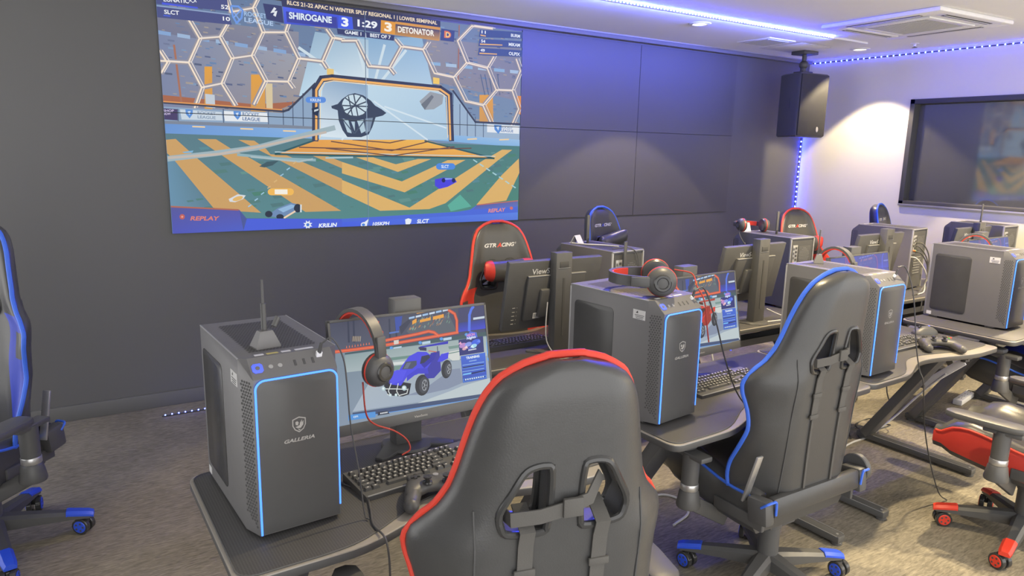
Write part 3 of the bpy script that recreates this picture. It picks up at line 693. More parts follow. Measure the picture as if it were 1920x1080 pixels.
('p','#3b4370',[(1.138,1.394),(1.571,1.391),(1.566,1.353),(1.144,1.359)]),
('t', '#e8eef6', 'GAME 1', (1.195, 1.366), (1.317, 1.364), .025, 0, .03),
('l','#e8eef6',.006,[(1.349,1.384),(1.351,1.354)]),
('t', '#e8eef6', 'BEST OF 7', (1.383, 1.363), (1.541, 1.362), .026, 0, .03),
('p','#46588e',[(2.29,1.506),(2.689,1.526),(2.685,1.476),(2.281,1.449)]),
('t', '#eef2f8', '11', (2.304, 1.479), (2.343, 1.479), .024, 0, .03),
('p','#e4b268',[(2.295,1.47),(2.343,1.467),(2.344,1.459),(2.295,1.46)]),
('t', '#e6ecf4', 'BURM', (2.577, 1.48), (2.664, 1.48), .026, 0, .03),
('p','#46588e',[(2.286,1.437),(2.691,1.456),(2.687,1.405),(2.277,1.38)]),
('t', '#eef2f8', '54', (2.301, 1.411), (2.339, 1.41), .024, 0, .03),
('p','#e4b268',[(2.291,1.402),(2.498,1.413),(2.498,1.405),(2.291,1.392)]),
('t', '#e6ecf4', 'MIKAM', (2.558, 1.408), (2.666, 1.41), .027, 0, .03),
('p','#46588e',[(2.282,1.369),(2.693,1.385),(2.689,1.334),(2.273,1.312)]),
('t', '#eef2f8', '49', (2.297, 1.342), (2.336, 1.341), .024, 0, .03),
('p','#e4b268',[(2.287,1.333),(2.449,1.339),(2.449,1.331),(2.287,1.323)]),
('t', '#e6ecf4', 'OLPIX', (2.56, 1.338), (2.668, 1.339), .027, 0, .03),
('p','#4c5a9a',[(.001,.179),(.425,.147),(.468,.088),(1.142,.062),(1.14,-.013),(-.002,-.002)]),
('p','#4c62d8',[(.471,.086),(1.146,.062),(1.144,-.009),(.442,-.003)]),
('g',['#5158b8','#4f62c8','#5a5aa8','#585a9c'],[(-.001,.002),(.446,-.003),(.425,.144),(.0,.176)]),
('l','#b06a58',.01,[(.001,.179),(.418,.147)]),
('g',['#4a62dc','#5a7ad8','#5f86e4','#4a66e4'],[(1.14,-.013),(2.683,-.002),(2.681,.066),(1.142,.062)]),
('p','#4f6cd8',[(1.142,.062),(2.096,.087),(2.219,.101),(2.283,.138),(2.678,.165),(2.681,.066),(1.141,.038)]),
('g',['#5a6cc0','#5f74c4','#6a6aa0','#5f62a0'],[(2.244,.1),(2.679,.116),(2.678,.165),(2.283,.138)]),
('l','#c07062',.008,[(2.283,.138),(2.678,.165)]),
('t', '#e0806e', 'REPLAY', (.113, .085), (.295, .079), .0301, .2, .03),
('p','#c0605c',[(.082,.111),(.081,.106),(.08,.102),(.077,.099),(.073,.096),(.069,.094),(.065,.094),(.061,.095),(.057,.096),(.054,.099),(.052,.103),(.051,.107),(.05,.112),(.051,.116),(.053,.12),(.056,.124),(.059,.127),(.063,.128),(.067,.129),(.071,.128),(.075,.126),(.078,.123),(.081,.12),(.082,.115)]),
('p','#e89a8c',[(.073,.111),(.072,.109),(.072,.108),(.07,.106),(.069,.105),(.067,.104),(.066,.104),(.064,.105),(.063,.105),(.061,.106),(.06,.108),(.06,.11),(.06,.111),(.06,.113),(.061,.115),(.062,.116),(.063,.117),(.065,.118),(.067,.118),(.068,.118),(.07,.117),(.071,.116),(.072,.115),(.073,.113)]),
('t', '#e8907e', 'REPLAY', (2.388, .072), (2.558, .078), .033, .2, .03),
('p','#d0706a',[(2.631,.103),(2.631,.1),(2.629,.097),(2.627,.094),(2.624,.092),(2.62,.091),(2.616,.09),(2.612,.091),(2.608,.092),(2.604,.095),(2.602,.097),(2.6,.101),(2.599,.104),(2.6,.108),(2.601,.111),(2.604,.114),(2.607,.116),(2.611,.117),(2.615,.117),(2.619,.117),(2.623,.115),(2.626,.113),(2.629,.11),(2.631,.107)]),
('t', '#eef4fa', 'KRILIN', (.965, .004), (1.104, .006), .031, .2, .035),
('t', '#eef4fa', '105KPH', (1.377, .002), (1.515, .003), .028, .2, .03),
('t', '#eef4fa', 'SLCT', (1.743, .007), (1.849, .007), .033, .2, .035),
('p','#e8eef4',[(.907,.027),(.92,.014),(.901,.014),(.9,-.005),(.888,.009),(.874,-.003),(.874,.015),(.856,.016),(.869,.029),(.857,.042),(.875,.042),(.876,.06),(.889,.047),(.903,.059),(.902,.041),(.921,.04)]),
('p','#4a7ad0',[(.9,.028),(.899,.025),(.898,.022),(.896,.02),(.894,.018),(.891,.017),(.888,.016),(.885,.017),(.882,.018),(.88,.02),(.878,.023),(.877,.025),(.877,.028),(.877,.031),(.878,.034),(.88,.036),(.883,.038),(.886,.039),(.889,.04),(.892,.039),(.894,.038),(.897,.036),(.898,.033),(.899,.031)]),
('p','#e8eef4',[(1.335,.011),(1.334,.006),(1.331,.001),(1.327,-.003),(1.322,-.006),(1.316,-.007),(1.309,-.008),(1.303,-.007),(1.297,-.005),(1.292,-.001),(1.288,.003),(1.285,.008),(1.285,.013),(1.286,.018),(1.288,.023),(1.292,.027),(1.298,.03),(1.304,.032),(1.31,.032),(1.317,.031),(1.323,.029),(1.328,.026),(1.332,.022),(1.334,.017)]),
('p','#4a86e0',[(1.318,.012),(1.318,.009),(1.316,.007),(1.314,.005),(1.312,.004),(1.309,.003),(1.305,.002),(1.302,.003),(1.299,.004),(1.297,.006),(1.295,.008),(1.293,.01),(1.293,.013),(1.293,.015),(1.295,.018),(1.297,.02),(1.299,.021),(1.302,.022),(1.306,.022),(1.309,.022),(1.312,.021),(1.315,.019),(1.317,.017),(1.318,.015)]),
('p','#e8eef4',[(1.314,.032),(1.348,.055),(1.335,.015)]),
('p','#e8eef4',[(1.644,.041),(1.671,.049),(1.698,.039),(1.693,.015),(1.675,-.005),(1.648,.004)])]
MON = [
('g',['#8796a8','#9aa8b4','#8a98a2','#7a8a96'],[(-.283,-.15),(.283,-.15),(.283,.177),(-.283,.177)]),
('g',['#5a5f70','#4c5068','#585a6a','#4a4c5e'],[(-.3097,.0874),(.2969,.0692),(.3008,.1749),(-.3004,.1837)]),
('l','#3f4457',.006,[(-.2224,.1834),(-.2266,.1107)]),
('l','#3f4457',.006,[(-.2044,.1813),(-.2086,.1083)]),
('l','#3f4457',.006,[(-.0818,.1674),(-.0861,.0922)]),
('l','#3f4457',.006,[(-.0587,.1647),(-.063,.0891)]),
('p','#4256a8',[(-.0618,.1723),(-.0342,.1729),(-.0444,.1304),(-.0625,.1253)]),
('p','#5a78c0',[(-.086,.1246),(-.0507,.1257),(-.0513,.1203),(-.0865,.1193)]),
('p','#424658',[(-.0495,.1383),(-.0117,.1594),(-.0045,.1512),(-.0442,.1121)]),
('p','#5f6670',[(-.0235,.1205),(.0033,.1485),(.1413,.1571),(.1655,.0972),(.0964,.0907),(.0402,.1108),(-.0164,.1123)]),
('p','#b8865c',[(.1384,.1583),(.141,.1591),(.1461,.1665),(.1435,.1661)]),
('p','#8fa8a0',[(-.0048,.1247),(-.0023,.1255),(.0024,.1326),(-.0001,.1322)]),
('p','#c8b49a',[(.1008,.1467),(.1034,.1475),(.1083,.1549),(.1058,.1544)]),
('p','#b8865c',[(.0206,.1267),(.0231,.1275),(.0279,.1347),(.0254,.1342)]),
('p','#6a7a90',[(.0736,.1276),(.0761,.1284),(.081,.1357),(.0785,.1352)]),
('p','#a85c4c',[(.0852,.1507),(.0878,.1515),(.0927,.1588),(.0902,.1584)]),
('p','#6a7a90',[(.1358,.1439),(.1385,.1447),(.1435,.1521),(.1409,.1516)]),
('p','#b8865c',[(.0633,.153),(.0659,.1539),(.0707,.1612),(.0682,.1607)]),
('p','#6a7a90',[(.0411,.153),(.0436,.1539),(.0485,.1611),(.046,.1607)]),
('p','#8fa8a0',[(.0505,.1518),(.0531,.1527),(.0579,.1599),(.0554,.1595)]),
('p','#b8865c',[(.0705,.1302),(.073,.131),(.0779,.1383),(.0754,.1378)]),
('p','#a85c4c',[(.0085,.1239),(.011,.1247),(.0157,.1319),(.0133,.1315)]),
('p','#7aa890',[(.065,.1565),(.0675,.1573),(.0724,.1646),(.0699,.1642)]),
('p','#6a7a90',[(.073,.1568),(.0756,.1576),(.0805,.1649),(.078,.1645)]),
('p','#c8b49a',[(.111,.1494),(.1137,.1503),(.1187,.1576),(.1161,.1572)]),
('p','#6a7a90',[(.1085,.1359),(.1112,.1368),(.1161,.1441),(.1135,.1436)]),
('p','#7aa890',[(.0072,.1358),(.0097,.1366),(.0145,.1438),(.012,.1433)]),
('p','#8fa8a0',[(.1011,.1462),(.1038,.147),(.1087,.1544),(.1061,.1539)]),
('p','#a85c4c',[(.0614,.1538),(.064,.1546),(.0689,.1619),(.0663,.1614)]),
('p','#7aa890',[(.0651,.1495),(.0677,.1503),(.0725,.1576),(.07,.1571)]),
('p','#6a7a90',[(.126,.156),(.1286,.1568),(.1336,.1642),(.131,.1638)]),
('p','#a85c4c',[(.0383,.1458),(.0408,.1466),(.0456,.1538),(.0431,.1534)]),
('p','#8fa8a0',[(.0981,.1401),(.1007,.141),(.1057,.1483),(.1031,.1478)]),
('p','#8fa8a0',[(.1353,.1534),(.138,.1543),(.143,.1617),(.1404,.1612)]),
('p','#6a7a90',[(.1239,.1459),(.1266,.1467),(.1316,.1541),(.129,.1536)]),
('p','#7aa890',[(.0325,.1535),(.035,.1543),(.0398,.1616),(.0373,.1611)]),
('p','#a85c4c',[(.1161,.1436),(.1188,.1444),(.1238,.1518),(.1212,.1513)]),
('p','#c8b49a',[(.0866,.1432),(.0892,.144),(.0941,.1513),(.0915,.1509)]),
('p','#c8b49a',[(.0993,.1403),(.1019,.1411),(.1069,.1484),(.1043,.148)]),
('p','#b8865c',[(.1336,.1466),(.1362,.1474),(.1412,.1548),(.1386,.1543)]),
('p','#b8865c',[(.1076,.1354),(.1102,.1363),(.1152,.1436),(.1126,.1432)]),
('p','#7aa890',[(.1276,.131),(.1302,.1318),(.1352,.1392),(.1326,.1388)]),
('p','#b8865c',[(-.0022,.1284),(.0003,.1292),(.0051,.1364),(.0026,.136)]),
('p','#b8865c',[(.0241,.1277),(.0266,.1285),(.0314,.1357),(.0289,.1352)]),
('p','#c8b49a',[(.1019,.128),(.1045,.1288),(.1095,.1361),(.1069,.1357)]),
('p','#b8865c',[(.0195,.1264),(.022,.1272),(.0268,.1344),(.0243,.134)]),
('p','#b8865c',[(.0498,.146),(.0524,.1468),(.0572,.1541),(.0547,.1536)]),
('p','#8fa8a0',[(-.0104,.1232),(-.0079,.124),(-.0032,.1312),(-.0057,.1307)]),
('p','#b8865c',[(.0883,.1255),(.0909,.1264),(.0958,.1337),(.0932,.1332)]),
('p','#b8865c',[(-.0153,.1241),(-.0128,.1249),(-.0081,.132),(-.0105,.1315)]),
('p','#8fa8a0',[(.0398,.1251),(.0423,.1259),(.0471,.1331),(.0446,.1327)]),
('p','#b8865c',[(.1,.1415),(.1027,.1423),(.1076,.1497),(.105,.1492)]),
('p','#8fa8a0',[(.0415,.1222),(.044,.123),(.0489,.1303),(.0463,.1298)]),
('p','#c8b49a',[(.0042,.1207),(.0067,.1215),(.0114,.1287),(.009,.1282)]),
('p','#7aa890',[(.1343,.1468),(.1369,.1476),(.142,.155),(.1394,.1545)]),
('p','#b8865c',[(-.0014,.1252),(.0011,.126),(.0058,.1332),(.0034,.1327)]),
('p','#a85c4c',[(.0309,.1394),(.0334,.1402),(.0382,.1474),(.0357,.147)]),
('p','#6a7a90',[(.1022,.1549),(.1049,.1558),(.1098,.1631),(.1072,.1627)]),
('p','#6a7a90',[(.1219,.1489),(.1245,.1498),(.1295,.1571),(.1269,.1567)]),
('p','#7aa890',[(.1358,.1279),(.1384,.1287),(.1435,.1361),(.1409,.1356)]),
('p','#6a7a90',[(.0306,.1238),(.0331,.1246),(.0379,.1318),(.0354,.1314)]),
('p','#a85c4c',[(.1104,.1569),(.113,.1578),(.118,.1652),(.1154,.1647)]),
('p','#a85c4c',[(.075,.1358),(.0776,.1367),(.0825,.1439),(.0799,.1435)]),
('p','#c8b49a',[(.0351,.1508),(.0377,.1516),(.0425,.1588),(.04,.1584)]),
('p','#6a7a90',[(.023,.1395),(.0256,.1403),(.0304,.1475),(.0279,.1471)]),
('p','#8fa8a0',[(.0873,.1471),(.0899,.1479),(.0948,.1553),(.0922,.1548)]),
('p','#8fa8a0',[(.0885,.1315),(.0911,.1323),(.0961,.1396),(.0935,.1392)]),
('p','#7aa890',[(.0058,.122),(.0083,.1228),(.0131,.13),(.0106,.1295)]),
('p','#7aa890',[(.0194,.1466),(.0219,.1474),(.0267,.1546),(.0242,.1542)]),
('p','#8fa8a0',[(.1349,.1598),(.1375,.1606),(.1426,.168),(.1399,.1676)]),
('p','#b8865c',[(.095,.1255),(.0976,.1263),(.1026,.1336),(.1,.1332)]),
('p','#a85c4c',[(.0768,.144),(.0794,.1448),(.0843,.1521),(.0818,.1517)]),
('p','#6a7a90',[(.0949,.1319),(.0975,.1327),(.1025,.1401),(.0999,.1396)]),
('p','#8fa8a0',[(.0268,.1458),(.0293,.1466),(.0341,.1539),(.0316,.1534)]),
('p','#b8865c',[(-.0138,.1227),(-.0113,.1235),(-.0066,.1306),(-.0091,.1302)]),
('p','#b8865c',[(.0621,.1246),(.0646,.1254),(.0695,.1327),(.067,.1323)]),
('p','#8fa8a0',[(-.0038,.1225),(-.0013,.1233),(.0035,.1304),(.001,.13)]),
('p','#7aa890',[(-.0031,.1203),(-.0006,.1211),(.0041,.1283),(.0016,.1278)]),
('p','#7aa890',[(.0551,.1321),(.0577,.1329),(.0625,.1401),(.06,.1397)]),
('p','#8fa8a0',[(.0428,.1445),(.0454,.1454),(.0502,.1526),(.0477,.1522)]),
('p','#6a9cc0',[(.2623,.1555),(.2655,.1559),(.2699,.164),(.2667,.1636)]),
('p','#7ab0b4',[(.2473,.166),(.2505,.1664),(.255,.1745),(.2518,.1741)]),
('p','#6a9cc0',[(.2835,.1497),(.2867,.1501),(.2912,.1583),(.288,.1578)]),
('p','#6a9cc0',[(.2551,.1552),(.2583,.1556),(.2628,.1637),(.2596,.1632)]),
('p','#58707e',[(.2387,.1467),(.2419,.1471),(.2463,.1551),(.2431,.1547)]),
('p','#58707e',[(.2143,.1479),(.2174,.1483),(.2218,.1564),(.2187,.1559)]),
('p','#7ab0b4',[(.2165,.1502),(.2197,.1506),(.224,.1586),(.2209,.1582)]),
('p','#6a9cc0',[(.1961,.1655),(.1992,.166),(.2036,.174),(.2004,.1735)]),
('p','#7ab0b4',[(.2721,.1632),(.2753,.1636),(.2798,.1717),(.2766,.1713)]),
('p','#6a9cc0',[(.2329,.148),(.236,.1485),(.2404,.1565),(.2373,.1561)]),
('p','#58707e',[(.1868,.173),(.1899,.1735),(.1942,.1814),(.1911,.181)]),
('p','#7ab0b4',[(.2854,.1614),(.2886,.1618),(.2931,.1699),(.2899,.1695)]),
('p','#7ab0b4',[(.205,.1585),(.2082,.1589),(.2125,.1669),(.2094,.1665)]),
('p','#58707e',[(.2616,.1624),(.2648,.1628),(.2692,.171),(.266,.1705)]),
('p','#6a9cc0',[(.2274,.1665),(.2306,.1669),(.235,.1749),(.2318,.1745)]),
('p','#58707e',[(.1977,.1582),(.2008,.1586),(.2051,.1666),(.202,.1662)]),
('p','#6a9cc0',[(.2516,.1443),(.2548,.1448),(.2592,.1528),(.256,.1524)]),
('p','#6a9cc0',[(.1873,.1584),(.1905,.1588),(.1948,.1668),(.1917,.1663)]),
('p','#58707e',[(.2615,.154),(.2647,.1545),(.2692,.1626),(.266,.1621)]),
('p','#58707e',[(.2879,.1596),(.2911,.16),(.2956,.1682),(.2924,.1677)]),
('p','#7ab0b4',[(.2132,.1586),(.2163,.159),(.2207,.1671),(.2175,.1666)]),
('p','#7ab0b4',[(.2606,.1488),(.2638,.1492),(.2682,.1573),(.265,.1569)]),
('p','#58707e',[(.2832,.1438),(.2865,.1442),(.291,.1523),(.2877,.1519)]),
('p','#58707e',[(.2273,.1657),(.2305,.1661),(.2348,.1742),(.2317,.1737)]),
('p','#6a9cc0',[(.2424,.1515),(.2456,.1519),(.25,.16),(.2468,.1596)]),
('p','#6a9cc0',[(.2461,.1483),(.2493,.1487),(.2537,.1568),(.2505,.1563)]),
('p','#7d6a5c',[(-.2167,.1111),(-.2145,.1115),(-.2111,.1279),(-.2133,.1278)]),
('p','#b0a898',[(-.2138,.1108),(-.2116,.1112),(-.2082,.1275),(-.2104,.1275)]),
('p','#7d6a5c',[(-.211,.1104),(-.2087,.1108),(-.2053,.1272),(-.2075,.1271)]),
('p','#b0a898',[(-.2081,.11),(-.2058,.1104),(-.2024,.1268),(-.2046,.1267)]),
('p','#7d6a5c',[(-.2052,.1096),(-.203,.11),(-.1995,.1264),(-.2017,.1264)]),
('p','#b0a898',[(-.2023,.1092),(-.2001,.1096),(-.1966,.1261),(-.1988,.126)]),
('p','#7d6a5c',[(-.1994,.1089),(-.1972,.1093),(-.1937,.1257),(-.1959,.1256)]),
('p','#b0a898',[(-.1965,.1085),(-.1943,.1089),(-.1908,.1253),(-.193,.1252)]),
('p','#7d6a5c',[(-.1936,.1081),(-.1913,.1085),(-.1879,.1249),(-.1901,.1249)]),
('p','#b0a898',[(-.1907,.1077),(-.1884,.1081),(-.185,.1246),(-.1872,.1245)]),
('p','#e8a44a',[(-.0016,.1399),(.0151,.146),(.0165,.1595),(-.0003,.1526)]),
('p','#e8a44a',[(.0271,.1439),(.0686,.1473),(.0696,.1572),(.028,.153)]),
('p','#e8a44a',[(.0769,.1474),(.1194,.1509),(.1206,.1628),(.078,.1585)]),
('p','#e8a44a',[(.018,.1745),(.0633,.1777),(.0639,.1828),(.0184,.1788)]),
('p','#9fc0e4',[(-.0117,.1594),(.0094,.1614),(.01,.168),(-.0111,.1659)]),
('p','#c8d6e6',[(.0135,.1617),(.0348,.1637),(.0355,.1703),(.0141,.1682)]),
('p','#9fc0e4',[(.0389,.164),(.0605,.1661),(.0612,.1727),(.0396,.1706)]),
('p','#c8d6e6',[(.0647,.1664),(.0866,.1684),(.0872,.1751),(.0654,.173)]),
('p','#9fc0e4',[(.0908,.1687),(.1129,.1708),(.1136,.1775),(.0914,.1754)]),
('p','#c8d6e6',[(.1171,.1711),(.1395,.1733),(.1402,.18),(.1178,.1778)]),
('p','#4a4c6e',[(.1807,.1834),(.3012,.1788),(.2986,.1083),(.1741,.0962)]),
('g',['#4a52c8','#4a52d0','#404a90','#404a8a'],[(.1717,.0934),(.2956,.093),(.2972,.1262),(.1748,.1248)]),
('p','#c8d4e0',[(.2357,.137),(.2832,.1376),(.2824,.1298),(.2358,.1293)]),
('l','#5a7ae8',.0075,[(.2169,.0928),(.2234,.1481),(.232,.1665),(.2418,.1751)]),
('l','#5a7ae8',.0075,[(.2139,.0932),(.2203,.1484),(.2298,.1667),(.2374,.1756)]),
('l','#cf5a44',.0105,[(-.2748,.086),(-.1435,.0837),(.1694,.0929)]),
('l','#cf5a44',.0105,[(-.1116,.0991),(.0153,.1065),(.0567,.1106),(.0768,.1044),(.0941,.0891)]),
('l','#cf5a44',.0105,[(.1409,.1743),(.163,.1586),(.1693,.135),(.1658,.0915)]),
('l','#cf5a44',.0105,[(-.1404,.1723),(-.1451,.1444),(-.1354,.1272),(-.1377,.0847)]),
('l','#cf5a44',.0105,[(-.1243,.1633),(-.1262,.1439),(-.1126,.1279),(-.1137,.085)]),
('l','#e87858',.004,[(-.2748,.086),(-.1435,.0837),(.1694,.0929)]),
('l','#e87858',.004,[(-.1116,.0991),(.0153,.1065),(.0567,.1106),(.0768,.1044),(.0941,.0891)]),
('l','#e87858',.004,[(.1409,.1743),(.163,.1586),(.1693,.135),(.1658,.0915)]),
('l','#e87858',.004,[(-.1404,.1723),(-.1451,.1444),(-.1354,.1272),(-.1377,.0847)]),
('l','#e87858',.004,[(-.1243,.1633),(-.1262,.1439),(-.1126,.1279),(-.1137,.085)]),
('p','#e0785c',[(-.2384,.0931),(-.2354,.1014),(-.234,.0932)]),
('p','#e0785c',[(-.229,.0932),(-.226,.1015),(-.2246,.0933)]),
('p','#e0785c',[(-.2195,.0933),(-.2165,.1017),(-.2152,.0934)]),
('p','#e0785c',[(-.21,.0934),(-.207,.1018),(-.2057,.0935)]),
('p','#e0785c',[(-.2005,.0936),(-.1975,.1019),(-.1961,.0937)]),
('p','#e0785c',[(-.191,.0937),(-.1879,.1021),(-.1865,.0938)]),
('p','#e0785c',[(-.1813,.0938),(-.1783,.1022),(-.1769,.0939)]),
('p','#e0785c',[(-.1717,.0939),(-.1686,.1023),(-.1672,.094)]),
('p','#e0785c',[(-.162,.094),(-.1589,.1025),(-.1575,.0941)]),
('p','#fbe6b0',[(-.1327,.1393),(-.1331,.1383),(-.1339,.1374),(-.1352,.1367),(-.1367,.1364),(-.1383,.1364),(-.1399,.1368),(-.1413,.1375),(-.1424,.1384),(-.143,.1395),(-.1432,.1406),(-.1428,.1417),(-.142,.1425),(-.1407,.1432),(-.1392,.1435),(-.1376,.1435),(-.136,.1431),(-.1346,.1424),(-.1335,.1415),(-.1329,.1404)]),
('p','#d8d0c8',[(-.0733,.0959),(-.0556,.0961),(-.0569,.0829),(-.0738,.0826)]),
('p','#b8aea0',[(-.1377,.1043),(-.1263,.1039),(-.1302,.0837),(-.139,.0835)]),
('p','#4a6066',[(-.2434,.0781),(.2913,.0817),(.291,.066),(-.2439,.073)]),
('p','#5f9ce0',[(-.1337,.0717),(-.1341,.0702),(-.1351,.0689),(-.1365,.068),(-.1383,.0676),(-.1401,.0676),(-.142,.0681),(-.1435,.069),(-.1448,.0703),(-.1455,.0718),(-.1456,.0733),(-.1452,.0748),(-.1442,.0761),(-.1428,.077),(-.141,.0774),(-.1392,.0774),(-.1373,.0769),(-.1357,.076),(-.1345,.0747),(-.1338,.0732)]),
('p','#b8cfe2',[(-.1327,.074),(-.1036,.0743),(-.1045,.0658),(-.1335,.0656)]),
('p','#5f9ce0',[(-.078,.0712),(-.0785,.0697),(-.0795,.0684),(-.081,.0675),(-.0827,.067),(-.0847,.0671),(-.0865,.0676),(-.0882,.0685),(-.0894,.0698),(-.0901,.0713),(-.0903,.0729),(-.0898,.0744),(-.0888,.0757),(-.0874,.0766),(-.0856,.0771),(-.0837,.077),(-.0818,.0765),(-.0802,.0756),(-.0789,.0743),(-.0782,.0728)]),
('p','#b8cfe2',[(-.077,.0736),(-.0472,.0739),(-.048,.0653),(-.0779,.065)]),
('p','#5f9ce0',[(.0281,.0753),(.0276,.0737),(.0265,.0724),(.025,.0715),(.0231,.071),(.0211,.071),(.0191,.0715),(.0174,.0725),(.0161,.0738),(.0153,.0753),(.0152,.077),(.0157,.0785),(.0167,.0798),(.0182,.0808),(.0201,.0812),(.0221,.0812),(.0241,.0807),(.0258,.0798),(.0271,.0784),(.0279,.0769)]),
('p','#b8cfe2',[(.0291,.0777),(.0604,.0781),(.0596,.0692),(.0282,.0689)]),
('p','#5f9ce0',[(.1095,.0777),(.109,.0761),(.1079,.0748),(.1063,.0739),(.1044,.0734),(.1023,.0734),(.1002,.0739),(.0984,.0749),(.0971,.0762),(.0963,.0778),(.0961,.0794),(.0966,.081),(.0977,.0823),(.0993,.0833),(.1012,.0838),(.1033,.0838),(.1053,.0833),(.1071,.0823),(.1085,.0809),(.1093,.0794)]),
('p','#b8cfe2',[(.1106,.0802),(.1431,.0806),(.1422,.0716),(.1097,.0713)]),
('p','#5f9ce0',[(.2094,.0802),(.2089,.0786),(.2078,.0773),(.2061,.0763),(.2041,.0758),(.2019,.0758),(.1998,.0763),(.1979,.0773),(.1965,.0787),(.1956,.0803),(.1955,.082),(.196,.0836),(.1971,.0849),(.1988,.0859),(.2008,.0864),(.203,.0864),(.2051,.0859),(.207,.0849),(.2084,.0835),(.2093,.0819)]),
('p','#b8cfe2',[(.2106,.0828),(.2446,.0832),(.2436,.074),(.2097,.0736)]),
('g',['#a8b6ba','#b6c0c0','#a4b4b4','#8fa2a6'],[(-.2494,.0164),(.303,-.0064),(.2917,.064),(-.2441,.0713)]),
('p','#6f8f88',[(-.1474,.0433),(-.0156,.0388),(-.0165,.0298),(-.1484,.0328)]),
('p','#78948c',[(-.1502,.0152),(-.0503,.0109),(-.0675,-.0046),(-.1407,-.0041)]),
('p','#d4dad8',[(-.1488,.0293),(-.0334,.0212),(-.0382,.0128),(-.1498,.0187)]),
('p','#7a9690',[(.1262,.049),(.1715,.0486),(.1705,.0392),(.1295,.0391)]),
('p','#d0d4d0',[(.1029,.0295),(.1698,.0316),(.1662,-.0042),(.1382,-.0021)]),
('l','#6a8a84',.003,[(.1151,.024),(.1692,.026)]),
('g',['#a9b6c4','#97a6b8','#98a6b6','#a8b4bc'],[(-.2365,-.1114),(.2944,-.1354),(.303,-.0064),(-.1519,-.0023)]),
('p','#8792a8',[(-.0446,-.0923),(.0211,-.0814),(.131,-.0314),(.1655,-.0329),(.1734,-.084),(.1115,-.0967),(.0192,-.0997)]),
('p','#bcc8cc',[(-.0077,-.1246),(.1192,-.1055),(.1723,-.0954),(.2973,-.0845),(.2941,-.1393),(.016,-.1325)]),
('p','#3c3e44',[(.0414,-.0742),(.0378,-.0847),(.0319,-.0935),(.0244,-.0997),(.0161,-.1027),(.0076,-.1023),(-.0001,-.0984),(-.0062,-.0916),(-.0103,-.0824),(-.0119,-.0717),(-.0109,-.0607),(-.0074,-.0503),(-.0016,-.0415),(.0058,-.0352),(.0141,-.0321),(.0226,-.0324),(.0303,-.0362),(.0366,-.043),(.0408,-.0523),(.0424,-.063)]),
('p','#4c4f56',[(.0381,-.0728),(.0354,-.0811),(.0313,-.088),(.0262,-.0931),(.0205,-.0957),(.0149,-.0956),(.0098,-.0928),(.0059,-.0877),(.0034,-.0807),(.0025,-.0725),(.0035,-.0639),(.0061,-.0557),(.0102,-.0487),(.0153,-.0437),(.0209,-.041),(.0266,-.041),(.0316,-.0437),(.0357,-.0488),(.0382,-.0559),(.039,-.0641)]),
('p','#8a8e96',[(.0345,-.0716),(.0327,-.0774),(.03,-.0824),(.0268,-.0861),(.0233,-.088),(.0198,-.0881),(.0168,-.0863),(.0144,-.0828),(.013,-.078),(.0127,-.0722),(.0135,-.0662),(.0152,-.0604),(.0179,-.0554),(.0211,-.0517),(.0246,-.0497),(.0281,-.0496),(.0311,-.0514),(.0335,-.0549),(.0349,-.0597),(.0352,-.0655)]),
('p','#3c3e44',[(.0318,-.0709),(.0305,-.0754),(.0285,-.0792),(.026,-.082),(.0234,-.0835),(.0208,-.0836),(.0185,-.0822),(.0168,-.0795),(.0157,-.0758),(.0155,-.0715),(.0161,-.0668),(.0174,-.0624),(.0194,-.0586),(.0219,-.0558),(.0245,-.0543),(.0271,-.0542),(.0294,-.0555),(.0311,-.0582),(.0322,-.0619),(.0324,-.0663)]),
('l','#a4a8ae',.002,[(.0239,-.0689),(.0335,-.0705)]),
('l','#a4a8ae',.002,[(.0239,-.0689),(.0252,-.0864)]),
('l','#a4a8ae',.002,[(.0239,-.0689),(.0152,-.0781)]),
('l','#a4a8ae',.002,[(.0239,-.0689),(.0172,-.0571)]),
('l','#a4a8ae',.002,[(.0239,-.0689),(.0286,-.0523)]),
('p','#3c3e44',[(.132,-.0326),(.1289,-.0421),(.1242,-.0502),(.1182,-.056),(.1117,-.0591),(.1053,-.0591),(.0995,-.056),(.0949,-.0502),(.0921,-.0422),(.0912,-.0328),(.0923,-.0229),(.0953,-.0135),(.1,-.0055),(.1059,.0004),(.1124,.0036),(.1189,.0036),(.1247,.0006),(.1293,-.0052),(.1322,-.0132),(.1332,-.0227)]),
('p','#4c4f56',[(.1311,-.0319),(.1288,-.0393),(.1255,-.0457),(.1214,-.0504),(.117,-.0529),(.1126,-.0531),(.1088,-.0509),(.1059,-.0465),(.1042,-.0404),(.1038,-.0332),(.1048,-.0255),(.1071,-.0181),(.1105,-.0117),(.1145,-.007),(.119,-.0044),(.1233,-.0041),(.1271,-.0063),(.13,-.0107),(.1318,-.0168),(.1321,-.0241)]),
('p','#8a8e96',[(.1293,-.0311),(.1278,-.0364),(.1256,-.0409),(.123,-.0443),(.1202,-.0462),(.1176,-.0464),(.1153,-.045),(.1136,-.042),(.1127,-.0377),(.1126,-.0327),(.1134,-.0272),(.1149,-.022),(.1171,-.0174),(.1197,-.0141),(.1224,-.0121),(.1251,-.0119),(.1274,-.0133),(.1291,-.0163),(.13,-.0206),(.1301,-.0257)]),
('p','#3c3e44',[(.1273,-.0306),(.1261,-.0346),(.1245,-.0381),(.1225,-.0407),(.1204,-.0422),(.1185,-.0424),(.1167,-.0413),(.1155,-.039),(.1148,-.0357),(.1148,-.0319),(.1153,-.0277),(.1165,-.0237),(.1182,-.0202),(.1201,-.0176),(.1222,-.0162),(.1242,-.016),(.1259,-.0171),(.1272,-.0193),(.1279,-.0226),(.1279,-.0265)]),
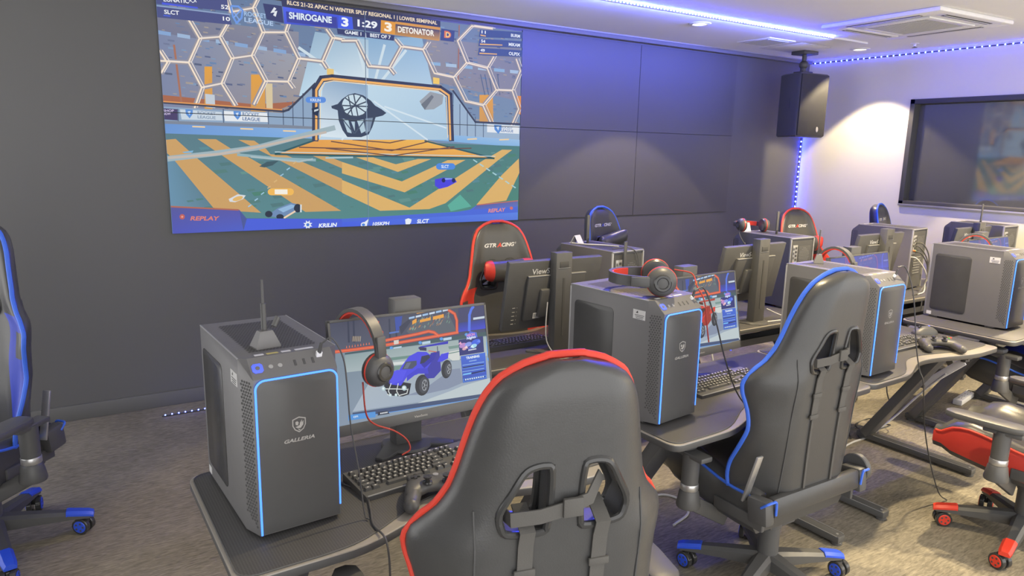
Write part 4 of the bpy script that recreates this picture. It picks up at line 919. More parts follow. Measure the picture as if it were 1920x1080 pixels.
('l','#a4a8ae',.002,[(.1213,-.0292),(.1286,-.0303)]),
('l','#a4a8ae',.002,[(.1213,-.0292),(.122,-.0448)]),
('l','#a4a8ae',.002,[(.1213,-.0292),(.1145,-.0377)]),
('l','#a4a8ae',.002,[(.1213,-.0292),(.1164,-.0188)]),
('l','#a4a8ae',.002,[(.1213,-.0292),(.1251,-.0142)]),
('p','#3c3e44',[(-.0839,-.051),(-.0865,-.0585),(-.0906,-.0648),(-.096,-.0692),(-.1019,-.0714),(-.108,-.071),(-.1135,-.0683),(-.118,-.0634),(-.1209,-.0568),(-.1221,-.0491),(-.1214,-.0412),(-.1189,-.0338),(-.1148,-.0275),(-.1095,-.023),(-.1036,-.0208),(-.0975,-.0211),(-.092,-.0238),(-.0875,-.0287),(-.0844,-.0353),(-.0832,-.043)]),
('p','#4c4f56',[(-.085,-.0502),(-.0869,-.0561),(-.0898,-.0611),(-.0934,-.0647),(-.0975,-.0665),(-.1015,-.0665),(-.1051,-.0645),(-.108,-.0608),(-.1098,-.0558),(-.1104,-.0499),(-.1098,-.0437),(-.1079,-.0379),(-.105,-.0329),(-.1014,-.0293),(-.0974,-.0274),(-.0933,-.0274),(-.0897,-.0294),(-.0868,-.033),(-.085,-.0381),(-.0843,-.044)]),
('p','#8a8e96',[(-.0868,-.0494),(-.0881,-.0536),(-.09,-.0572),(-.0923,-.0598),(-.0948,-.0612),(-.0973,-.0612),(-.0994,-.0599),(-.1011,-.0574),(-.1022,-.054),(-.1024,-.0498),(-.1019,-.0455),(-.1006,-.0414),(-.0988,-.0378),(-.0965,-.0352),(-.094,-.0338),(-.0915,-.0337),(-.0893,-.035),(-.0876,-.0375),(-.0866,-.041),(-.0863,-.0451)]),
('p','#3c3e44',[(-.0887,-.0489),(-.0897,-.0521),(-.0911,-.0548),(-.0928,-.0568),(-.0947,-.0579),(-.0966,-.058),(-.0982,-.057),(-.0995,-.0551),(-.1002,-.0524),(-.1004,-.0493),(-.1,-.046),(-.0991,-.0428),(-.0976,-.0401),(-.0959,-.0381),(-.094,-.037),(-.0922,-.0369),(-.0905,-.0379),(-.0893,-.0398),(-.0885,-.0425),(-.0883,-.0456)]),
('l','#a4a8ae',.002,[(-.0944,-.0475),(-.0875,-.0486)]),
('l','#a4a8ae',.002,[(-.0944,-.0475),(-.0935,-.06)]),
('l','#a4a8ae',.002,[(-.0944,-.0475),(-.1007,-.0541)]),
('l','#a4a8ae',.002,[(-.0944,-.0475),(-.0992,-.039)]),
('l','#a4a8ae',.002,[(-.0944,-.0475),(-.0911,-.0356)]),
('p','#32343c',[(-.1162,-.0259),(-.025,-.0553),(-.0364,-.09),(-.0605,-.0932),(-.11,-.0809),(-.1208,-.0539)]),
('p','#4444a8',[(.0575,.0359),(.0912,.0387),(.0907,-.029),(.0613,-.0507),(.0366,-.0486),(.0258,-.0339)]),
('p','#5050e0',[(-.0524,.0094),(-.0239,.0363),(.0094,.0471),(.0415,.0419),(.0567,.0285),(.0635,.0126),(.0401,-.0138),(-.0023,-.0294),(-.0385,-.0311),(-.0628,-.0563),(-.097,-.047)]),
('p','#5858e8',[(-.1194,-.02),(-.1069,-.0094),(-.0712,-.0023),(-.0364,-.0094),(-.0552,-.0393),(-.099,-.0467)]),
('p','#4848cc',[(-.0382,-.0275),(.0039,-.0082),(.0401,-.0138),(.0424,-.0327),(-.0019,-.0258),(-.04,-.0455)]),
('p','#4e4ee0',[(.0792,.0028),(.0963,.0267),(.1263,.0293),(.1212,.008),(.0958,.0004)]),
('p','#3c3ca8',[(.0137,.0088),(.0486,.0297),(.0825,.0362),(.0676,.012),(.028,-.0119)]),
('p','#50566a',[(-.0536,-.0031),(-.0375,.02),(.0024,.0178),(.001,.0033),(-.0162,-.007)]),
('p','#6a7288',[(-.0476,-.0022),(-.0339,.0158),(-.018,.0153),(-.0318,-.0028)]),
('p','#3c4058',[(.0133,.0051),(.0219,.0298),(.0488,.0315),(.054,.0215),(.0298,.0064)]),
('p','#4040b8',[(.0191,.0635),(.1281,.0677),(.1263,.0585),(.0268,.0588),(.0102,.0555)]),
('p','#3a3c58',[(.0129,.0625),(.043,.0566),(.0419,.0455),(.0179,.0507)]),
('l','#4c5066',.003,[(.0844,.0547),(.0842,.0322)]),
('l','#c86a50',.003,[(.0501,.0444),(.0784,.0367)]),
('p','#44466e',[(-.1234,-.0211),(-.0981,-.0378),(-.1022,-.0408),(-.122,-.0267)]),
('l','#d4dad8',.003,[(-.1193,-.0577),(-.0812,-.0641),(-.0426,-.0725)]),
('l','#d4dad8',.003,[(-.0967,-.0435),(-.1087,-.0667),(-.1025,-.0822)]),
('l','#d4dad8',.003,[(-.0718,-.0476),(-.08,-.0716),(-.072,-.0893)]),
('l','#d4dad8',.003,[(-.1135,-.0767),(-.1025,-.0829)]),
('l','#d4dad8',.003,[(-.0718,-.0876),(-.0439,-.0851),(-.0386,-.0713)]),
('p','#b8d0d4',[(-.1181,-.0572),(-.1186,-.0593),(-.1198,-.0611),(-.1215,-.0624),(-.1234,-.0631),(-.1256,-.0631),(-.1276,-.0624),(-.1294,-.0611),(-.1308,-.0593),(-.1315,-.0571),(-.1316,-.0549),(-.1311,-.0528),(-.13,-.051),(-.1283,-.0497),(-.1263,-.0491),(-.1242,-.0491),(-.1221,-.0498),(-.1203,-.0511),(-.119,-.0529),(-.1182,-.055)]),
('p','#e6eef0',[(-.1222,-.0558),(-.1225,-.057),(-.123,-.0579),(-.1239,-.0587),(-.1249,-.059),(-.1259,-.0591),(-.127,-.0587),(-.1279,-.058),(-.1285,-.057),(-.1289,-.0559),(-.1289,-.0547),(-.1287,-.0535),(-.1281,-.0525),(-.1273,-.0518),(-.1263,-.0514),(-.1252,-.0514),(-.1242,-.0518),(-.1233,-.0525),(-.1226,-.0535),(-.1222,-.0546)]),
('p','#b8d0d4',[(-.0434,-.0676),(-.044,-.0702),(-.0455,-.0724),(-.0476,-.0741),(-.0501,-.0749),(-.0528,-.0749),(-.0554,-.074),(-.0577,-.0723),(-.0594,-.0701),(-.0603,-.0675),(-.0605,-.0647),(-.0598,-.0621),(-.0584,-.0599),(-.0563,-.0583),(-.0538,-.0575),(-.0511,-.0575),(-.0485,-.0583),(-.0462,-.06),(-.0445,-.0622),(-.0435,-.0648)]),
('p','#e6eef0',[(-.0484,-.066),(-.0487,-.0675),(-.0495,-.0687),(-.0505,-.0696),(-.0518,-.07),(-.0531,-.0701),(-.0544,-.0696),(-.0555,-.0687),(-.0564,-.0675),(-.0569,-.0661),(-.0569,-.0646),(-.0566,-.0632),(-.0558,-.0619),(-.0548,-.0611),(-.0535,-.0606),(-.0522,-.0606),(-.0509,-.061),(-.0498,-.0619),(-.0489,-.0631),(-.0484,-.0645)]),
('p','#b8d0d4',[(-.0782,-.085),(-.0786,-.0865),(-.0795,-.0878),(-.0807,-.0888),(-.0821,-.0892),(-.0837,-.0892),(-.0852,-.0887),(-.0865,-.0877),(-.0875,-.0864),(-.0881,-.0849),(-.0882,-.0833),(-.0878,-.0817),(-.0869,-.0804),(-.0857,-.0795),(-.0843,-.079),(-.0827,-.079),(-.0812,-.0795),(-.0799,-.0805),(-.0789,-.0818),(-.0783,-.0834)]),
('p','#e6eef0',[(-.0814,-.0837),(-.0816,-.0846),(-.082,-.0853),(-.0827,-.0858),(-.0834,-.0861),(-.0842,-.0861),(-.0849,-.0858),(-.0856,-.0853),(-.0861,-.0846),(-.0864,-.0837),(-.0864,-.0828),(-.0862,-.082),(-.0858,-.0813),(-.0851,-.0808),(-.0844,-.0805),(-.0836,-.0805),(-.0829,-.0808),(-.0822,-.0813),(-.0817,-.082),(-.0814,-.0828)]),
('p','#b8d0d4',[(-.0982,-.0823),(-.0986,-.0838),(-.0994,-.0851),(-.1006,-.086),(-.1021,-.0865),(-.1036,-.0865),(-.1051,-.086),(-.1064,-.085),(-.1074,-.0837),(-.108,-.0821),(-.1081,-.0805),(-.1077,-.079),(-.1068,-.0777),(-.1056,-.0768),(-.1042,-.0763),(-.1026,-.0763),(-.1011,-.0768),(-.0998,-.0778),(-.0988,-.0791),(-.0983,-.0806)]),
('p','#e6eef0',[(-.1014,-.081),(-.1016,-.0818),(-.102,-.0825),(-.1026,-.083),(-.1033,-.0833),(-.1041,-.0833),(-.1049,-.0831),(-.1055,-.0825),(-.106,-.0818),(-.1063,-.081),(-.1063,-.0801),(-.1061,-.0793),(-.1057,-.0786),(-.1051,-.0781),(-.1043,-.0778),(-.1036,-.0778),(-.1028,-.078),(-.1022,-.0786),(-.1017,-.0793),(-.1014,-.0801)]),
('p','#3a3f7a',[(.1689,.0662),(.2692,.0669),(.268,.0103),(.1677,.0109)]),
('p','#b88ac8',[(.1992,.0484),(.1994,.0458),(.198,.043),(.1954,.0405),(.1916,.0384),(.1871,.037),(.1824,.0363),(.1778,.0365),(.1739,.0376),(.171,.0393),(.1694,.0416),(.1693,.0443),(.1706,.047),(.1732,.0495),(.1769,.0516),(.1814,.053),(.1861,.0537),(.1907,.0535),(.1946,.0525),(.1976,.0507)]),
('p','#8a9ae8',[(.2207,.0491),(.2208,.0466),(.2195,.044),(.217,.0416),(.2134,.0396),(.2092,.0383),(.2046,.0377),(.2003,.0379),(.1965,.0388),(.1938,.0405),(.1922,.0427),(.1921,.0452),(.1933,.0478),(.1959,.0502),(.1994,.0521),(.2037,.0535),(.2082,.0541),(.2125,.054),(.2163,.053),(.2191,.0513)]),
('p','#4a6ae0',[(.2567,.0537),(.2569,.0504),(.2553,.047),(.2519,.0439),(.2472,.0413),(.2416,.0395),(.2357,.0387),(.23,.039),(.2251,.0402),(.2215,.0424),(.2194,.0453),(.2192,.0485),(.2209,.0519),(.2242,.055),(.2288,.0576),(.2344,.0594),(.2403,.0602),(.246,.06),(.251,.0587),(.2547,.0565)]),
('p','#9fd4ec',[(.2405,.0401),(.2406,.0378),(.2395,.0355),(.2372,.0334),(.234,.0317),(.2302,.0305),(.2262,.0299),(.2223,.0301),(.219,.031),(.2165,.0325),(.2152,.0344),(.215,.0366),(.2161,.0389),(.2184,.041),(.2216,.0428),(.2253,.044),(.2294,.0445),(.2333,.0444),(.2366,.0435),(.2391,.042)]),
('p','#d8a8b8',[(.1988,.0348),(.1989,.0332),(.1981,.0315),(.1964,.03),(.1941,.0287),(.1914,.0278),(.1885,.0274),(.1857,.0276),(.1833,.0282),(.1815,.0293),(.1805,.0307),(.1804,.0323),(.1812,.034),(.1828,.0355),(.1851,.0368),(.1879,.0377),(.1908,.0381),(.1936,.0379),(.196,.0373),(.1978,.0362)]),
('p','#5a60c0',[(.22,.0335),(.2201,.0321),(.2194,.0305),(.2179,.0291),(.2158,.028),(.2132,.0272),(.2106,.0268),(.208,.0269),(.2058,.0275),(.2042,.0285),(.2033,.0298),(.2032,.0313),(.2039,.0328),(.2054,.0342),(.2075,.0354),(.21,.0362),(.2127,.0365),(.2152,.0364),(.2175,.0358),(.2191,.0348)]),
('p','#e6a8c8',[(.1662,.052),(.1766,.0598),(.1815,.0484)]),
('p','#f0d0d8',[(.1886,.0356),(.1991,.0434),(.2041,.0319)]),
('p','#d0f0f8',[(.2128,.0342),(.2234,.0421),(.2285,.0305)]),
('p','#6a8cf0',[(.2412,.0498),(.2519,.0577),(.2571,.0462)]),
('p','#5a70d8',[(.2006,.0756),(.2176,.0908),(.2437,.0837),(.2464,.0659),(.2016,.0639)]),
('t', '#e89ac8', 'NEON', (.2033, .0725), (.236, .0738), .01, 0, .03),
('t', '#e8f0fa', 'Nights', (.2015, .0627), (.2396, .0648), .0092, .2, .03),
('g',['#4458b0','#3f58c0','#4a72d8','#4a6ad0'],[(.1711,-.0856),(.2696,-.086),(.2723,.0077),(.1718,.0084)]),
('t', '#e8f2fa', 'TRAINING', (.1924, -.0054), (.2473, -.0055), .0092, 0, .04),
('l','#8fb8ec',.0022,[(.176,-.0241),(.2644,-.0248)]),
('l','#7aa4e4',.0022,[(.1748,-.0354),(.2632,-.0364)]),
('l','#8fb8ec',.0022,[(.1737,-.0468),(.262,-.048)]),
('l','#7aa4e4',.0022,[(.1725,-.0581),(.2608,-.0595)]),
('l','#2a3468',.004,[(.1764,-.033),(.2613,-.033)]),
('l','#2a3468',.005,[(.207,-.0578),(.2657,-.0567)]),
('l','#7ac0f4',.005,[(.1762,-.0568),(.2071,-.0566)]),
('p','#5a90e4',[(.1725,-.0716),(.2687,-.0721),(.2685,-.0831),(.1726,-.0839)]),
('p','#3f5ab0',[(.1754,-.0728),(.2658,-.074),(.2659,-.0811),(.1754,-.082)]),
('p','#dcecfa',[(.1806,-.0783),(.1859,-.0783),(.1863,-.0738),(.1811,-.0737)]),
('p','#dcecfa',[(.1894,-.0783),(.1947,-.0784),(.1952,-.0739),(.1899,-.0738)]),
('p','#dcecfa',[(.1982,-.0784),(.2036,-.0785),(.204,-.0739),(.1987,-.0738)]),
('p','#dcecfa',[(.2071,-.0785),(.2125,-.0786),(.2129,-.074),(.2076,-.0739)]),
('p','#dcecfa',[(.216,-.0786),(.2214,-.0786),(.2219,-.0741),(.2165,-.074)]),
('p','#dcecfa',[(.225,-.0786),(.2304,-.0787),(.2308,-.0741),(.2255,-.0741)]),
('p','#dcecfa',[(.234,-.0787),(.2394,-.0788),(.2398,-.0742),(.2344,-.0741)]),
('p','#dcecfa',[(.243,-.0788),(.2484,-.0789),(.2489,-.0743),(.2435,-.0742)]),
('p','#dcecfa',[(.2521,-.0789),(.2575,-.079),(.258,-.0743),(.2525,-.0743)]),
('p','#4a4e58',[(.283,.0455),(.3015,.047),(.3014,-.022),(.2898,-.0223),(.2822,-.0074)]),
('p','#e8ecf0',[(.2833,.0356),(.291,.0385),(.292,.0305),(.2854,.0291)]),
('p','#e8ecf0',[(.2839,.023),(.2915,.0259),(.2926,.0179),(.286,.0164)]),
('p','#e8ecf0',[(.2844,.0103),(.2921,.0132),(.2931,.0052),(.2865,.0038)]),
('p','#e8ecf0',[(.285,-.0023),(.2926,.0005),(.2937,-.0075),(.2871,-.0089)]),
('p','#68a8f0',[(.2829,.0671),(.2961,.0615),(.2947,.0479),(.2805,.0438),(.2795,-.0109),(.2985,-.0275),(.2981,-.0452),(.2787,-.0187)]),
('p','#4a5878',[(-.2369,-.1149),(.2941,-.1393),(.2931,-.149),(.1583,-.1467),(-.2384,-.1303)]),
('l','#5a9ae8',.002,[(-.2385,-.1314),(.2972,-.1537)]),
('p','#5a96d8',[(-.2517,-.1191),(-.1601,-.125),(-.1612,-.1433),(-.2534,-.1362)]),
('t', '#e8f2fa', 'CF1', (-.2356, -.1319), (-.2203, -.132), .0062, 0, .03),
('p','#3a4050',[(-.1528,-.1278),(-.1187,-.1298),(-.1121,-.1411),(-.1532,-.1395)]),
('p','#e8ecf0',[(-.1442,-.1365),(-.1405,-.1366),(-.1401,-.1324),(-.1438,-.1323)]),
('p','#e8ecf0',[(-.1389,-.1367),(-.1352,-.1368),(-.1348,-.1325),(-.1385,-.1325)]),
('p','#e8ecf0',[(-.1336,-.1368),(-.1298,-.1369),(-.1294,-.1327),(-.1332,-.1326)]),
('p','#e8ecf0',[(-.1282,-.137),(-.1245,-.1371),(-.1241,-.1328),(-.1278,-.1327)]),
('p','#e8ecf0',[(-.1229,-.1371),(-.1191,-.1372),(-.1187,-.133),(-.1225,-.1329)]),
('p','#7ab4f0',[(-.0667,-.1559),(-.0626,-.156),(-.0623,-.1527),(-.0664,-.1527)]),
('p','#7ab4f0',[(-.0608,-.156),(-.0567,-.156),(-.0564,-.1528),(-.0605,-.1528)]),
('p','#7ab4f0',[(-.0549,-.1561),(-.0507,-.1561),(-.0504,-.1529),(-.0546,-.1528)]),
('p','#7ab4f0',[(-.0489,-.1562),(-.0448,-.1562),(-.0445,-.153),(-.0486,-.1529)]),
('p','#7ab4f0',[(-.043,-.1563),(-.0388,-.1563),(-.0385,-.1531),(-.0427,-.153)]),
('p','#7ab4f0',[(-.037,-.1564),(-.0328,-.1564),(-.0325,-.1532),(-.0367,-.1531)]),
('p','#7ab4f0',[(-.031,-.1565),(-.0268,-.1565),(-.0265,-.1533),(-.0307,-.1532)]),
('p','#7ab4f0',[(-.025,-.1566),(-.0208,-.1566),(-.0204,-.1534),(-.0247,-.1533)]),
('p','#7ab4f0',[(-.019,-.1566),(-.0147,-.1567),(-.0144,-.1535),(-.0186,-.1534)]),
('p','#7ab4f0',[(-.0129,-.1567),(-.0087,-.1568),(-.0083,-.1535),(-.0126,-.1535)]),
('p','#7ab4f0',[(-.0068,-.1568),(-.0026,-.1569),(-.0023,-.1536),(-.0065,-.1536)]),
('p','#7ab4f0',[(-.0008,-.1569),(.0035,-.157),(.0038,-.1537),(-.0004,-.1537)]),
('p','#7ab4f0',[(.0053,-.157),(.0096,-.1571),(.01,-.1538),(.0057,-.1538)]),
('p','#7ab4f0',[(.0115,-.1571),(.0158,-.1572),(.0161,-.1539),(.0118,-.1539)]),
('p','#7ab4f0',[(.0176,-.1572),(.0219,-.1573),(.0222,-.154),(.0179,-.1539)]),
('p','#7ab4f0',[(.0237,-.1573),(.0281,-.1574),(.0284,-.1541),(.0241,-.154)]),
('p','#7ab4f0',[(.1993,-.156),(.2036,-.1558),(.204,-.1524),(.1996,-.1525)]),
('p','#7ab4f0',[(.2055,-.1558),(.2098,-.1556),(.2102,-.1522),(.2058,-.1523)]),
('p','#7ab4f0',[(.2117,-.1556),(.2161,-.1555),(.2164,-.152),(.2121,-.1522)]),
('p','#7ab4f0',[(.2179,-.1554),(.2223,-.1553),(.2227,-.1518),(.2183,-.152)]),
('p','#7ab4f0',[(.2242,-.1552),(.2286,-.1551),(.2289,-.1516),(.2246,-.1518)]),
('p','#7ab4f0',[(.2305,-.155),(.2349,-.1549),(.2352,-.1514),(.2308,-.1516)]),
('p','#7ab4f0',[(.2368,-.1548),(.2412,-.1547),(.2415,-.1513),(.2371,-.1514)]),
('p','#7ab4f0',[(.2431,-.1547),(.2475,-.1545),(.2479,-.1511),(.2434,-.1512)]),
('p','#7ab4f0',[(.2494,-.1545),(.2538,-.1543),(.2542,-.1509),(.2498,-.151)]),
('p','#e8ecf8',[(.2041,.0231),(.208,.0231),(.2084,.0273),(.2045,.0272)]),
('p','#e8ecf8',[(.2096,.0232),(.2135,.0233),(.214,.0275),(.2101,.0274)]),
('p','#e8ecf8',[(.2152,.0233),(.2191,.0234),(.2196,.0276),(.2156,.0275)]),
('p','#e8ecf8',[(.2208,.0234),(.2247,.0235),(.2252,.0277),(.2212,.0277)]),
('p','#e8ecf8',[(.2264,.0236),(.2303,.0237),(.2308,.0279),(.2268,.0278)]),
('p','#e8ecf8',[(.232,.0237),(.236,.0238),(.2364,.028),(.2324,.0279)]),
('p','#a8c8f0',[(.2033,-.0154),(.2069,-.0154),(.2072,-.0124),(.2036,-.0124)]),
('p','#a8c8f0',[(.2085,-.0154),(.2121,-.0154),(.2124,-.0124),(.2088,-.0124)]),
('p','#a8c8f0',[(.2137,-.0154),(.2173,-.0154),(.2176,-.0124),(.214,-.0124)]),
('p','#a8c8f0',[(.2189,-.0154),(.2225,-.0154),(.2228,-.0123),(.2192,-.0124)]),
('p','#a8c8f0',[(.2241,-.0154),(.2278,-.0154),(.2281,-.0123),(.2244,-.0123)]),
('p','#a8c8f0',[(.2293,-.0154),(.233,-.0154),(.2333,-.0123),(.2296,-.0123)]),
('p','#e8eef4',[(.2891,-.1424),(.2887,-.144),(.2877,-.1454),(.2864,-.1464),(.2848,-.1469),(.2831,-.1469),(.2815,-.1463),(.28,-.1453),(.2789,-.1439),(.2783,-.1422),(.2782,-.1405),(.2787,-.1389),(.2796,-.1375),(.2809,-.1365),(.2825,-.136),(.2842,-.136),(.2859,-.1366),(.2873,-.1376),(.2884,-.139),(.289,-.1407)]),
('p','#e8d4a8',[(.291,-.1328),(.2908,-.1336),(.2902,-.1343),(.2895,-.1348),(.2885,-.135),(.2875,-.135),(.2866,-.1347),(.2857,-.1342),(.2851,-.1334),(.2847,-.1326),(.2846,-.1318),(.2849,-.1309),(.2854,-.1303),(.2862,-.1298),(.2871,-.1295),(.2881,-.1296),(.2891,-.1299),(.2899,-.1304),(.2906,-.1311),(.2909,-.132)])]

def turn_red(h):
    c = [int(h[i:i + 2], 16) / 255 for i in (1, 3, 5)]
    return '#%02x%02x%02x' % tuple(int(255 * min(1, v)) for v in (c[2] * .95, c[0] * .9, c[1] * .75)) if c[2] > 1.3 * c[0] and c[2] > 1.3 * c[1] else h
MON2 = [(it[0], turn_red(it[1]), *it[2:]) if 202 <= i <= 215 and it[0] == 'p' else it for i, it in enumerate(MON)]

# ------------------------------------------------------------------ the room
WY, WX = 5.10, 7.06
def struct(name, mb, mats, parent=None, **k):
    o = mb.build(name, mats, parent, **k); o['kind'] = 'structure'; return o
struct('floor', MB().box((2.53, 2.21, -.05), (9.1, 6.0, .1)), 'carpet')
struct('ceiling', MB().box((2.53, 2.21, CEIL + .05), (9.1, 6.0, .1)), 'ceiling_white')
struct('wall_back', MB().box((2.53, WY + .06, 1.385), (9.1, .12, 2.77)), 'wall_dark')
struct('left_light_block', MB().box((-2.08, .90, 1.385), (.12, 3.4, 2.77)), 'wall_dark')  # unseen short wall, added to hold back world light from the open side
GY0, GY1, GZ0, GZ1 = 1.90, 3.93, 1.30, 2.315
wr = MB()
wr.box((WX + .06, (GY1 + WY + .12) / 2, 1.385), (.12, WY + .12 - GY1, 2.77)); wr.box((WX + .06, (GY0 - .79) / 2, 1.385), (.12, GY0 + .79, 2.77))
wr.box((WX + .06, (GY0 + GY1) / 2, GZ0 / 2), (.12, GY1 - GY0, GZ0)); wr.box((WX + .06, (GY0 + GY1) / 2, (GZ1 + CEIL) / 2), (.12, GY1 - GY0, CEIL - GZ1))
struct('wall_right', wr, 'wall_white')
wi = MB(); fr = .045
for y in (GY0 + fr / 2, GY1 - fr / 2): wi.box((WX + .045, y, (GZ0 + GZ1) / 2), (.13, fr, GZ1 - GZ0), .003)
for z in (GZ0 + fr / 2, GZ1 - fr / 2): wi.box((WX + .045, (GY0 + GY1) / 2, z), (.13, GY1 - GY0, fr), .003)
win = struct('window_1', wi, 'slot_dark')
sill = MB().box((WX - .02, (GY0 + GY1) / 2, GZ0 + .004), (.012, GY1 - GY0, .02), .002).build('window_trim', 'trim_silver', win)
MB().box((WX + .085, (GY0 + GY1) / 2, (GZ0 + GZ1) / 2), (.012, GY1 - GY0 - .08, GZ1 - GZ0 - .08)).build('window_pane', 'smoked_glass', win)
struct('baseboard_back', MB().box((2.53, WY - .008, .05), (9.0, .016, .10), .003), 'wall_dark')
struct('baseboard_right', MB().box((WX - .007, 2.15, .04), (.014, 5.88, .08), .003), 'trim_grey')
struct('trim_1', MB().box((2.5, WY - .045, CEIL - .02), (9.0, .05, .04), .003), 'trim_grey')
struct('trim_2', MB().box((2.5, WY - .073, CEIL - .004), (9.0, .008, .008)), 'trim_silver')

# ------------------------------------------------------------------ the video wall: four by two panels, the left four lit
PX0, PW, PW2, PZ0, PH = .599, 1.347, 1.298, 1.167, .774
SW, SH = 2 * PW, 2 * PH
POS = ['lower', 'upper']; COLN = ['first', 'second', 'third', 'fourth']
BIG_SC = (1.0, 1.0)
def crowd():
    """Speckles of spectators, haze streaks and grass flecks that give the arena its grain."""
    rn = random.Random(5); out = []
    for k in range(620):
        a = rn.uniform(.02, 2.68); b = rn.uniform(.80, 1.50)
        if .95 < a < 1.9 and b < 1.22: continue
        s_ = rn.uniform(.006, .02); c = rn.choice(['#5d6788', '#707a98', '#8a8fa6', '#9a9298', '#6a86ae', '#a39a94', '#58627e', '#7f98b8'])
        out.append(('p', c, [(a, b), (a + s_ * 2.2, b - s_ * .12), (a + s_ * 2.2, b + s_ * .5), (a, b + s_ * .62)]))
    return out
def grass():
    rn = random.Random(8); out = []
    for k in range(160):
        a = rn.uniform(.05, 2.6); b = rn.uniform(.12, .56); s_ = rn.uniform(.02, .09)
        c = rn.choice(['#557f7c', '#4d8272', '#63918c', '#5a8a94', '#52797c'])
        out.append(('p', c, [(a, b), (a + s_, b + s_ * .15), (a + s_ * .8, b + s_ * .4), (a - s_ * .2, b + s_ * .3)]))
    return out
k0 = [i for i, it in enumerate(BIG) if it[0] == 'p'][0]; k1 = [i for i, it in enumerate(BIG) if it[1] == '#cba066'][0]
BIGS = BIG[:k0] + crowd() + BIG[k0:k1] + grass() + BIG[k1:]
pw_mesh = {}
for c in range(4):
    for r in range(2):
        lit = c < 2
        what = {(0, 0): 'lit panel of the video wall showing the left pitch stripes and a replay banner', (0, 1): 'lit panel of the video wall showing the blue team score and hexagon lattice',
                (1, 0): 'lit panel of the video wall showing the blue overturned car and chevron stripes', (1, 1): 'lit panel of the video wall showing the orange team score and goal frame',
                (2, 0): 'dark unlit video wall panel touching the lit picture, in the bottom row', (2, 1): 'dark unlit video wall panel touching the lit picture, in the top row',
                (3, 0): 'dark unlit video wall panel nearest the room corner, in the bottom row', (3, 1): 'dark unlit video wall panel nearest the room corner, in the top row'}[(c, r)]
        pw = PW if lit else PW2; x = PX0 + (PW * (c + .5) if lit else 2 * PW + PW2 * (c - 1.5)); z = PZ0 + PH * (r + .5)
        t = thing('display_panel', what, 'video wall panel', (x, WY, z), 0, 'panels of the video wall')
        MB().box((0, -.004, 0), (pw - .002, .010, PH - .002), .001).build('frame', 'slot_dark', t)
        gl = MB().box((0, -.0095, 0), (pw - .007, .003, PH - .007)).build('display', 'panel_glass', t)
        if lit:
            picture('screen_image', BIGS, gl, (-PW / 2 - c * PW, -.0114, -PH / 2 - r * PH), (1, 0, 0), (0, 0, 1), (0, -1, 0), clip=(c * PW + .0025, (c + 1) * PW - .0025, r * PH + .0025, (r + 1) * PH - .0025), step=.000015)

# ------------------------------------------------------------------ ceiling fittings
rail = MB().box((3.3, 3.955, CEIL - .008), (5.9, .030, .016), .002)
struct('trim_3', rail, 'ceiling_white')
def led_run(label, pts_a, pts_b, n, axis, group=None, rr=.0065, dot='led_dot'):
    a = Vector(pts_a); b = Vector(pts_b); d = b - a
    t = thing('led_strip', label, 'led strip', a, 0, group)
    bk = MB(); bk.bar((0, 0, 0), tuple(d), .010, .004, up=axis); bk.build('backing', 'slot_dark', t)
    first = None
    for i in range(n):
        p = d * ((i + .5) / n) + Vector(axis) * .005
        if first is None:
            first = MB().ball((0, 0, 0), rr, n=8).build('led', dot, t); o = first
        else:
            o = first.copy(); COL.objects.link(o); o.parent = t
        o.location = p
    return t
led_run('blue led strip on the ceiling rail above the video wall', (2.6, 3.938, CEIL - .010), (5.74, 3.938, CEIL - .010), 100, (0, -1, 0), 'blue led strips', .0055)
led_run('blue led strip along the top of the white wall', (WX - .004, 5.06, CEIL - .026), (WX - .004, .6, CEIL - .026), 72, (-1, 0, 0), 'blue led strips', .006, 'led_dot_soft')
led_run('blue led strip running down the room corner under the speaker', (WX - .035, WY - .004, 2.55), (WX - .035, WY - .004, 1.0), 28, (0, -1, 0), 'blue led strips', .007, 'led_dot_dim')
led_run('blue led strip lying on the floor along the dark wall', (.44, 4.885, .006), (2.2, 4.885, .006), 44, (0, 0, 1), 'blue led strips', .004, 'led_dot_floor')
for i, (x, y) in enumerate(((4.41, 4.22), (6.58, 4.22))):
    t = thing('downlight', ('round recessed ceiling downlight nearest the led rail above the dark panels', 'round recessed ceiling downlight nearest the corner speaker')[i], 'ceiling light', (x, y, CEIL), 0, 'recessed downlights')
    MB().lathe([(.055, -.002), (.085, -.002), (.088, .0), (.085, -.006), (.062, -.010), (.055, -.004)], 32, cap=False).build('trim_ring', 'white_plastic', t)
    MB().lathe([(0, -.0035), (.056, -.0035), (.056, -.001), (0, -.001)], 32).build('lamp_disc', 'lamp_disc', t)
ac = thing('air_conditioner', 'white four way cassette air conditioner set in the ceiling', 'air conditioner', (5.62, 3.18, CEIL), -3)
q = MB()
for s in (-1, 1):
    q.box((s * .405, 0, -.016), (.13, .94, .032), .012); q.box((0, s * .405, -.016), (.70, .13, .032), .012)
q.box((0, 0, -.012), (.70, .70, .02), .004); q.build('panel_frame', 'white_plastic', ac)
for i, (dx, dy, sx, sy) in enumerate(((0, .325, .58, .045), (0, -.325, .58, .045), (.325, 0, .045, .58), (-.325, 0, .045, .58))):
    lo = MB().box((dx * 1.2, dy * 1.2, -.031), (sx, sy, .006), .001).build('air_slot', 'slot_dark', ac)
    MB().box((dx * 1.2, dy * 1.2, -.0345), (sx * .98 if sx > .1 else .008, sy * .98 if sy > .1 else .008, .003)).build('louvre', 'white_plastic', lo)
gr = MB(); gr.box((0, 0, -.027), (.50, .50, .012), .003)
for k in range(24): gr.box((0, -.22 + k * .0191, -.034), (.44, .006, .003))
gr.build('intake_grille', ['vent_grey'], ac)
gf = MB()
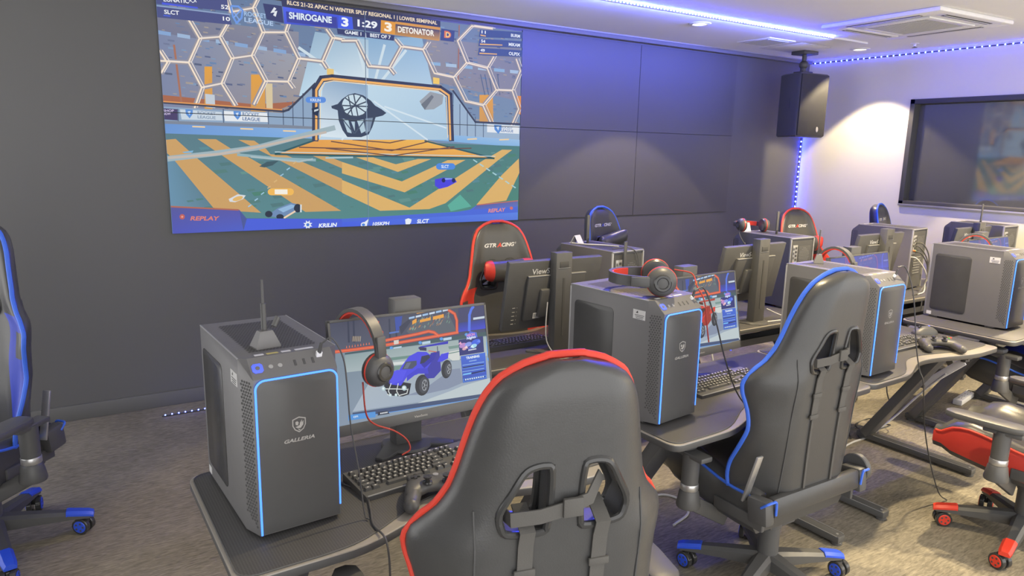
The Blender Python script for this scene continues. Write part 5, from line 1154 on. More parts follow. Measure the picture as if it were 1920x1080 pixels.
for s in (-1, 1): gf.box((s * .265, 0, -.03), (.05, .58, .012), .003); gf.box((0, s * .265, -.03), (.48, .05, .012), .003)
gf.build('grille_frame', 'white_plastic', ac)
cv = thing('ceiling_vent', 'square grey slatted ceiling vent between rail and corner speaker', 'vent', (5.54, 4.48, CEIL))
MB().box((0, 0, -.004), (.36, .36, .008), .002).build('frame', 'white_plastic', cv)
q = MB(); q.box((0, 0, -.0085), (.28, .28, .002))
for k in range(14): q.box((0, -.13 + k * .02, -.011), (.28, .008, .004))
q.build('slats', 'vent_grey', cv)
ap = thing('access_panel', 'flush square access hatch in the ceiling beside the vent', 'hatch', (6.05, 4.55, CEIL))
q = MB(); q.box((0, 0, -.0015), (.45, .45, .003), .001); q.build('hatch_plate', 'ceiling_white', ap)
q = MB()
for s in (-1, 1): q.box((s * .227, 0, -.0015), (.004, .46, .003)); q.box((0, s * .227, -.0015), (.46, .004, .003))
q.build('hatch_frame', 'vent_grey', ap)
sn = thing('ceiling_sensor', 'tiny dark sprinkler head on the ceiling near white wall', 'sprinkler', (6.62, 3.72, CEIL))
MB().lathe([(.035, 0), (.035, -.004), (.012, -.008), (.010, -.025), (0, -.025)], 20).build('rose', 'white_plastic', sn)
MB().lathe([(.010, -.02), (.008, -.03), (.022, -.035), (.022, -.038), (0, -.038)], 16).build('deflector', 'trim_grey', sn)

# corner loudspeaker on its ceiling bracket
sp = thing('loudspeaker', 'black loudspeaker hung from the ceiling in the room corner', 'speaker', (6.33, 4.50, 1.94), -4)
def trap(z, g_=0): return [(-.20 + g_, 0 + g_, z), (.20 - g_, 0 + g_, z), (.205 - g_, .03, z), (.13 - g_, .30 - g_, z), (-.13 + g_, .30 - g_, z), (-.205 + g_, .03, z)]
q = MB(); q.loft([trap(0, .012), trap(.012), trap(.598), trap(.61, .012)]); cab = q.build('cabinet', 'plastic', sp, ang=25)
q = MB(); q.box((0, -.006, .305), (.385, .016, .585), .006); gri = q.build('grille', 'grille', sp)
q = MB(); M = Matrix(((1, 0, 0, .08), (0, 0, -1, -.0145), (0, 1, 0, .075), (0, 0, 0, 1)))
q.lathe([(.013, 0), (.019, 0), (.020, .001), (.019, .002), (.013, .002)], 20, M=M @ Matrix.Diagonal((.8, 1.3, 1, 1))); q.raw([(-.006, -.012, .001), (.006, -.012, .001), (.006, -.002, .001), (-.006, -.002, .001)], [(0, 1, 2, 3)], 0, M); q.raw([(-.006, .002, .001), (.006, .002, .001), (.006, .012, .001), (-.006, .012, .001)], [(0, 1, 2, 3)], 0, M)
q.build('badge', 'grey_print', gri)
MB().box((-.175, .11, .32), (.010, .04, .10), .003, rot=(0, 0, 15)).build('side_handle', 'slot_dark', cab)
q = MB(); q.cyl((0, .15, .60), (0, .15, .69), .03, n=16); q.ball((0, .15, .70), .045); q.cyl((0, .15, .72), (0, .15, .80), .022, n=14); q.box((0, .15, .812), (.20, .16, .034), .004); q.box((0, .15, .62), (.14, .12, .03), .004)
q.build('ceiling_bracket', 'metal_black', sp)

# ------------------------------------------------------------------ gaming chairs
B_W = [(0.40, .225), (0.44, .258), (0.50, .275), (0.58, .284), (0.66, .284), (0.73, .280), (0.785, .281), (0.84, .290), (0.885, .304), (0.92, .309), (0.955, .298), (0.985, .268), (1.012, .244), (1.055, .222), (1.11, .207), (1.165, .194), (1.22, .180), (1.265, .163), (1.302, .138), (1.324, .104), (1.337, .062), (1.344, .02)]
B_F = [(0.40, .12), (0.50, .150), (0.58, .140), (0.68, .09), (0.75, .066), (0.82, .080), (0.88, .100), (0.92, .105), (0.97, .09), (1.02, .065), (1.09, .05), (1.18, .042), (1.28, .028), (1.344, .015)]
H_O = [(0.975, .127), (1.03, .145), (1.13, .093)]
def back_x(u, z, i):
    W = soft_tab(B_W, z, .008)
    x = u * W
    wt = 1 - smooth01(max(0.93 - z, z - 1.17, 0) / 0.06) if (z < 0.975 or z > 1.13) else 1.0
    if i in (1, 2, 3):
        ho = lerp_tab(H_O, z); ab = (0, .031, (.031 + ho) / 2, ho)[i]
        x = x * (1 - wt) + ab * wt
    return x
def back_mid(x, z):
    W = soft_tab(B_W, z, .008); x0 = min(.165, .52 * W)
    s = smooth01((abs(x) - x0) / max(1e-4, (W - x0)) * .5) * 2 if abs(x) > x0 else 0
    return -.150 - .085 * (z - .42) + .022 * math.sin((z - .42) * 3.3) + soft_tab(B_F, z, .012) * min(1.0, s)
def back_half(x, z):
    W = soft_tab(B_W, z, .008); u = min(1.0, abs(x) / W)
    top = math.sqrt(max(0.02, 1 - max(0, (z - 1.25) / .096) ** 3)); bot = math.sqrt(max(0.05, 1 - max(0, (.46 - z) / .065) ** 3))
    return (.034 * math.sqrt(max(0, 1 - u ** 9)) + .007) * min(top, bot)
def back_y(x, z, front): return back_mid(x, z) + (1 if front else -1) * back_half(x, z)
def ribbon(mb, pts, wv, w_, t, k=0):
    P = [Vector(p) for p in pts]; wv = Vector(wv).normalized(); rings = []
    for i, p in enumerate(P):
        tg = (P[min(i + 1, len(P) - 1)] - P[max(i - 1, 0)]).normalized()
        wd = (wv - tg * wv.dot(tg)).normalized(); n = tg.cross(wd)
        rings.append([p + wd * w_ / 2 + n * t / 2, p - wd * w_ / 2 + n * t / 2, p - wd * w_ / 2 - n * t / 2, p + wd * w_ / 2 - n * t / 2])
    mb.loft(rings, k)
def spin(chair, deg, hub=None):
    """Turn the star base under the seat so that its first spoke points to this heading in the room."""
    dz = R(deg - 90) - chair.rotation_euler.z
    for ch in chair.children:
        if ch.name.split('.')[0] in ('base_spoke', 'caster'): ch.rotation_euler.z += dz
        if hub and ch.name.split('.')[0] in ('base_spoke', 'caster', 'gas_lift'): ch.location = hub
def make_chair(label, acc, group, pillow=None, reach=.15):
    L_ = 'leather_' + acc; PP = 'piping_' + acc; A_ = 'accent_' + acc
    root = thing('gaming_chair', label, 'chair', group=group)
    # backrest shell
    US = [0, .115, .3, .5, .62, .72, .82, .9, .955, .985, 1.0]
    zs = [.40, .41, .425, .45, .48, .52, .56, .60, .65, .70, .74, .78, .82, .86, .88, .905, .93, .955, .975, .99, 1.01, 1.03, 1.055, 1.08, 1.105, 1.13, 1.15, 1.175, 1.2, 1.225, 1.25, 1.27, 1.288, 1.305, 1.319, 1.329, 1.336, 1.341, 1.344]
    nc = len(US) - 1
    cols = [(-u, nc_) for u, nc_ in zip(US[:0:-1], range(nc, 0, -1))] + [(u, i) for i, u in enumerate(US)]
    mb = MB(); F = []; B = []
    for z in zs:
        fr = []; br = []
        for u, i in cols:
            x = math.copysign(back_x(abs(u), z, i), u)
            fr.append(len(mb.v)); mb.v.append((x, back_y(x, z, True), z))
            br.append(len(mb.v)); mb.v.append((x, back_y(x, z, False), z))
        F.append(fr); B.append(br)
    n = len(cols)
    def hole(r, c):
        zm = (zs[r] + zs[r + 1]) / 2; a = (cols[c][1], cols[c + 1][1])
        return .975 < zm < 1.13 and sorted(a) in ([1, 2], [2, 3])
    def add(f, k): mb.f.append(f); mb.mi.append(k)
    for r in range(len(zs) - 1):
        for c in range(n - 1):
            if hole(r, c): continue
            zm = (zs[r] + zs[r + 1]) / 2; um = abs(cols[c][0] + cols[c + 1][0]) / 2; xm = um * lerp_tab(B_W, zm)
            wing = um > .66 and .5 < zm < 1.0 and not (um > .84 and .80 < zm < .94)
            add((F[r][c], F[r][c + 1], F[r + 1][c + 1], F[r + 1][c]), 1 if wing else 0)
            add((B[r][c], B[r + 1][c], B[r + 1][c + 1], B[r][c + 1]), 0)
            for dr, dc, e in ((0, -1, (r, c, r + 1, c)), (0, 1, (r, c + 1, r + 1, c + 1)), (-1, 0, (r, c, r, c + 1)), (1, 0, (r + 1, c, r + 1, c + 1))):
                rr, cc = r + dr, c + dc
                if rr < 0 or cc < 0 or rr >= len(zs) - 1 or cc >= n - 1 or hole(rr, cc):
                    add((F[e[0]][e[1]], F[e[2]][e[3]], B[e[2]][e[3]], B[e[0]][e[1]]), 0)
    back = mb.build('backrest', ['leather', L_], root, ang=50)
    # piping along the front rim
    rim = [z for z in zs if z > .47]
    pl = [(-back_x(.995, z, 9) - .002, back_mid(back_x(.985, z, 9), z) + .014, z + .005 * smooth01((z - 1.28) / .06)) for z in rim if z not in (.955, 1.03, 1.319, 1.336)]
    pr = [(-x, y, z) for x, y, z in pl[::-1]]
    MB().tube(pl + pr, .0085, 8, sub=2).build('piping', PP, back)
    # seams: the vertical stitch lines of the back panel
    for s in (-1, 1): MB().tube([(s * .19, back_y(.19, z, False) - .001, z) for z in [1.03, 1.0, .95, .9, .8, .7, .6, .5]], .0022, 6, sub=2).build('seam', 'dark_print', back)
    for s in (-1, 1):
        loop = [(s * (x + .005), z) for x, z in [(.033, .985), (.029, 1.05), (.032, 1.118), (.044, 1.13), (.073, 1.128), (.092, 1.115), (.114, 1.075), (.137, 1.03), (.135, 1.0), (.122, .98), (.08, .974), (.044, .974)]]
        rm = MB()
        rm.tube([(x, back_y(x, z, False) + .001, z) for x, z in loop], .0085, 8, closed=True, sub=3)
        rm.tube([(x, back_y(x, z, True) + .001, z) for x, z in loop], .009, 8, closed=True, sub=3)
        rm.build('hole_rim', 'plastic_gloss', back)
    # straps
    st = MB()
    def by(x, z, o=.006): return (x, back_y(x, z, False) - o, z)
    ribbon(st, [by(-.125, 1.015, -.03), by(-.12, 1.015, .004), by(-.06, 1.02, .014), by(0, 1.03, .014), by(.05, 1.045, .010), by(.085, 1.085, -.02)], (0, 0, 1), .032, .004)
    st.box(by(.01, 1.033, .017), (.045, .010, .042), .003)
    st.build('headrest_strap', 'webbing', back)
    for s in (-1, 1):
        st = MB(); x = s * .085
        ribbon(st, [by(x, 1.02, -.05), by(x, 1.0, -.012), by(x, .985, .014)] + [by(x * (1 - .10 * (.985 - z)), z, .006) for z in (.95, .9, .84, .795)], (1, 0, 0), .034, .004)
        ribbon(st, [by(x * (1 - .10 * (.985 - z)), z, .004) for z in (.80, .74, .68, .6, .54, .50)], (1, 0, 0), .010, .005)
        for z in (.885, .80): st.box(by(x, z, .009), (.048, .008, .018), .003)
        st.build('lumbar_strap', 'webbing', back)
    # name on the headrest
    def logo(parts, mt):
        for s, x, w_, h, dz in parts:
            lg = MB()
            z = 1.205 + dz; tilt = (back_y(0, z + .02, True) - back_y(0, z - .02, True)) / .04
            uy = Vector((0, tilt, 1)).normalized(); ux = Vector((-1, 0, 0)); nz_ = ux.cross(uy)
            M = Matrix((ux, uy, nz_)).transposed().to_4x4(); M.translation = Vector((-x, back_y(x, z, True) + .0012, z))
            lg.text(s, w_, h, M, shear=.3, bold=.035)
            lg.build('logo_print', mt, back)
    logo([('GTR', -.062, .078, .024, 0), ('CING', .058, .088, .024, 0), ('®', .109, .008, .01, .014)], 'white_print')
    logo([('A', -.003, .03, .026, -.001)], 'red_print' if acc == 'red' else 'leather_blue')
    # lower cover, hinges, lever
    cv = MB(); cv.box((0, back_y(0, .455, False) - .002, .468), (.52, .040, .080), .014, rot=(-7, 0, 0)); cv.build('back_cover', 'leather', root)
    for s in (-1, 1):
        hg = MB(); hg.box((s * .285, -.17, .455), (.05, .09, .10), .012, rot=(-7, 0, 0)); hg.box((s * .272, -.06, .39), (.018, .24, .05), .005)
        if s > 0: hg.cyl((.308, -.155, .485), (.335, -.155, .485), .06, n=24)
        ho = hg.build('hinge_cover', 'plastic', root)
        MB().tube([(s * .309, -.19, .48), (s * .308, -.215, .503), (s * .285, -.220, .507), (s * .264, -.220, .502), (s * .258, -.218, .45)], .005, 6).build('hinge_piping', PP, ho)
    MB().bar((-.300, -.105, .47), (-.296, -.155, .665), .010, .032, .003, up=(1, 0, 0)).build('recline_lever', 'metal_silver', root)
    # seat
    st = MB(); rings = []
    ys = [-.135, -.128, -.10, -.03, .05, .15, .24, .31, .355, .385, .395]
    for y in ys:
        e = 1 - max(0, (y - .25) / .145) ** 2.5; e2 = 1 - max(0, (-.095 - y) / .04) ** 2
        sc = max(.55, min(e, 1)); zt = .458 + .012 * math.sin(max(0, y) * 6); zb = .33 + .06 * (1 - sc)
        W = .272 - .018 * max(0, (y - .22) / .175) ** 2
        ring = []
        lift = .05 * smooth01((y + .02) / .32); zb += lift * .8; zt += lift
        for x in [-1, -.97, -.9, -.8, -.7, -.6, -.35, 0, .35, .6, .7, .8, .9, .97, 1]:
            a = abs(x); bol = smooth01((a - .55) / .3) * .052 * (1 - .35 * max(0, (y - .1) / .26)); rnd = 0.03 * max(0, (a - .88) / .12) ** 2
            zz = zb + (zt + bol - rnd - zb) * (sc * .7 + .3) * (.9 + .1 * e2)
            ring.append((x * W, y, zz))
        for x in [1.0, .93, .5, 0, -.5, -.93, -1.0]: ring.append((x * W, y, zb + (.030 if abs(x) > .99 else .004 if abs(x) > .9 else 0)))
        rings.append(ring)
    st.loft(rings)
    nr = len(rings[0])
    for fi in range((len(rings) - 1) * nr):
        j = fi % nr
        if j in (14, 21): st.mi[fi] = 1 if acc == 'red' else 0
        if j in (3, 4, 9, 10): st.mi[fi] = 1 if acc == 'blue' else 0
    seat = st.build('seat', ['leather', L_], root, ang=50)
    for s in (-1, 1):
        j = 0 if s < 0 else 14
        MB().tube([(r_[j][0] * 1.01, r_[j][1], r_[j][2] + .004) for r_ in rings[1:-1]], .006, 6, sub=2).build('piping', PP, seat)
    mc = MB(); mc.box((0, .05, .318), (.28, .24, .03), .004); mc.box((0, .02, .285), (.16, .18, .05), .01); mc.bar((.08, .04, .285), (.28, .06, .29), .014, .014, .004); mc.build('tilt_mechanism', 'metal_black', root)
    # armrests
    for s in (-1, 1):
        ar = MB()
        pad = [(s * .405 + x, y) for x, y in ((-.045, -.13), (-.05, -.02), (-.045, .10), (-.03, .145), (0, .155), (.03, .145), (.045, .10), (.05, -.02), (.045, -.13), (.03, -.155), (0, -.16), (-.03, -.155))]
        pad = [(x, y + reach) for x, y in pad]
        ar.prism(pad, .622, .652, bev=.011)
        a = ar.build('armrest', 'plastic', root)
        ps = MB(); M = Matrix.Translation((s * .405, .075, 0))
        ps.lathe([(0, .392), (.046, .392), (.048, .40), (.038, .455), (.033, .462), (.033, .49), (.034, .615), (0, .622)], 24, M=M)
        ps.box((s * .405, .07, .612), (.06, .15, .022), .006)
        ps.bar((s * .39, .075, .402), (s * .20, .06, .29), .06, .022, .006, up=(0, 1, 0))
        post = ps.build('armrest_post', 'plastic', a)
        MB().lathe([(.0338, .463), (.0352, .465), (.0352, .488), (.0338, .49)], 24, M=M, cap=False).build('collar', 'metal_silver', post)
    # gas lift and base
    HUB = (-.04, -.035, 0)
    gl = MB().lathe([(0, .085), (.046, .085), (.048, .135), (.042, .142), (.042, .262), (.046, .265), (.046, .285), (0, .288)], 28).build('gas_lift', 'metal_black', root); gl.location = HUB
    for i in range(5):
        t = 0.0; c, s = 1.0, 0.0; turn = (0, 0, R(90 + 72 * i))
        def P(r, z, o=0): return (r * c - o * s, r * s + o * c, z)
        sp = MB(); rings = []
        for r, w_, z0, z1 in ((.03, .036, .085, .148), (.06, .036, .088, .146), (.18, .030, .085, .128), (.30, .025, .078, .108), (.345, .024, .074, .100), (.358, .018, .076, .095)):
            rings.append([P(r, z0, -w_), P(r, z0, w_), P(r, z1 - .012, w_), P(r, z1, w_ * .55), P(r, z1, -w_ * .55), P(r, z1 - .012, -w_)])
        sp.loft(rings); so = sp.build('base_spoke', 'metal_black', root, ang=25); so.rotation_euler = turn; so.location = HUB
        cp = MB(); rings = []
        for r, w_, z1 in ((.262, .0275, .118), (.268, .0275, .1195), (.345, .0255, .1035), (.362, .021, .096)):
            rings.append([P(r, z1 - .02, -w_), P(r, z1 - .02, w_), P(r, z1 - .011, w_), P(r, z1, w_ * .6), P(r, z1, -w_ * .6), P(r, z1 - .011, -w_)])
        cp.loft(rings); cp.build('spoke_cap', A_, so, ang=25)
        ca = MB(); tw = R(60 + 47 * i); ax = Vector((math.cos(tw), math.sin(tw), 0)); bk = Vector((-ax.y, ax.x, 0)) * .018
        o = Vector(P(.335, .036)) + bk
        for sgn in (-1, 1): ca.cyl(o + ax * sgn * .007, o + ax * sgn * .028, .036, n=20)
        ca.box((o.x, o.y, .052), (.02, .02, .034), .004); ca.cyl(P(.335, .05), P(.335, .085), .011, n=10)
        cc = ca.build('caster', 'plastic_gloss', root); cc.rotation_euler = turn; cc.location = HUB
        for sgn in (-1, 1):
            ds = MB(); M = Matrix.Translation(o + ax * sgn * .028) @ (ax * sgn).to_track_quat('Z', 'Y').to_matrix().to_4x4()
            ds.lathe([(0, 0), (.026, 0), (.027, .001), (.024, .003), (0, .002)], 20, M=M)
            for q in range(5):
                a2 = q * 1.2566; ds.raw([(.016 * math.cos(a2) + .005 * math.cos(b2), .016 * math.sin(a2) + .005 * math.sin(b2), .0032) for b2 in [i2 * math.pi / 4 for i2 in range(8)]], [tuple(range(8))], 1, M)
            ds.build('caster_disc', [A_, 'dark_print'], cc)
    if pillow:
        zc, roll = pillow
        pw = MB(); rings = []
        for i in range(17):
            x = -.165 + .33 * i / 16; u = abs(x) / .165; e = math.sqrt(max(.03, 1 - u ** 5))
            yc = back_y(0, zc, True) + .045 + .05 * u * u
            rings.append([(x, yc + .045 * e * math.cos(a), zc + roll * x + .022 * u * u + .062 * math.sin(a) * (.5 + .5 * e)) for a in [k * math.pi / 8 for k in range(16)]])
        pw.loft(rings); pw.mi = [1 if acc == 'red' and not 3 <= fi // 16 <= 12 else 0 for fi in range(len(pw.f))]
        pw.build('lumbar_pillow', ['leather', L_], root, ang=60)
    return root

# ------------------------------------------------------------------ computer towers
TW, TD, TH = .262, .478, .487      # width, depth, height; the front looks to -y, the base centre is the origin
def make_tower(label, group):
    root = thing('computer_tower', label, 'computer', group=group)
    hw = TW / 2; y0 = -TD / 2; y1 = TD / 2; ch = .020; cy = .062; ft = .05; fz = TH - .045
    zb = .012
    # body: an outline with two chamfered front corners, lifted to the height, the front of its top sloping down
    def outline(z, yf):
        return [(-hw + ch, yf, z), (-hw, yf + cy if yf < y0 + .01 else max(yf, y0 + cy), z), (-hw, y1, z), (hw, y1, z), (hw, yf + cy if yf < y0 + .01 else max(yf, y0 + cy), z), (hw - ch, yf, z)]
    b = MB()
    rings = [outline(zb, y0), outline(fz, y0)]
    top = [(-hw + ch, y0 + ft, TH), (-hw, y0 + cy, TH), (-hw, y1, TH), (hw, y1, TH), (hw, y0 + cy, TH), (hw - ch, y0 + ft, TH)]
    rings.append(top); b.loft(rings)
    for x in (-hw + .03, hw - .03):
        for y in (y0 + .09, y1 - .05): b.box((x, y, .006), (.035, .05, .012), .003)
    body = b.build('body', 'case', root, ang=20)
    # edge lines of the side panels
    for s in (-1, 1): MB().bar((s * (hw - .001), y0 + cy, TH - .001), (s * (hw - .001), y1, TH - .001), .003, .003).build('edge_trim', 'trim_silver', body)
    # front panel with crest and name
    fp = MB(); fr = []
    rx, rz0, rz1, rr = hw - ch - .004, .016, fz - .004, .024
    loop = []
    for cx, cz, a0 in ((rx - rr, rz1 - rr, 0), (-rx + rr, rz1 - rr, 90)):
        for k in range(7): a = R(a0 + 15 * k); loop.append((cx + rr * math.cos(a), cz + rr * math.sin(a)))
    loop += [(-rx, rz0), (rx, rz0)]
    Mf = Matrix(((1, 0, 0, 0), (0, 0, -1, y0), (0, 1, 0, 0), (0, 0, 0, 1)))
    fp.prism([(x, z) for x, z in loop], -.001, .006, M=Mf, bev=.002)
    front = fp.build('front_panel', 'case_front', root)
    ld = MB(); ld.tube([(rx + .001, y0 - .005, rz0 + .03)] + [(x * 1.008, y0 - .005, z + .001) for x, z in loop[:14]] + [(-rx - .001, y0 - .005, rz0)], .0028, 8, smooth=False)
    ld.build('led_outline', 'led_tube', root)
    lg = MB(); Ml = Matrix(((1, 0, 0, 0), (0, 0, -1, y0 - .0065), (0, 1, 0, .258), (0, 0, 0, 1)))
    lg.text('GALLERIA', .082, .0105, Ml @ Matrix.Translation((0, 0, 0)), shear=.25, bold=.03)
    sh = [(-.018, .062), (-.012, .064), (0, .068), (.012, .064), (.018, .062), (.018, .044), (.012, .032), (0, .024), (-.012, .032), (-.018, .044)]
    for i in range(len(sh)):
        a = sh[i - 1]; c = sh[i]; m0 = (0, .046); f = .86
        lg.raw([(a[0], a[1], 0), (c[0], c[1], 0), (c[0] * f, m0[1] + (c[1] - m0[1]) * f, 0), (a[0] * f, m0[1] + (a[1] - m0[1]) * f, 0)], [(0, 1, 2, 3)], 0, Ml)
    for P in ([(-.010, .040), (-.004, .036), (.004, .036), (.011, .044), (.012, .056), (.007, .050), (.008, .059), (.002, .050), (.001, .044), (-.004, .042)], [(-.009, .046), (-.003, .044), (-.001, .052), (-.005, .056), (-.010, .054)], [(-.004, .034), (.004, .032), (.000, .029)]):
        for t in tessellate_polygon([[Vector((x, y, 0)) for x, y in P]]): lg.raw([(P[i][0], P[i][1], 0) for i in t], [(0, 1, 2)], 0, Ml)
    lg.build('crest_print', 'grey_print', front)
    # honeycomb on the two chamfers
    for s in (-1, 1):
        hc = MB(); A = Vector((s * (hw - ch), y0, 0)); Bv = Vector((s * hw, y0 + cy, 0)); d = (Bv - A); ln = d.length; d.normalize(); nn = Vector((s * cy, -ch, 0)).normalized()
        rows = 46
        for j in range(rows):
            z = .035 + j * .0088
            for i in range(5):
                t = .012 + i * .0105 + (j % 2) * .00525
                if t > ln - .008 or (z - .03) < (t - .012) * .9: continue
                c = A + d * t + nn * .0006 + Vector((0, 0, z)); q = .0038
                hc.raw([c + d * q * math.cos(a) + Vector((0, 0, q * math.sin(a))) for a in [k * math.pi / 3 for k in range(6)]], [tuple(range(6))])
        hc.build('side_vent', 'slot_dark', body)
    # top mesh
    tp = MB()
    for j in range(34):
        for i in range(20):
            x = -.088 + i * .0091 + (j % 2) * .0045; y = -.135 + j * .0098
            if x > .09: continue
            q = .0043; tp.raw([(x + q * math.cos(a) * 1.05, y + q * math.sin(a), TH + .0005) for a in [k * math.pi / 3 for k in range(6)]], [tuple(range(6))])
    tp.build('top_mesh', 'slot_dark', body)
    # sloped strip: button, jacks, sockets
    sl = Vector((0, ft, TH - fz)).normalized(); sn = Vector((0, -sl.z, sl.y)); so = Vector((0, y0, fz))
    Ms = Matrix(((1, 0, 0, 0), (0, sl.y, sn.y, 0), (0, sl.z, sn.z, 0), (0, 0, 0, 1))); Ms.translation = so
    pb = MB(); pb.prism([(-.092 + .014 * x, .033 + .014 * y) for x, y in ((-1, -.6), (-.6, -1), (.6, -1), (1, -.6), (1, .6), (.6, 1), (-.6, 1), (-1, .6))], 0, .0025, M=Ms, bev=.001); pw = pb.build('power_button', 'led_button', root)
    MB().prism([(-.092 + .006 * math.cos(a), .033 + .006 * math.sin(a)) for a in [k * math.pi / 6 for k in range(12)]], .002, .0032, M=Ms).build('button_icon', 'case', pw)
    jk = MB()
    for x in (-.058, -.034): jk.lathe([(0, .001), (.0045, .001), (.0045, 0), (.006, 0), (.006, .0015)], 14, M=Ms @ Matrix.Translation((x, .033, 0)))
    jk.build('audio_jack', 'trim_silver', root)
    for x in (.006, .030, .054):
        MB().box((x, .034, 0), (.007, .018, .002), .001).build('usb_port', 'slot_dark', root).matrix_local = Ms
    # smoked side window, small labels
    Mw = Matrix(((0, 0, -1, -hw), (-1, 0, 0, 0), (0, 1, 0, 0), (0, 0, 0, 1)))
    wn = MB(); wp = []
    for cx, cz, a0 in ((-.015, .405, 0), (-.195, .405, 90), (-.195, .075, 180), (-.015, .075, 270)):
        for k in range(5): a = R(a0 + 22.5 * k); wp.append((cx + .02 * math.cos(a), cz + .02 * math.sin(a)))
    wn.prism(wp, -.001, .0018, M=Mw, bev=.0006); wo = wn.build('side_window', 'tinted_side', root)
    stk = MB(); stk.box((-hw - .0006, -.135, .425), (.0012, .06, .036)); so_ = stk.build('label_sticker', 'sticker', root)
    pr = MB(); pr.raw([(-hw - .0014, -.118, .43), (-hw - .0014, -.128, .44), (-hw - .0014, -.131, .43)], [(0, 1, 2)])
    for k in range(3): pr.box((-hw - .0013, -.137, .423 - k * .006), (.0004, .046 - .006 * k, .0022))
    pr.build('sticker_print', 'dark_print', so_)
    MB().box((-hw - .0006, y1 - .025, .028), (.0012, .03, .022)).build('number_sticker', 'sticker', root)
    for i, (x, w_, m_) in enumerate(((-.075, .024, 'sticker'), (-.04, .03, 'sticker_yellow'), (-.004, .024, 'sticker'), (.045, .05, 'sticker'))):
        MB().box((x, y0 + .068, TH + .0005), (w_, .011, .001)).build('badge_sticker', m_, root)
    # rear: recess, sockets, fan mesh, expansion slots
    rp = MB(); rp.box((0, y1 + .001, TH / 2), (TW - .03, .004, TH - .04)); rear = rp.build('rear_panel', 'case_dark', root)
    io = MB()
    io.box((hw - .06, y1 + .004, .36), (.05, .004, .15), .001, 0)
    for k in range(4): io.box((hw - .068, y1 + .007, .415 - k * .026), (.016, .006, .014), .001, 1)
    for k in range(3): io.box((hw - .044, y1 + .007, .41 - k * .03), (.012, .006, .016), .001, 2)
    io.build('socket_plate', ['trim_silver', 'slot_dark', 'case'], rear)
    for k, mt_ in enumerate(('orange_port', 'green_port')): MB().cyl((hw - .045 - .016 * k, y1 + .004, .315), (hw - .045 - .016 * k, y1 + .024, .315), .006, n=12).build('audio_plug', mt_, rear)
    fn = MB(); fn.box((-.03, y1 + .004, .36), (.13, .003, .13), .001)
    for j in range(11):
        for i in range(11):
            x = -.03 + (i - 5) * .0105 + (j % 2) * .005; z = .36 + (j - 5) * .0105
            if (x + .03) ** 2 + (z - .36) ** 2 > .055 ** 2: continue
            fn.raw([(x + .004 * math.cos(a), y1 + .0062, z + .004 * math.sin(a)) for a in [k * math.pi / 3 for k in range(6)]], [tuple(range(6))[::-1]], 1)
    fn.build('fan_grille', ['slot_dark', 'trim_grey'], rear)
    es = MB()
    for k in range(7): es.box((-.01, y1 + .004, .255 - k * .021), (.12, .004, .013), .001)
    es.build('expansion_slot', 'trim_grey', rear)
    fr = MB()
    for x in (-hw + .006, hw - .006): fr.box((x, y1 + .004, TH / 2), (.008, .014, TH - .02), .002)
    fr.box((0, y1 + .004, TH - .006), (TW - .01, .014, .008), .002)
    fr.build('rear_frame', 'trim_silver', rear)
    return root

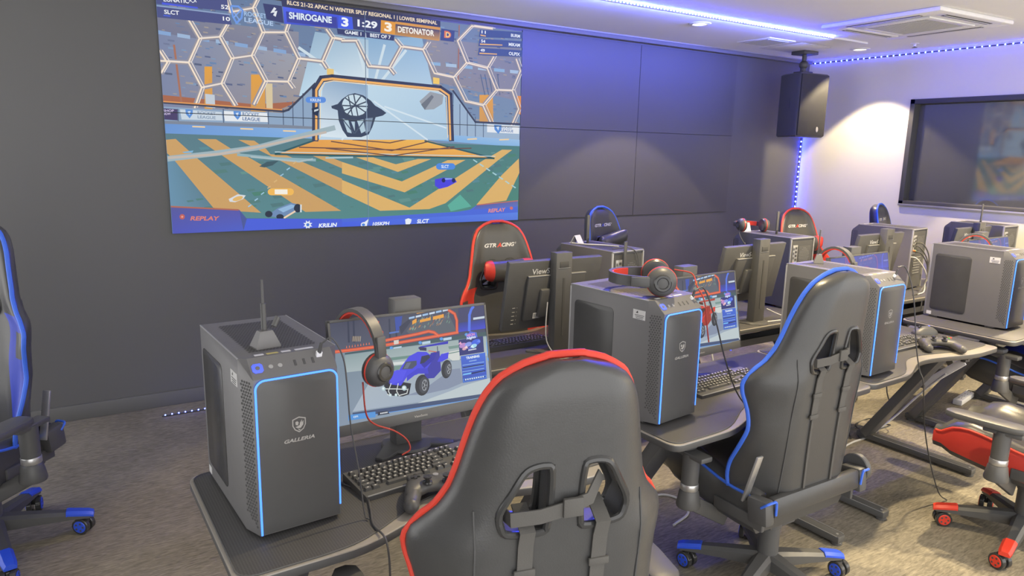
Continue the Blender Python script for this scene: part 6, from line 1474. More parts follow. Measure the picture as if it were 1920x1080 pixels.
# ------------------------------------------------------------------ monitors (the display looks to -y; origin under the stand on the desk)
MW, MH, MZ, MT = .583, .37, .31, 11
def make_monitor(label, group, image=None):
    root = thing('monitor', label, 'monitor', group=group)
    Mp = Matrix.Translation((0, -.05, MZ)) @ Matrix.Rotation(R(-MT), 4, 'X')   # leans back
    hs = MB(); hs.M = Mp
    hs.box((0, .012, 0), (MW, .024, MH), .004)
    hs.box((0, .032, -.01), (MW * .62, .024, MH * .66), .008)
    hs.box((0, .052, -.035), (MW * .36, .03, MH * .42), .010)
    bod = hs.build('housing', 'plastic', root)
    bz = MB(); bz.M = Mp
    bz.box((0, -.001, MH / 2 - .004), (MW, .006, .008), .001); bz.box((0, -.001, -MH / 2 + .0175), (MW, .006, .035), .001)
    for s in (-1, 1): bz.box((s * (MW / 2 - .004), -.001, 0), (.008, .006, MH), .001)
    bzo = bz.build('bezel', 'plastic', root)
    Mt = Mp @ Matrix(((1, 0, 0, 0), (0, 0, -1, -.0042), (0, 1, 0, -MH / 2 + .013), (0, 0, 0, 1)))
    MB().text('ViewSonic', .05, .008, Mt).build('name_print', 'grey_print', bzo)
    lt = MB(); lt.M = Mp; lt.box((.21, -.004, -MH / 2 - .002), (.008, .006, .004)); lt.build('power_light', 'led_button', bzo)
    ds = MB(); ds.M = Mp; ds.box((0, .0005, .013), (MW - .016, .003, MH - .043)); dso = ds.build('display', 'panel_glass', root)
    if image:
        ex = Mp.to_3x3() @ Vector((1, 0, 0)); ey = Mp.to_3x3() @ Vector((0, 0, 1)); n = Mp.to_3x3() @ Vector((0, -1, 0))
        picture('screen_image', image['items'], dso, Mp @ Vector((0, -.0014, 0)), ex, ey, n, clip=(-.2835, .2835, -.15, .177), tint=image.get('tint'), gain=image.get('gain', 1), step=.000008)
    # rear details
    rd = MB(); rd.M = Mp
    for k in range(5): rd.box((.235, .0245, -.06 - k * .022), (.016, .003, .003))
    for k in range(5): rd.box((.215, .0245, -.06 - k * .022), (.003, .002, .003))
    rd.build('button_row', 'grey_print', bod)
    Mr = Mp @ Matrix(((-1, 0, 0, .060), (0, 0, 1, .0246), (0, 1, 0, .115), (0, 0, 0, 1)))
    MB().text('ViewSonic', .185, .031, Mr, bold=.015).build('name_print', 'white_print', bod)
    hl = MB(); hl.M = Mp; hl.box((0, .040, MH * .33 - .012), (MW * .62, .010, .005), .001); hl.build('handle_ridge', 'trim_silver', bod)
    lb = MB(); lb.M = Mp; lb.box((.10, .0448, -.105), (.05, .001, .03)); lbo = lb.build('data_label', 'sticker', bod)
    lp = MB(); lp.M = Mp
    for k in range(4): lp.box((.112, .0456, -.097 - k * .005), (.02, .0004, .002))
    lp.build('label_print', 'dark_print', lbo)
    # stand
    sd = MB(); sd.box((0, .035, .27), (.098, .055, .52), .0025); sd.box((0, .0, MZ + .01), (.075, .03, .09), .006)
    sdo = sd.build('stand_column', 'plastic', root)
    sl = MB(); sl.box((0, .0635, .47), (.055, .003, .03), .001); sl.box((0, .0635, .25), (.012, .003, .30)); sl.build('cable_slot', 'slot_dark', sdo)
    sr = MB(); sr.box((0, .0632, .4515), (.075, .003, .002)); sr.build('slot_trim', 'trim_silver', sdo)
    ft = MB()
    for s in (-1, 1): ft.prism([(s * .02, .06), (s * .06, .065), (s * .15, -.045), (s * .135, -.068), (s * .105, -.062), (s * .01, .0)], .0, .014, bev=.004)
    ft.lathe([(0, 0), (.085, 0), (.09, .006), (.085, .014), (0, .016)], 28, M=Matrix.Translation((0, .025, 0)))
    ft.build('stand_foot', 'plastic', root)
    return root

# ------------------------------------------------------------------ desks (front to -y; origin on the floor under the middle)
DZ = .72
def make_desk(label, group, width=1.30, tray=False):
    root = thing('gaming_desk', label, 'desk', group=group)
    h = width / 2
    def front(x): return -.335 + .095 * smooth01((x + h - .28) / .36) - .088 * smooth01((x - h + .66) / .46)
    def outline(o, extra=0.0):
        """The top seen from above, drawn in by o all round and by extra more along the hollow of the front edge."""
        P = []; r = .045; n = 34; hx = h - o; yb = .33 - o
        for i in range(n + 1):
            x = -hx + r + (2 * hx - 2 * r) * i / n
            P.append((x, front(x) + o + extra * smooth01((x + h - .20) / .40)))
        for cx, cy, a0 in ((hx - r, P[-1][1] + r, -67.5), (hx - r, yb - r, 0), (-hx + r, yb - r, 90), (-hx + r, P[0][1] + r, 180)):
            for k in range(5 if a0 >= 0 else 3): a = R(a0 + 22.5 * k); P.append((cx + r * math.cos(a), cy + r * math.sin(a)))
        return P[:-1]
    tp = MB(); tp.prism(outline(0), DZ - .028, DZ, bev=.004)
    for i, f in enumerate(tp.f):
        zz = [tp.v[q][2] for q in f]
        if max(zz) - min(zz) > .008 or max(zz) < DZ - .01: tp.mi[i] = 1
    tp.build('tabletop', ['desk_top', 'desk_edge'], root)
    MO = outline(.010, .048)
    mt_ = MB(); mt_.prism(MO, DZ - .001, DZ + .0028, bev=.001); mo = mt_.build('desk_mat', 'carbon', root)
    P = MO; MB().tube([(x, y, DZ + .0028) for x, y in P], .0022, 6, closed=True, smooth=False).build('stitched_rim', 'desk_mat', mo)
    for s in (-1, 1):
        x = s * (h - .20)
        lg = MB()
        lg.bar((x, -.37, .030), (x, .31, .030), .055, .035, .006)
        lg.bar((x, .255, .045), (x, -.13, DZ - .055), .055, .11, .006, up=(1, 0, 0))
        lg.bar((x, -.27, DZ - .045), (x, .27, DZ - .045), .055, .035, .006)
        lo = lg.build('z_leg', 'metal_black', root)
        tr = MB()
        for q in (-1, 1): tr.bar((x + q * .0275, -.36, .0478), (x + q * .0275, .2, .0478), .0025, .0025)
        tr.cyl((x, -.345, .047), (x, -.345, .0495), .006, n=12)
        tr.build('leg_trim', 'trim_silver', lo)
        ft = MB()
        for y in (-.345, .28): ft.cyl((x, y, 0), (x, y, .014), .026, n=16)
        ft.build('leveling_foot', 'plastic', lo)
    cb = MB(); cb.box((0, .12, DZ - .06), (width - .40, .05, .03), .004); cb.build('crossbar', 'metal_black', root)
    ct = MB(); ct.box((0, .22, DZ - .13), (width - .5, .10, .004)); ct.box((0, .268, DZ - .11), (width - .5, .004, .04)); ct.box((0, .172, DZ - .11), (width - .5, .004, .04))
    for q in (-1, 1): ct.box((q * (h - .30), .22, DZ - .08), (.02, .1, .1), .002)
    ct.build('cable_tray', 'metal_black', root)
    return root

# ------------------------------------------------------------------ keyboards, controllers, mice
ROWS = [[(0, 1), (2, 1), (3, 1), (4, 1), (5, 1), (6.5, 1), (7.5, 1), (8.5, 1), (9.5, 1), (11, 1), (12, 1), (13, 1), (14, 1), (15.3, 1), (16.3, 1), (17.3, 1)],
        [(i, 1) for i in range(13)] + [(13, 2), (15.3, 1), (16.3, 1), (17.3, 1), (18.7, 1), (19.7, 1), (20.7, 1), (21.7, 1)],
        [(0, 1.5)] + [(1.5 + i, 1) for i in range(12)] + [(13.5, 1.5), (15.3, 1), (16.3, 1), (17.3, 1), (18.7, 1), (19.7, 1), (20.7, 1)],
        [(0, 1.75)] + [(1.75 + i, 1) for i in range(11)] + [(12.75, 2.25), (18.7, 1), (19.7, 1), (20.7, 1)],
        [(0, 2.25)] + [(2.25 + i, 1) for i in range(10)] + [(12.25, 2.75), (16.3, 1), (18.7, 1), (19.7, 1), (20.7, 1)],
        [(0, 1.25), (1.25, 1.25), (3.75, 6.25), (10, 1.25), (12.5, 1.25), (13.75, 1.25), (15.3, 1), (16.3, 1), (17.3, 1), (18.7, 2), (20.7, 1)]]
def make_keyboard(label, group, single=True):
    root = thing('keyboard', label, 'keyboard', group=group)
    kw, kd = .47, .165; u = .0202
    b = MB(); b.loft([[(-kw / 2, -kd / 2, 0), (kw / 2, -kd / 2, 0), (kw / 2, -kd / 2, .014), (-kw / 2, -kd / 2, .014)], [(-kw / 2, kd / 2, 0), (kw / 2, kd / 2, 0), (kw / 2, kd / 2, .026), (-kw / 2, kd / 2, .026)]])
    bo = b.build('body', 'plastic', root)
    rl = MB(); rl.bar((-kw / 2 + .004, -kd / 2 + .002, .0145), (kw / 2 - .004, -kd / 2 + .002, .0145), .005, .003, .001); rl.build('front_lip', 'trim_silver', bo)
    tilt = math.atan2(.012, kd); cache = {}; allk = MB(); pr = MB(); cnt = 0
    for r, row in enumerate(ROWS):
        y = kd / 2 - .020 - r * u - (.006 if r else 0)
        for x, w_ in row:
            cx = -kw / 2 + .010 + (x + w_ / 2) * u; z = .020 + y * math.tan(tilt)
            if single and cnt < 100:
                if w_ not in cache:
                    q = MB(); W = w_ * u - .003; D_ = u - .003
                    q.loft([[(sx * W / 2, sy * D_ / 2, 0) for sx, sy in ((-1, -1), (1, -1), (1, 1), (-1, 1))], [(sx * (W / 2 - .0022), sy * (D_ / 2 - .0022), .0085) for sx, sy in ((-1, -1), (1, -1), (1, 1), (-1, 1))]])
                    q.raw([(-.003, -.001, .0088), (.003, -.001, .0088), (.003, .003, .0088), (-.003, .003, .0088)], [(0, 1, 2, 3)], 1)
                    cache[w_] = q.build('key', ['plastic', 'white_print'], root); ko = cache[w_]
                else:
                    ko = cache[w_].copy(); COL.objects.link(ko); ko.parent = root
                ko.location = (cx, y, z); ko.rotation_euler = (tilt, 0, 0)
            else:
                W = w_ * u - .003; D_ = u - .003
                allk.loft([[(cx + sx * W / 2, y + sy * D_ / 2, z) for sx, sy in ((-1, -1), (1, -1), (1, 1), (-1, 1))], [(cx + sx * (W / 2 - .0022), y + sy * (D_ / 2 - .0022), z + .0085) for sx, sy in ((-1, -1), (1, -1), (1, 1), (-1, 1))]])
                allk.raw([(cx - .003, y - .001, z + .0088), (cx + .003, y - .001, z + .0088), (cx + .003, y + .003, z + .0088), (cx - .003, y + .003, z + .0088)], [(0, 1, 2, 3)], 1)
            cnt += 1
    if allk.f: tag(allk.build('keycaps', ['plastic', 'white_print'], root), kind='stuff')
    return root
def make_pad(label, group):
    root = thing('game_controller', label, 'controller', group=group)
    b = MB()
    rings = []
    # the body as two mirrored grips joined by a bridge: one skin over a chain of rings from left to right
    for x, yc, yr, zc, zr in ((-.090, -.040, .010, .020, .010), (-.086, -.036, .034, .022, .018), (-.077, -.024, .054, .025, .022), (-.062, -.004, .056, .028, .023), (-.046, .008, .046, .030, .022), (-.026, .013, .038, .031, .020), (0, .013, .036, .031, .019)):
        rings.append([(x, yc + yr * math.cos(a), zc + zr * math.sin(a)) for a in [k * math.pi / 8 for k in range(16)]])
    full = rings + [[(-p[0], p[1], p[2]) for p in r_] for r_ in rings[-2::-1]]
    b.loft(full)
    for s in (-1, 1):
        b.tube([(s * .062, -.02, .028), (s * .070, -.05, .024), (s * .076, -.074, .021), (s * .077, -.083, .0205)], .0205, 14)
        b.ball((s * .077, -.084, .0205), .0202)
        b.box((s * .052, .054, .028), (.046, .020, .020), .007)
    bo = b.build('body', 'plastic', root, ang=60)
    for s, x, y in ((-1, -.026, -.012), (1, .026, -.012)):
        st = MB(); M = Matrix.Translation((x, y, .046)); st.lathe([(.014, 0), (.012, .004), (.006, .006), (.006, .012), (.011, .014), (.012, .018), (.008, .019), (0, .017)], 18, M=M); st.build('thumbstick', 'plastic_gloss', root)
    dp = MB(); dp.box((-.055, .016, .052), (.026, .009, .006), .002); dp.box((-.055, .016, .052), (.009, .026, .006), .002); dp.build('direction_pad', 'plastic_gloss', root)
    for dx, dy, mt_ in ((0, .012, 'button_yellow'), (0, -.012, 'button_green'), (.012, 0, 'accent_red'), (-.012, 0, 'accent_blue')):
        MB().lathe([(.0055, 0), (.0055, .005), (.004, .007), (0, .0075)], 14, M=Matrix.Translation((.055 + dx, .016 + dy, .049))).build('face_button', mt_, root)
    MB().lathe([(.008, 0), (.008, .003), (0, .004)], 16, M=Matrix.Translation((0, .022, .049))).build('guide_button', 'trim_silver', root)
    return root
def make_mouse(label, group):
    root = thing('mouse', label, 'mouse', group=group)
    rings = []
    for y, w_, h in ((-.064, .012, .012), (-.058, .025, .022), (-.04, .034, .034), (-.015, .034, .041), (.015, .031, .038), (.04, .030, .028), (.056, .026, .019), (.064, .014, .010)):
        rings.append([(w_ * math.cos(a), y, max(0, h * math.sin(a)) if math.sin(a) > 0 else 0.0) for a in [k * math.pi / 9 for k in range(10)]])
    MB().loft(rings).build('body', 'plastic', root, ang=60)
    MB().cyl((-.003, .03, .034), (.003, .03, .034), .008, n=14).build('scroll_wheel', 'plastic_gloss', root)
    MB().ball((-.002, -.02, .0395), (.006, .004, .003)).build('logo_light', 'led_button', root)
    return root

# ------------------------------------------------------------------ headsets (cups at +-x, band overhead, origin between the cups)
def make_headset(label, group, mic=True):
    root = thing('headset', label, 'headset', group=group)
    arc = [(.098 * math.cos(a), 0, .055 + .115 * math.sin(a)) for a in [R(-8 + 196 * k / 16) for k in range(17)]]
    bd = MB(); ribbon(bd, arc, (0, 1, 0), .034, .010); bdo = bd.build('headband', 'plastic', root, ang=40)
    ri = MB(); ribbon(ri, [(x * .93, 0, .055 + (z - .055) * .93) for x, y, z in arc[3:14]], (0, 1, 0), .030, .006); ri.build('band_cushion', 'accent_red', bdo)
    for s in (-1, 1):
        M = Matrix.Translation((s * .082, 0, .012)) @ Matrix.Rotation(R(90 * s), 4, 'Y')
        cp = MB(); cp.lathe([(0, .036), (.022, .036), (.036, .030), (.046, .016), (.048, .002), (.046, 0), (0, 0)], 28, M=M)
        cp.bar((s * .102, 0, .05), (s * .098, 0, .11), .030, .010, .003)
        co = cp.build('ear_cup', 'plastic', root)
        MB().lathe([(.016, .0362), (.019, .0385), (.025, .0385), (.028, .0355)], 24, M=M, cap=False).build('cup_ring', 'plastic_gloss', co)
        cu = MB(); cu.lathe([(.028, -.018), (.042, -.016), (.048, -.008), (.047, 0), (.03, 0)], 28, M=M); cu.build('ear_cushion', 'leather', co)
        MB().lathe([(.0472, .0), (.049, .0015), (.049, .005), (.0475, .0065)], 28, M=M, cap=False).build('cup_stripe', 'accent_red', co)
    if mic:
        mc = MB(); mc.tube([(-.105, .02, .0), (-.112, .06, -.01), (-.10, .10, -.03), (-.085, .125, -.04)], .003, 8); mc.ball((-.083, .13, -.041), (.007, .012, .007)); mc.build('microphone_boom', 'plastic', root)
    return root

# ------------------------------------------------------------------ furniture in its place
GD, GT, GM, GC, GK, GG, GH, GU = 'gaming desks in two rows', 'computer towers on the desks', 'monitors on the desks', 'racing style gaming chairs', 'keyboards on the desks', 'game controllers on the desks', 'headsets', 'computer mice'
# desks: front row faces the camera side, back row faces the video wall
d0 = make_desk('gaming desk nearest the camera, holding the tower with the tall thin antenna', GD, 1.31)
d0.location = (.925, 1.975, 0); d0.rotation_euler = (0, 0, R(1))
def desk(x, y, rz, label): return again(d0, (x, y, 0), rz, label, GD)
desk(2.43, 2.04, 1.5, 'gaming desk behind the chair with blue piping, under the tower carrying a headset')
desk(3.745, 2.09, 1.5, 'gaming desk with the bare slanted z leg beside the red seat')
desk(5.24, 2.12, 0, 'gaming desk under the bluish tower cut by the photo edge')
desk(2.18, 3.10, 180, 'gaming desk of the back row in front of the red chair by the lit screen')
desk(3.78, 3.07, 180, 'gaming desk of the back row below the dark video wall panels')
desk(5.22, 3.10, 180, 'gaming desk of the back row under the tower with tangled rear cables')
o = desk(6.47, 2.98, 180, 'gaming desk of the back row against the white wall'); o.scale.x = .88

# towers
T0 = make_tower('grey computer tower nearest the camera with a tall thin antenna on its mesh top', GT)
T0.location = (.470, 2.035, DZ); T0.rotation_euler = (0, 0, R(3.2))
def tower(x, y, rz, label):
    o = again(T0, (x, y, DZ + .003), rz, label, GT)
    if rz > 90:                                     # the back row's towers are switched off: their front outlines stay dark
        for ch in o.children:
            if ch.name.split('.')[0] == 'led_outline':
                ch.data = ch.data.copy(); ch.data.materials[0] = MATS['plastic_gloss']
    return o
T0.location.z = DZ + .003
tower(1.935, 2.100, 6.5, 'grey computer tower with a headset lying on top, beside the near red piped chair')
tower(3.270, 2.045, 1.5, 'grey computer tower standing behind the blue piped chair')
tower(4.960, 2.185, 0, 'bluish grey computer tower with large dark side window at the photo edge')
tower(2.665, 3.245, 186, 'computer tower seen from behind, in front of the chair with a lumbar pillow')
tower(4.255, 3.245, 181, 'computer tower seen from behind, in front of the small red chair by the corner')
tower(5.720, 3.245, 186, 'computer tower seen from behind with a bundle of cables at its rear')
tower(6.83, 3.06, 180, 'computer tower seen from behind, closest to the dark window')

# monitors
M0 = make_monitor('lit monitor showing a blue buggy, nearest the camera', GM, {'items': MON})
M0.location = (.965, 2.155, DZ); M0.rotation_euler = (0, 0, R(1.5))
def monitor(x, y, rz, label, image): o = make_monitor(label, GM, image); o.location = (x, y, DZ); o.rotation_euler = (0, 0, R(rz)); return o
monitor(2.395, 2.240, 3.5, 'lit monitor showing a red buggy, behind the tower carrying a headset', {'items': MON2})
monitor(3.812, 2.325, 1, 'dim blue lit monitor behind the blue piped chair', {'items': MON, 'tint': lambda c: (.10 + .22 * c[0], .11 + .22 * c[1], .36 + .42 * c[2])})
monitor(5.54, 2.43, 0, 'dim blue lit monitor mostly hidden behind the bluish tower', {'items': MON, 'tint': lambda c: (.10 + .25 * c[0], .12 + .25 * c[1], .30 + .42 * c[2])})
MR = make_monitor('back of the monitor in front of the red chair by the lit screen', GM)
MR.location = (2.125, 2.905, DZ); MR.rotation_euler = (0, 0, R(180))
def mrear(x, y, rz, label): return again(MR, (x, y, DZ), rz, label, GM)
mrear(3.615, 2.865, 182, 'back of the monitor with a headset above it, below the dark panels')
mrear(5.06, 2.91, 181, 'back of the monitor standing just behind the dim blue lit screen')
mrear(6.34, 2.88, 181, 'back of the monitor below the dark window on the white wall')

# chairs
C0 = make_chair('black gaming chair with red piping, nearest the camera, seen from behind', 'red', GC)
C0.location = (.885, 1.297, 0); C0.rotation_euler = (0, 0, R(-13.7))
o = again(C0, (3.74, 1.25, 0), 6, 'red sided gaming chair cut off by the photo edge, red wheels showing', GC); spin(o, 48, (-.075, .03, 0))
CR = make_chair('black and red gaming chair facing the camera beside the lit screen', 'red', GC, pillow=(1.075, 0))
CR.location = (2.11, 3.28, 0); CR.rotation_euler = (0, 0, R(181))
again(CR, (4.85, 3.32, 0), 176, 'small black and red gaming chair facing the camera before the corner led strip', GC)
CB = make_chair('black gaming chair with blue piping seen from behind, all of its base showing', 'blue', GC, reach=.23)
CB.location = (2.39, 1.71, 0); CB.rotation_euler = (0, 0, R(-1))
BASE_TURN = 125
o = again(CB, (5.08, 1.78, 0), 0, 'blue gaming chair tucked under the desk below the bluish tower', GC); spin(o, 54)
again(CB, (6.24, 3.42, 0), 196, 'blue gaming chair in front of the white wall, only its top showing', GC)
o = again(CB, (-.46, 3.58, .0), 140, 'blue gaming chair alone by the dark wall, cut by the photo edge', GC); spin(o, -6, (-.08, -.04, 0)); o.scale = (1.05, 1.05, 1.05)
spin(CB, BASE_TURN)
CP = make_chair('blue gaming chair with a black lumbar pillow, before the dark panels', 'blue', GC, pillow=(1.095, -.14))
CP.location = (3.46, 3.95, 0); CP.rotation_euler = (0, 0, R(195))

# keyboards, controllers, mice
K0 = make_keyboard('keyboard in front of the blue buggy screen', GK)
K0.location = (.915, 1.955, DZ + .003); K0.rotation_euler = (0, 0, R(5.5))
again(K0, (2.475, 2.085, DZ + .003), 3, 'keyboard in front of the red buggy screen', GK)
K1 = make_keyboard('keyboard beside the mouse on the desk with the slanted leg', GK, single=False)
K1.location = (3.86, 2.075, DZ + .003)
again(K1, (1.97, 3.115, DZ + .003), 181, 'keyboard under the monitor back in front of the red chair by the lit screen', GK)
G0 = make_pad('black game controller beside the near red piped chair', GG)
G0.location = (.885, 1.785, DZ + .003); G0.rotation_euler = (0, 0, R(-18)); G0.scale = (1.12, 1.12, 1.12)
again(G0, (4.03, 1.935, DZ + .003), -38, 'black game controller on the desk with the slanted leg', GG)
U0 = make_mouse('black mouse with a small blue light, behind the far controller', GU)
U0.location = (4.31, 2.15, DZ + .003); U0.rotation_euler = (0, 0, R(70)); U0.scale = (1.2, 1.2, 1.2)

# headsets
H0 = make_headset('headset hung over the corner of the blue buggy monitor', GH)
H0.location = (.765, 2.105, 1.055); H0.rotation_euler = (0, 0, R(-72)); H0.scale = (1.12, 1.12, 1.12)
def lie(o, loc, x, z):
    x = Vector(x).normalized(); z = Vector(z); z = (z - x * z.dot(x)).normalized(); y = z.cross(x)
    mm = Matrix((x, y, z)).transposed().to_4x4(); o.location = loc; o.rotation_euler = mm.to_euler()
o = again(H0, (0, 0, 0), 0, 'black and red headset lying on top of a grey tower', GH)
o.scale = (1.2, 1.2, 1.2); [bpy.data.objects.remove(ch) for ch in list(o.children) if ch.name.startswith('microphone')]; lie(o, (1.985, 2.01, DZ + TH + .063), (-.6, -.8, 0), (-.8, .6, 0))
o = again(H0, (0, 0, 0), 0, 'black and red headset lying on a tower top before the dark panels', GH)
o.scale = (1, 1, 1); lie(o, (4.19, 3.36, DZ + TH + .053), (.93, -.37, 0), (.37, .93, 0))
o = again(H0, (3.575, 2.30, 1.075), -86, 'headset hung over the corner of the dim blue monitor', GH)
o = again(H0, (5.37, 2.42, 1.055), -64, 'headset hung behind the bluish tower at the photo edge', GH)

# antennas
def antenna(label, x, y, z, rz, stick, flat):
    t = thing('wifi_antenna', label, 'antenna', (x, y, z), rz, 'wireless antennas')
    b = MB(); b.loft([[(sx * a, sy * c, h) for sx, sy in ((-1, -1), (1, -1), (1, 1), (-1, 1))] for a, c, h in ((.034, .024, 0), (.034, .024, .004), (.019, .013, .042), (.017, .011, .046))]); b.build('base', 'case', t, ang=20)
    s = MB()
    if flat: s.box((0, .006, .045 + stick / 2), (.022, .007, stick), .003)
    else:
        s.cyl((0, .004, .04), (0, .004, .12), .0075, n=12); s.cyl((0, .004, .11), (0, .004, stick), .0042, .003, n=10)
        s.cyl((.03, .01, .05), (.045, .014, .075), .008, n=10)
    s.build('rod', 'plastic', t)
    return t
antenna('thin tall antenna on the tower nearest the camera', .440, 1.935, DZ + TH + .003, 10, .185, False)
antenna('flat antenna on the tower behind the blue piped chair', 3.295, 2.215, DZ + TH + .003, 35, .13, True)
def stick(label, x, y, z, rz, h):
    t = thing('wifi_antenna', label, 'antenna', (x, y, z), rz, 'wireless antennas')
    MB().box((0, 0, .02 + h / 2), (.022, .008, h), .003).build('rod', 'plastic', t); MB().cyl((0, 0, 0), (0, 0, .03), .008, n=12).build('hinge', 'plastic_gloss', t)
stick('flat antenna stick at the rear of the tower before the lumbar pillow chair', 2.645, 2.975, 1.02, 8, .225)
stick('flat antenna stick standing beside the lumbar pillow chair on a tower top', 2.665, 3.34, DZ + TH + .003, 180, .15)
stick('flat antenna stick beside the small red chair by the corner', 4.24, 3.20, DZ + TH + .003, 180, .14)
stick('flat antenna stick below the dark window', 6.74, 3.02, DZ + TH + .003, 180, .15)

# plugs, cables and odds and ends
def cable(label, pts, r=.003, m='cable_black', group='loose cables'):
    return tag(MB().tube(pts, r, 8).build('cable', m), label, 'cable', group)
ft_ = DZ + TH + .003
def plug(label, x, y, z, rz):
    t = thing('usb_plug', label, 'plug', (x, y, z), rz, 'usb plugs in the towers')
    MB().box((0, 0, .012), (.016, .011, .030), .002, rot=(25, 0, 0)).build('shell', 'white_plastic', t)
    MB().cyl((0, -.006, .022), (.004, -.012, .05), .006, .004, n=10).build('strain_relief', 'cable_black', t)
plug('white usb plug in the tower nearest the camera', .555, 1.835, ft_ - .028, 3)
plug('black usb plug in the tower under the headset', 2.05, 1.91, ft_ - .028, 6)
plug('white usb plug in the tower behind the blue piped chair', 3.345, 1.842, ft_ - .028, 2)
cable('black cable looping from the front socket of the nearest tower down its side', [(.559, 1.822, ft_ + .02), (.585, 1.81, ft_ + .035), (.61, 1.797, ft_ - .02), (.617, 1.790, ft_ - .1), (.622, 1.784, 1.0), (.64, 1.775, .86), (.648, 1.76, .74), (.655, 1.745, .728)], .0022)
cable('red headset cable falling from the near headset onto the keyboard', [(.75, 2.03, 1.03), (.755, 2.02, .93), (.79, 2.04, .88), (.86, 2.05, .84), (.905, 2.05, .80), (.915, 2.045, .765), (.885, 2.042, .752)], .0028, 'cable_red')
cable('red headset cable running from the lying headset down the lit tower', [(2.10, 2.06, 1.285), (2.14, 2.0, 1.275), (2.12, 1.95, 1.235), (2.115, 1.90, 1.18), (2.118, 1.88, 1.08), (2.125, 1.872, 1.02)], .0028, 'cable_red')
cable('black cable hanging from the lit tower in front of the red buggy screen', [(2.055, 1.90, ft_ + .02), (2.11, 1.90, ft_ + .02), (2.17, 1.885, 1.1), (2.22, 1.87, .95), (2.27, 1.85, .82), (2.31, 1.82, .745), (2.335, 1.78, .727), (2.34, 1.735, .727)], .003)
cable('thin black cable hanging over the front of the desk with the slanted leg', [(3.36, 1.84, ft_ + .03), (3.42, 1.83, ft_ + .02), (3.46, 1.80, 1.1), (3.49, 1.77, .85), (3.52, 1.755, .728), (3.535, 1.735, .66), (3.62, 1.75, .45), (3.66, 1.72, .25), (3.72, 1.68, .06), (3.78, 1.66, .004)], .003)
cable('black cables curling under the keyboard beside the nearest tower', [(.66, 2.0, .726), (.70, 1.90, .727), (.68, 1.80, .728), (.66, 1.735, .727), (.655, 1.70, .726), (.658, 1.625, .718), (.66, 1.61, .6), (.64, 1.60, .45), (.67, 1.59, .2), (.72, 1.60, .03), (.78, 1.66, .004), (.86, 1.70, .004)], .003)
cable('black cable looped on the floor below the nearest tower', [(.55, 1.95, .004), (.62, 1.86, .004), (.74, 1.84, .004), (.80, 1.92, .004), (.74, 2.02, .004), (.66, 2.0, .009), (.70, 1.88, .009), (.82, 1.84, .004)], .003)
cable('black cable trailing over the floor left of the nearest tower', [(-.02, 2.42, .005), (.08, 2.52, .005), (.18, 2.60, .005), (.28, 2.72, .005), (.45, 2.80, .005)], .004)
cable('black floor cable running to the near desk corner', [(-.12, 2.12, .005), (.0, 2.19, .005), (.12, 2.20, .005), (.25, 2.27, .005), (.40, 2.40, .005)], .004)
cable('pale grey cable on the floor under the desk behind the blue piped chair', [(1.9, 2.55, .005), (2.1, 2.48, .005), (2.32, 2.42, .005), (2.5, 2.46, .006), (2.56, 2.38, .006), (2.5, 2.25, .006), (2.35, 2.2, .006)], .006, 'cable_white')
cable('white cable running down the gap between the slanted legs and along the floor', [(4.36, 2.02, .50), (4.35, 2.10, .40), (4.34, 2.17, .30), (4.33, 2.25, .18), (4.28, 2.32, .07), (4.2, 2.36, .008), (4.05, 2.36, .007), (3.86, 2.33, .007), (3.7, 2.30, .007)], .006, 'cable_white')
cs = thing('cable_cover', 'pale grey flat cable cover sloping beside the slanted desk leg', 'cable cover', (4.40, 1.98, .50))
q = MB(); q.bar((0, -.03, .09), (-.02, .17, -.11), .045, .014, .004, up=(1, 0, 0)); q.build('cover_strip', 'white_plastic', cs)
q = MB(); q.box((0, -.035, .10), (.05, .03, .02), .004); q.box((-.02, .172, -.115), (.05, .03, .02), .004); q.build('end_clip', 'plastic', cs)
cable('black cable tangle on the floor between the slanted legs', [(4.1, 2.4, .005), (4.25, 2.5, .005), (4.4, 2.42, .03), (4.35, 2.3, .08), (4.2, 2.36, .05), (4.3, 2.5, .02), (4.5, 2.55, .005), (4.45, 2.35, .12), (4.3, 2.32, .3), (4.2, 2.3, .55)], .004)
cable('black cable coiled on the bare floor left of the slanted leg', [(3.60, 2.62, .005), (3.72, 2.66, .005), (3.80, 2.60, .005), (3.86, 2.52, .005), (3.78, 2.48, .005), (3.72, 2.56, .010), (3.82, 2.64, .010), (3.92, 2.60, .005)], .004)
cable('pale cable curving below the back of the monitor by the lit screen', [(2.04, 2.86, 1.0), (2.03, 2.855, .88), (2.035, 2.85, .80), (2.06, 2.83, .745), (2.09, 2.80, .727), (2.14, 2.795, .727)], .003, 'cable_white')
cable('pale cable on the desk behind the monitor below the dark panels', [(3.72, 2.83, .80), (3.84, 2.81, .75), (3.95, 2.80, .727), (4.1, 2.82, .727)], .004, 'cable_white')
cable('pale cable lying across the back desk beside the tower behind the blue piped chair', [(3.62, 2.80, .727), (3.8, 2.78, .727), (4.0, 2.79, .727), (4.12, 2.86, .727)], .005, 'cable_white')
cable('pale cable draped from the back desk past the edge of the red buggy monitor', [(3.2, 2.85, .80), (3.12, 2.80, .727), (3.1, 2.745, .724), (3.1, 2.715, .66), (3.12, 2.68, .5), (3.18, 2.66, .3), (3.26, 2.66, .1), (3.3, 2.66, .006)], .005, 'cable_white')
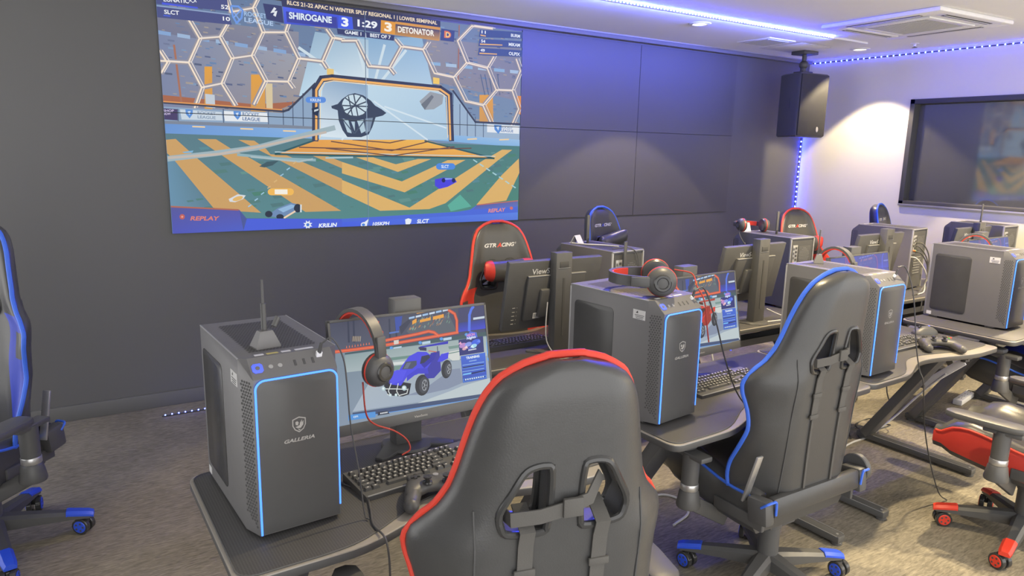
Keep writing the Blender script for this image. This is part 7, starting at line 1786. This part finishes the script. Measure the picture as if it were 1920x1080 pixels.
for i, (dx, dz, m_) in enumerate(((0, 0, 'cable_black'), (.03, -.05, 'cable_black'), (-.02, -.09, 'cable_white'), (.05, .02, 'cable_black'))):
    cable(('thick black cable bowing out from the rear of the tangled tower', 'black cable below the upper sockets of the tangled tower', 'pale cable leaving the middle of the tangled tower', 'black cable nearest the edge of the tangled tower')[i],
          [(5.65 + dx, 2.998, 1.08 + dz), (5.67 + dx, 2.95, 1.07 + dz), (5.74 + dx * .5, 2.92, .98 + dz), (5.76, 2.91, .86 + dz * .5), (5.70, 2.89, .79), (5.62 - dx, 2.86, .735), (5.5 - dx, 2.84, .727)], .005, m_)
cable('black cable arching over the tower with the lumbar pillow chair behind it', [(2.62, 3.06, ft_ + .004), (2.70, 3.02, ft_ + .012), (2.745, 2.99, ft_ - .02), (2.75, 2.975, 1.1), (2.735, 2.985, 1.02)], .003)
cable('pale cable lying on top of the tower before the lumbar pillow chair', [(2.56, 3.36, ft_ + .005), (2.60, 3.28, ft_ + .005), (2.68, 3.2, ft_ + .005), (2.72, 3.12, ft_ + .005)], .004, 'cable_white')
pst = thing('power_strip', 'white power strip on the floor behind the red seat', 'power strip', (5.55, 2.42, 0), 10)
MB().box((0, 0, .02), (.34, .06, .04), .006).build('body', 'white_plastic', pst)
q = MB()
for k in range(4):
    for s in (-1, 1): q.box((-.11 + k * .07, s * .008, .0405), (.014, .004, .001))
q.build('sockets', 'slot_dark', pst)
MB().box((.14, 0, .0405), (.03, .04, .002)).build('switch', 'dark_print', pst)
tg = thing('paper_tag', 'small white folded tag on the tower before the lumbar pillow chair', 'tag', (2.60, 3.36, ft_), 20)
q = MB(); q.loft([[(-.03, -.03, 0), (.03, -.03, 0), (.03, -.028, 0), (-.03, -.028, 0)], [(-.03, 0, .05), (.03, 0, .05), (.03, .002, .05), (-.03, .002, .05)]]); q.loft([[(-.03, 0, .05), (.03, 0, .05), (.03, .002, .05), (-.03, .002, .05)], [(-.03, .03, 0), (.03, .03, 0), (.03, .032, 0), (-.03, .032, 0)]]); q.build('folded_card', 'sticker', tg)
tg = thing('paper_tag', 'small white folded tag beside the headset before the dark panels', 'tag', (4.20, 3.44, ft_), -20)
q = MB(); q.loft([[(-.03, -.03, 0), (.03, -.03, 0), (.03, -.028, 0), (-.03, -.028, 0)], [(-.03, 0, .06), (.03, 0, .06), (.03, .002, .06), (-.03, .002, .06)]]); q.build('folded_card', 'sticker', tg)
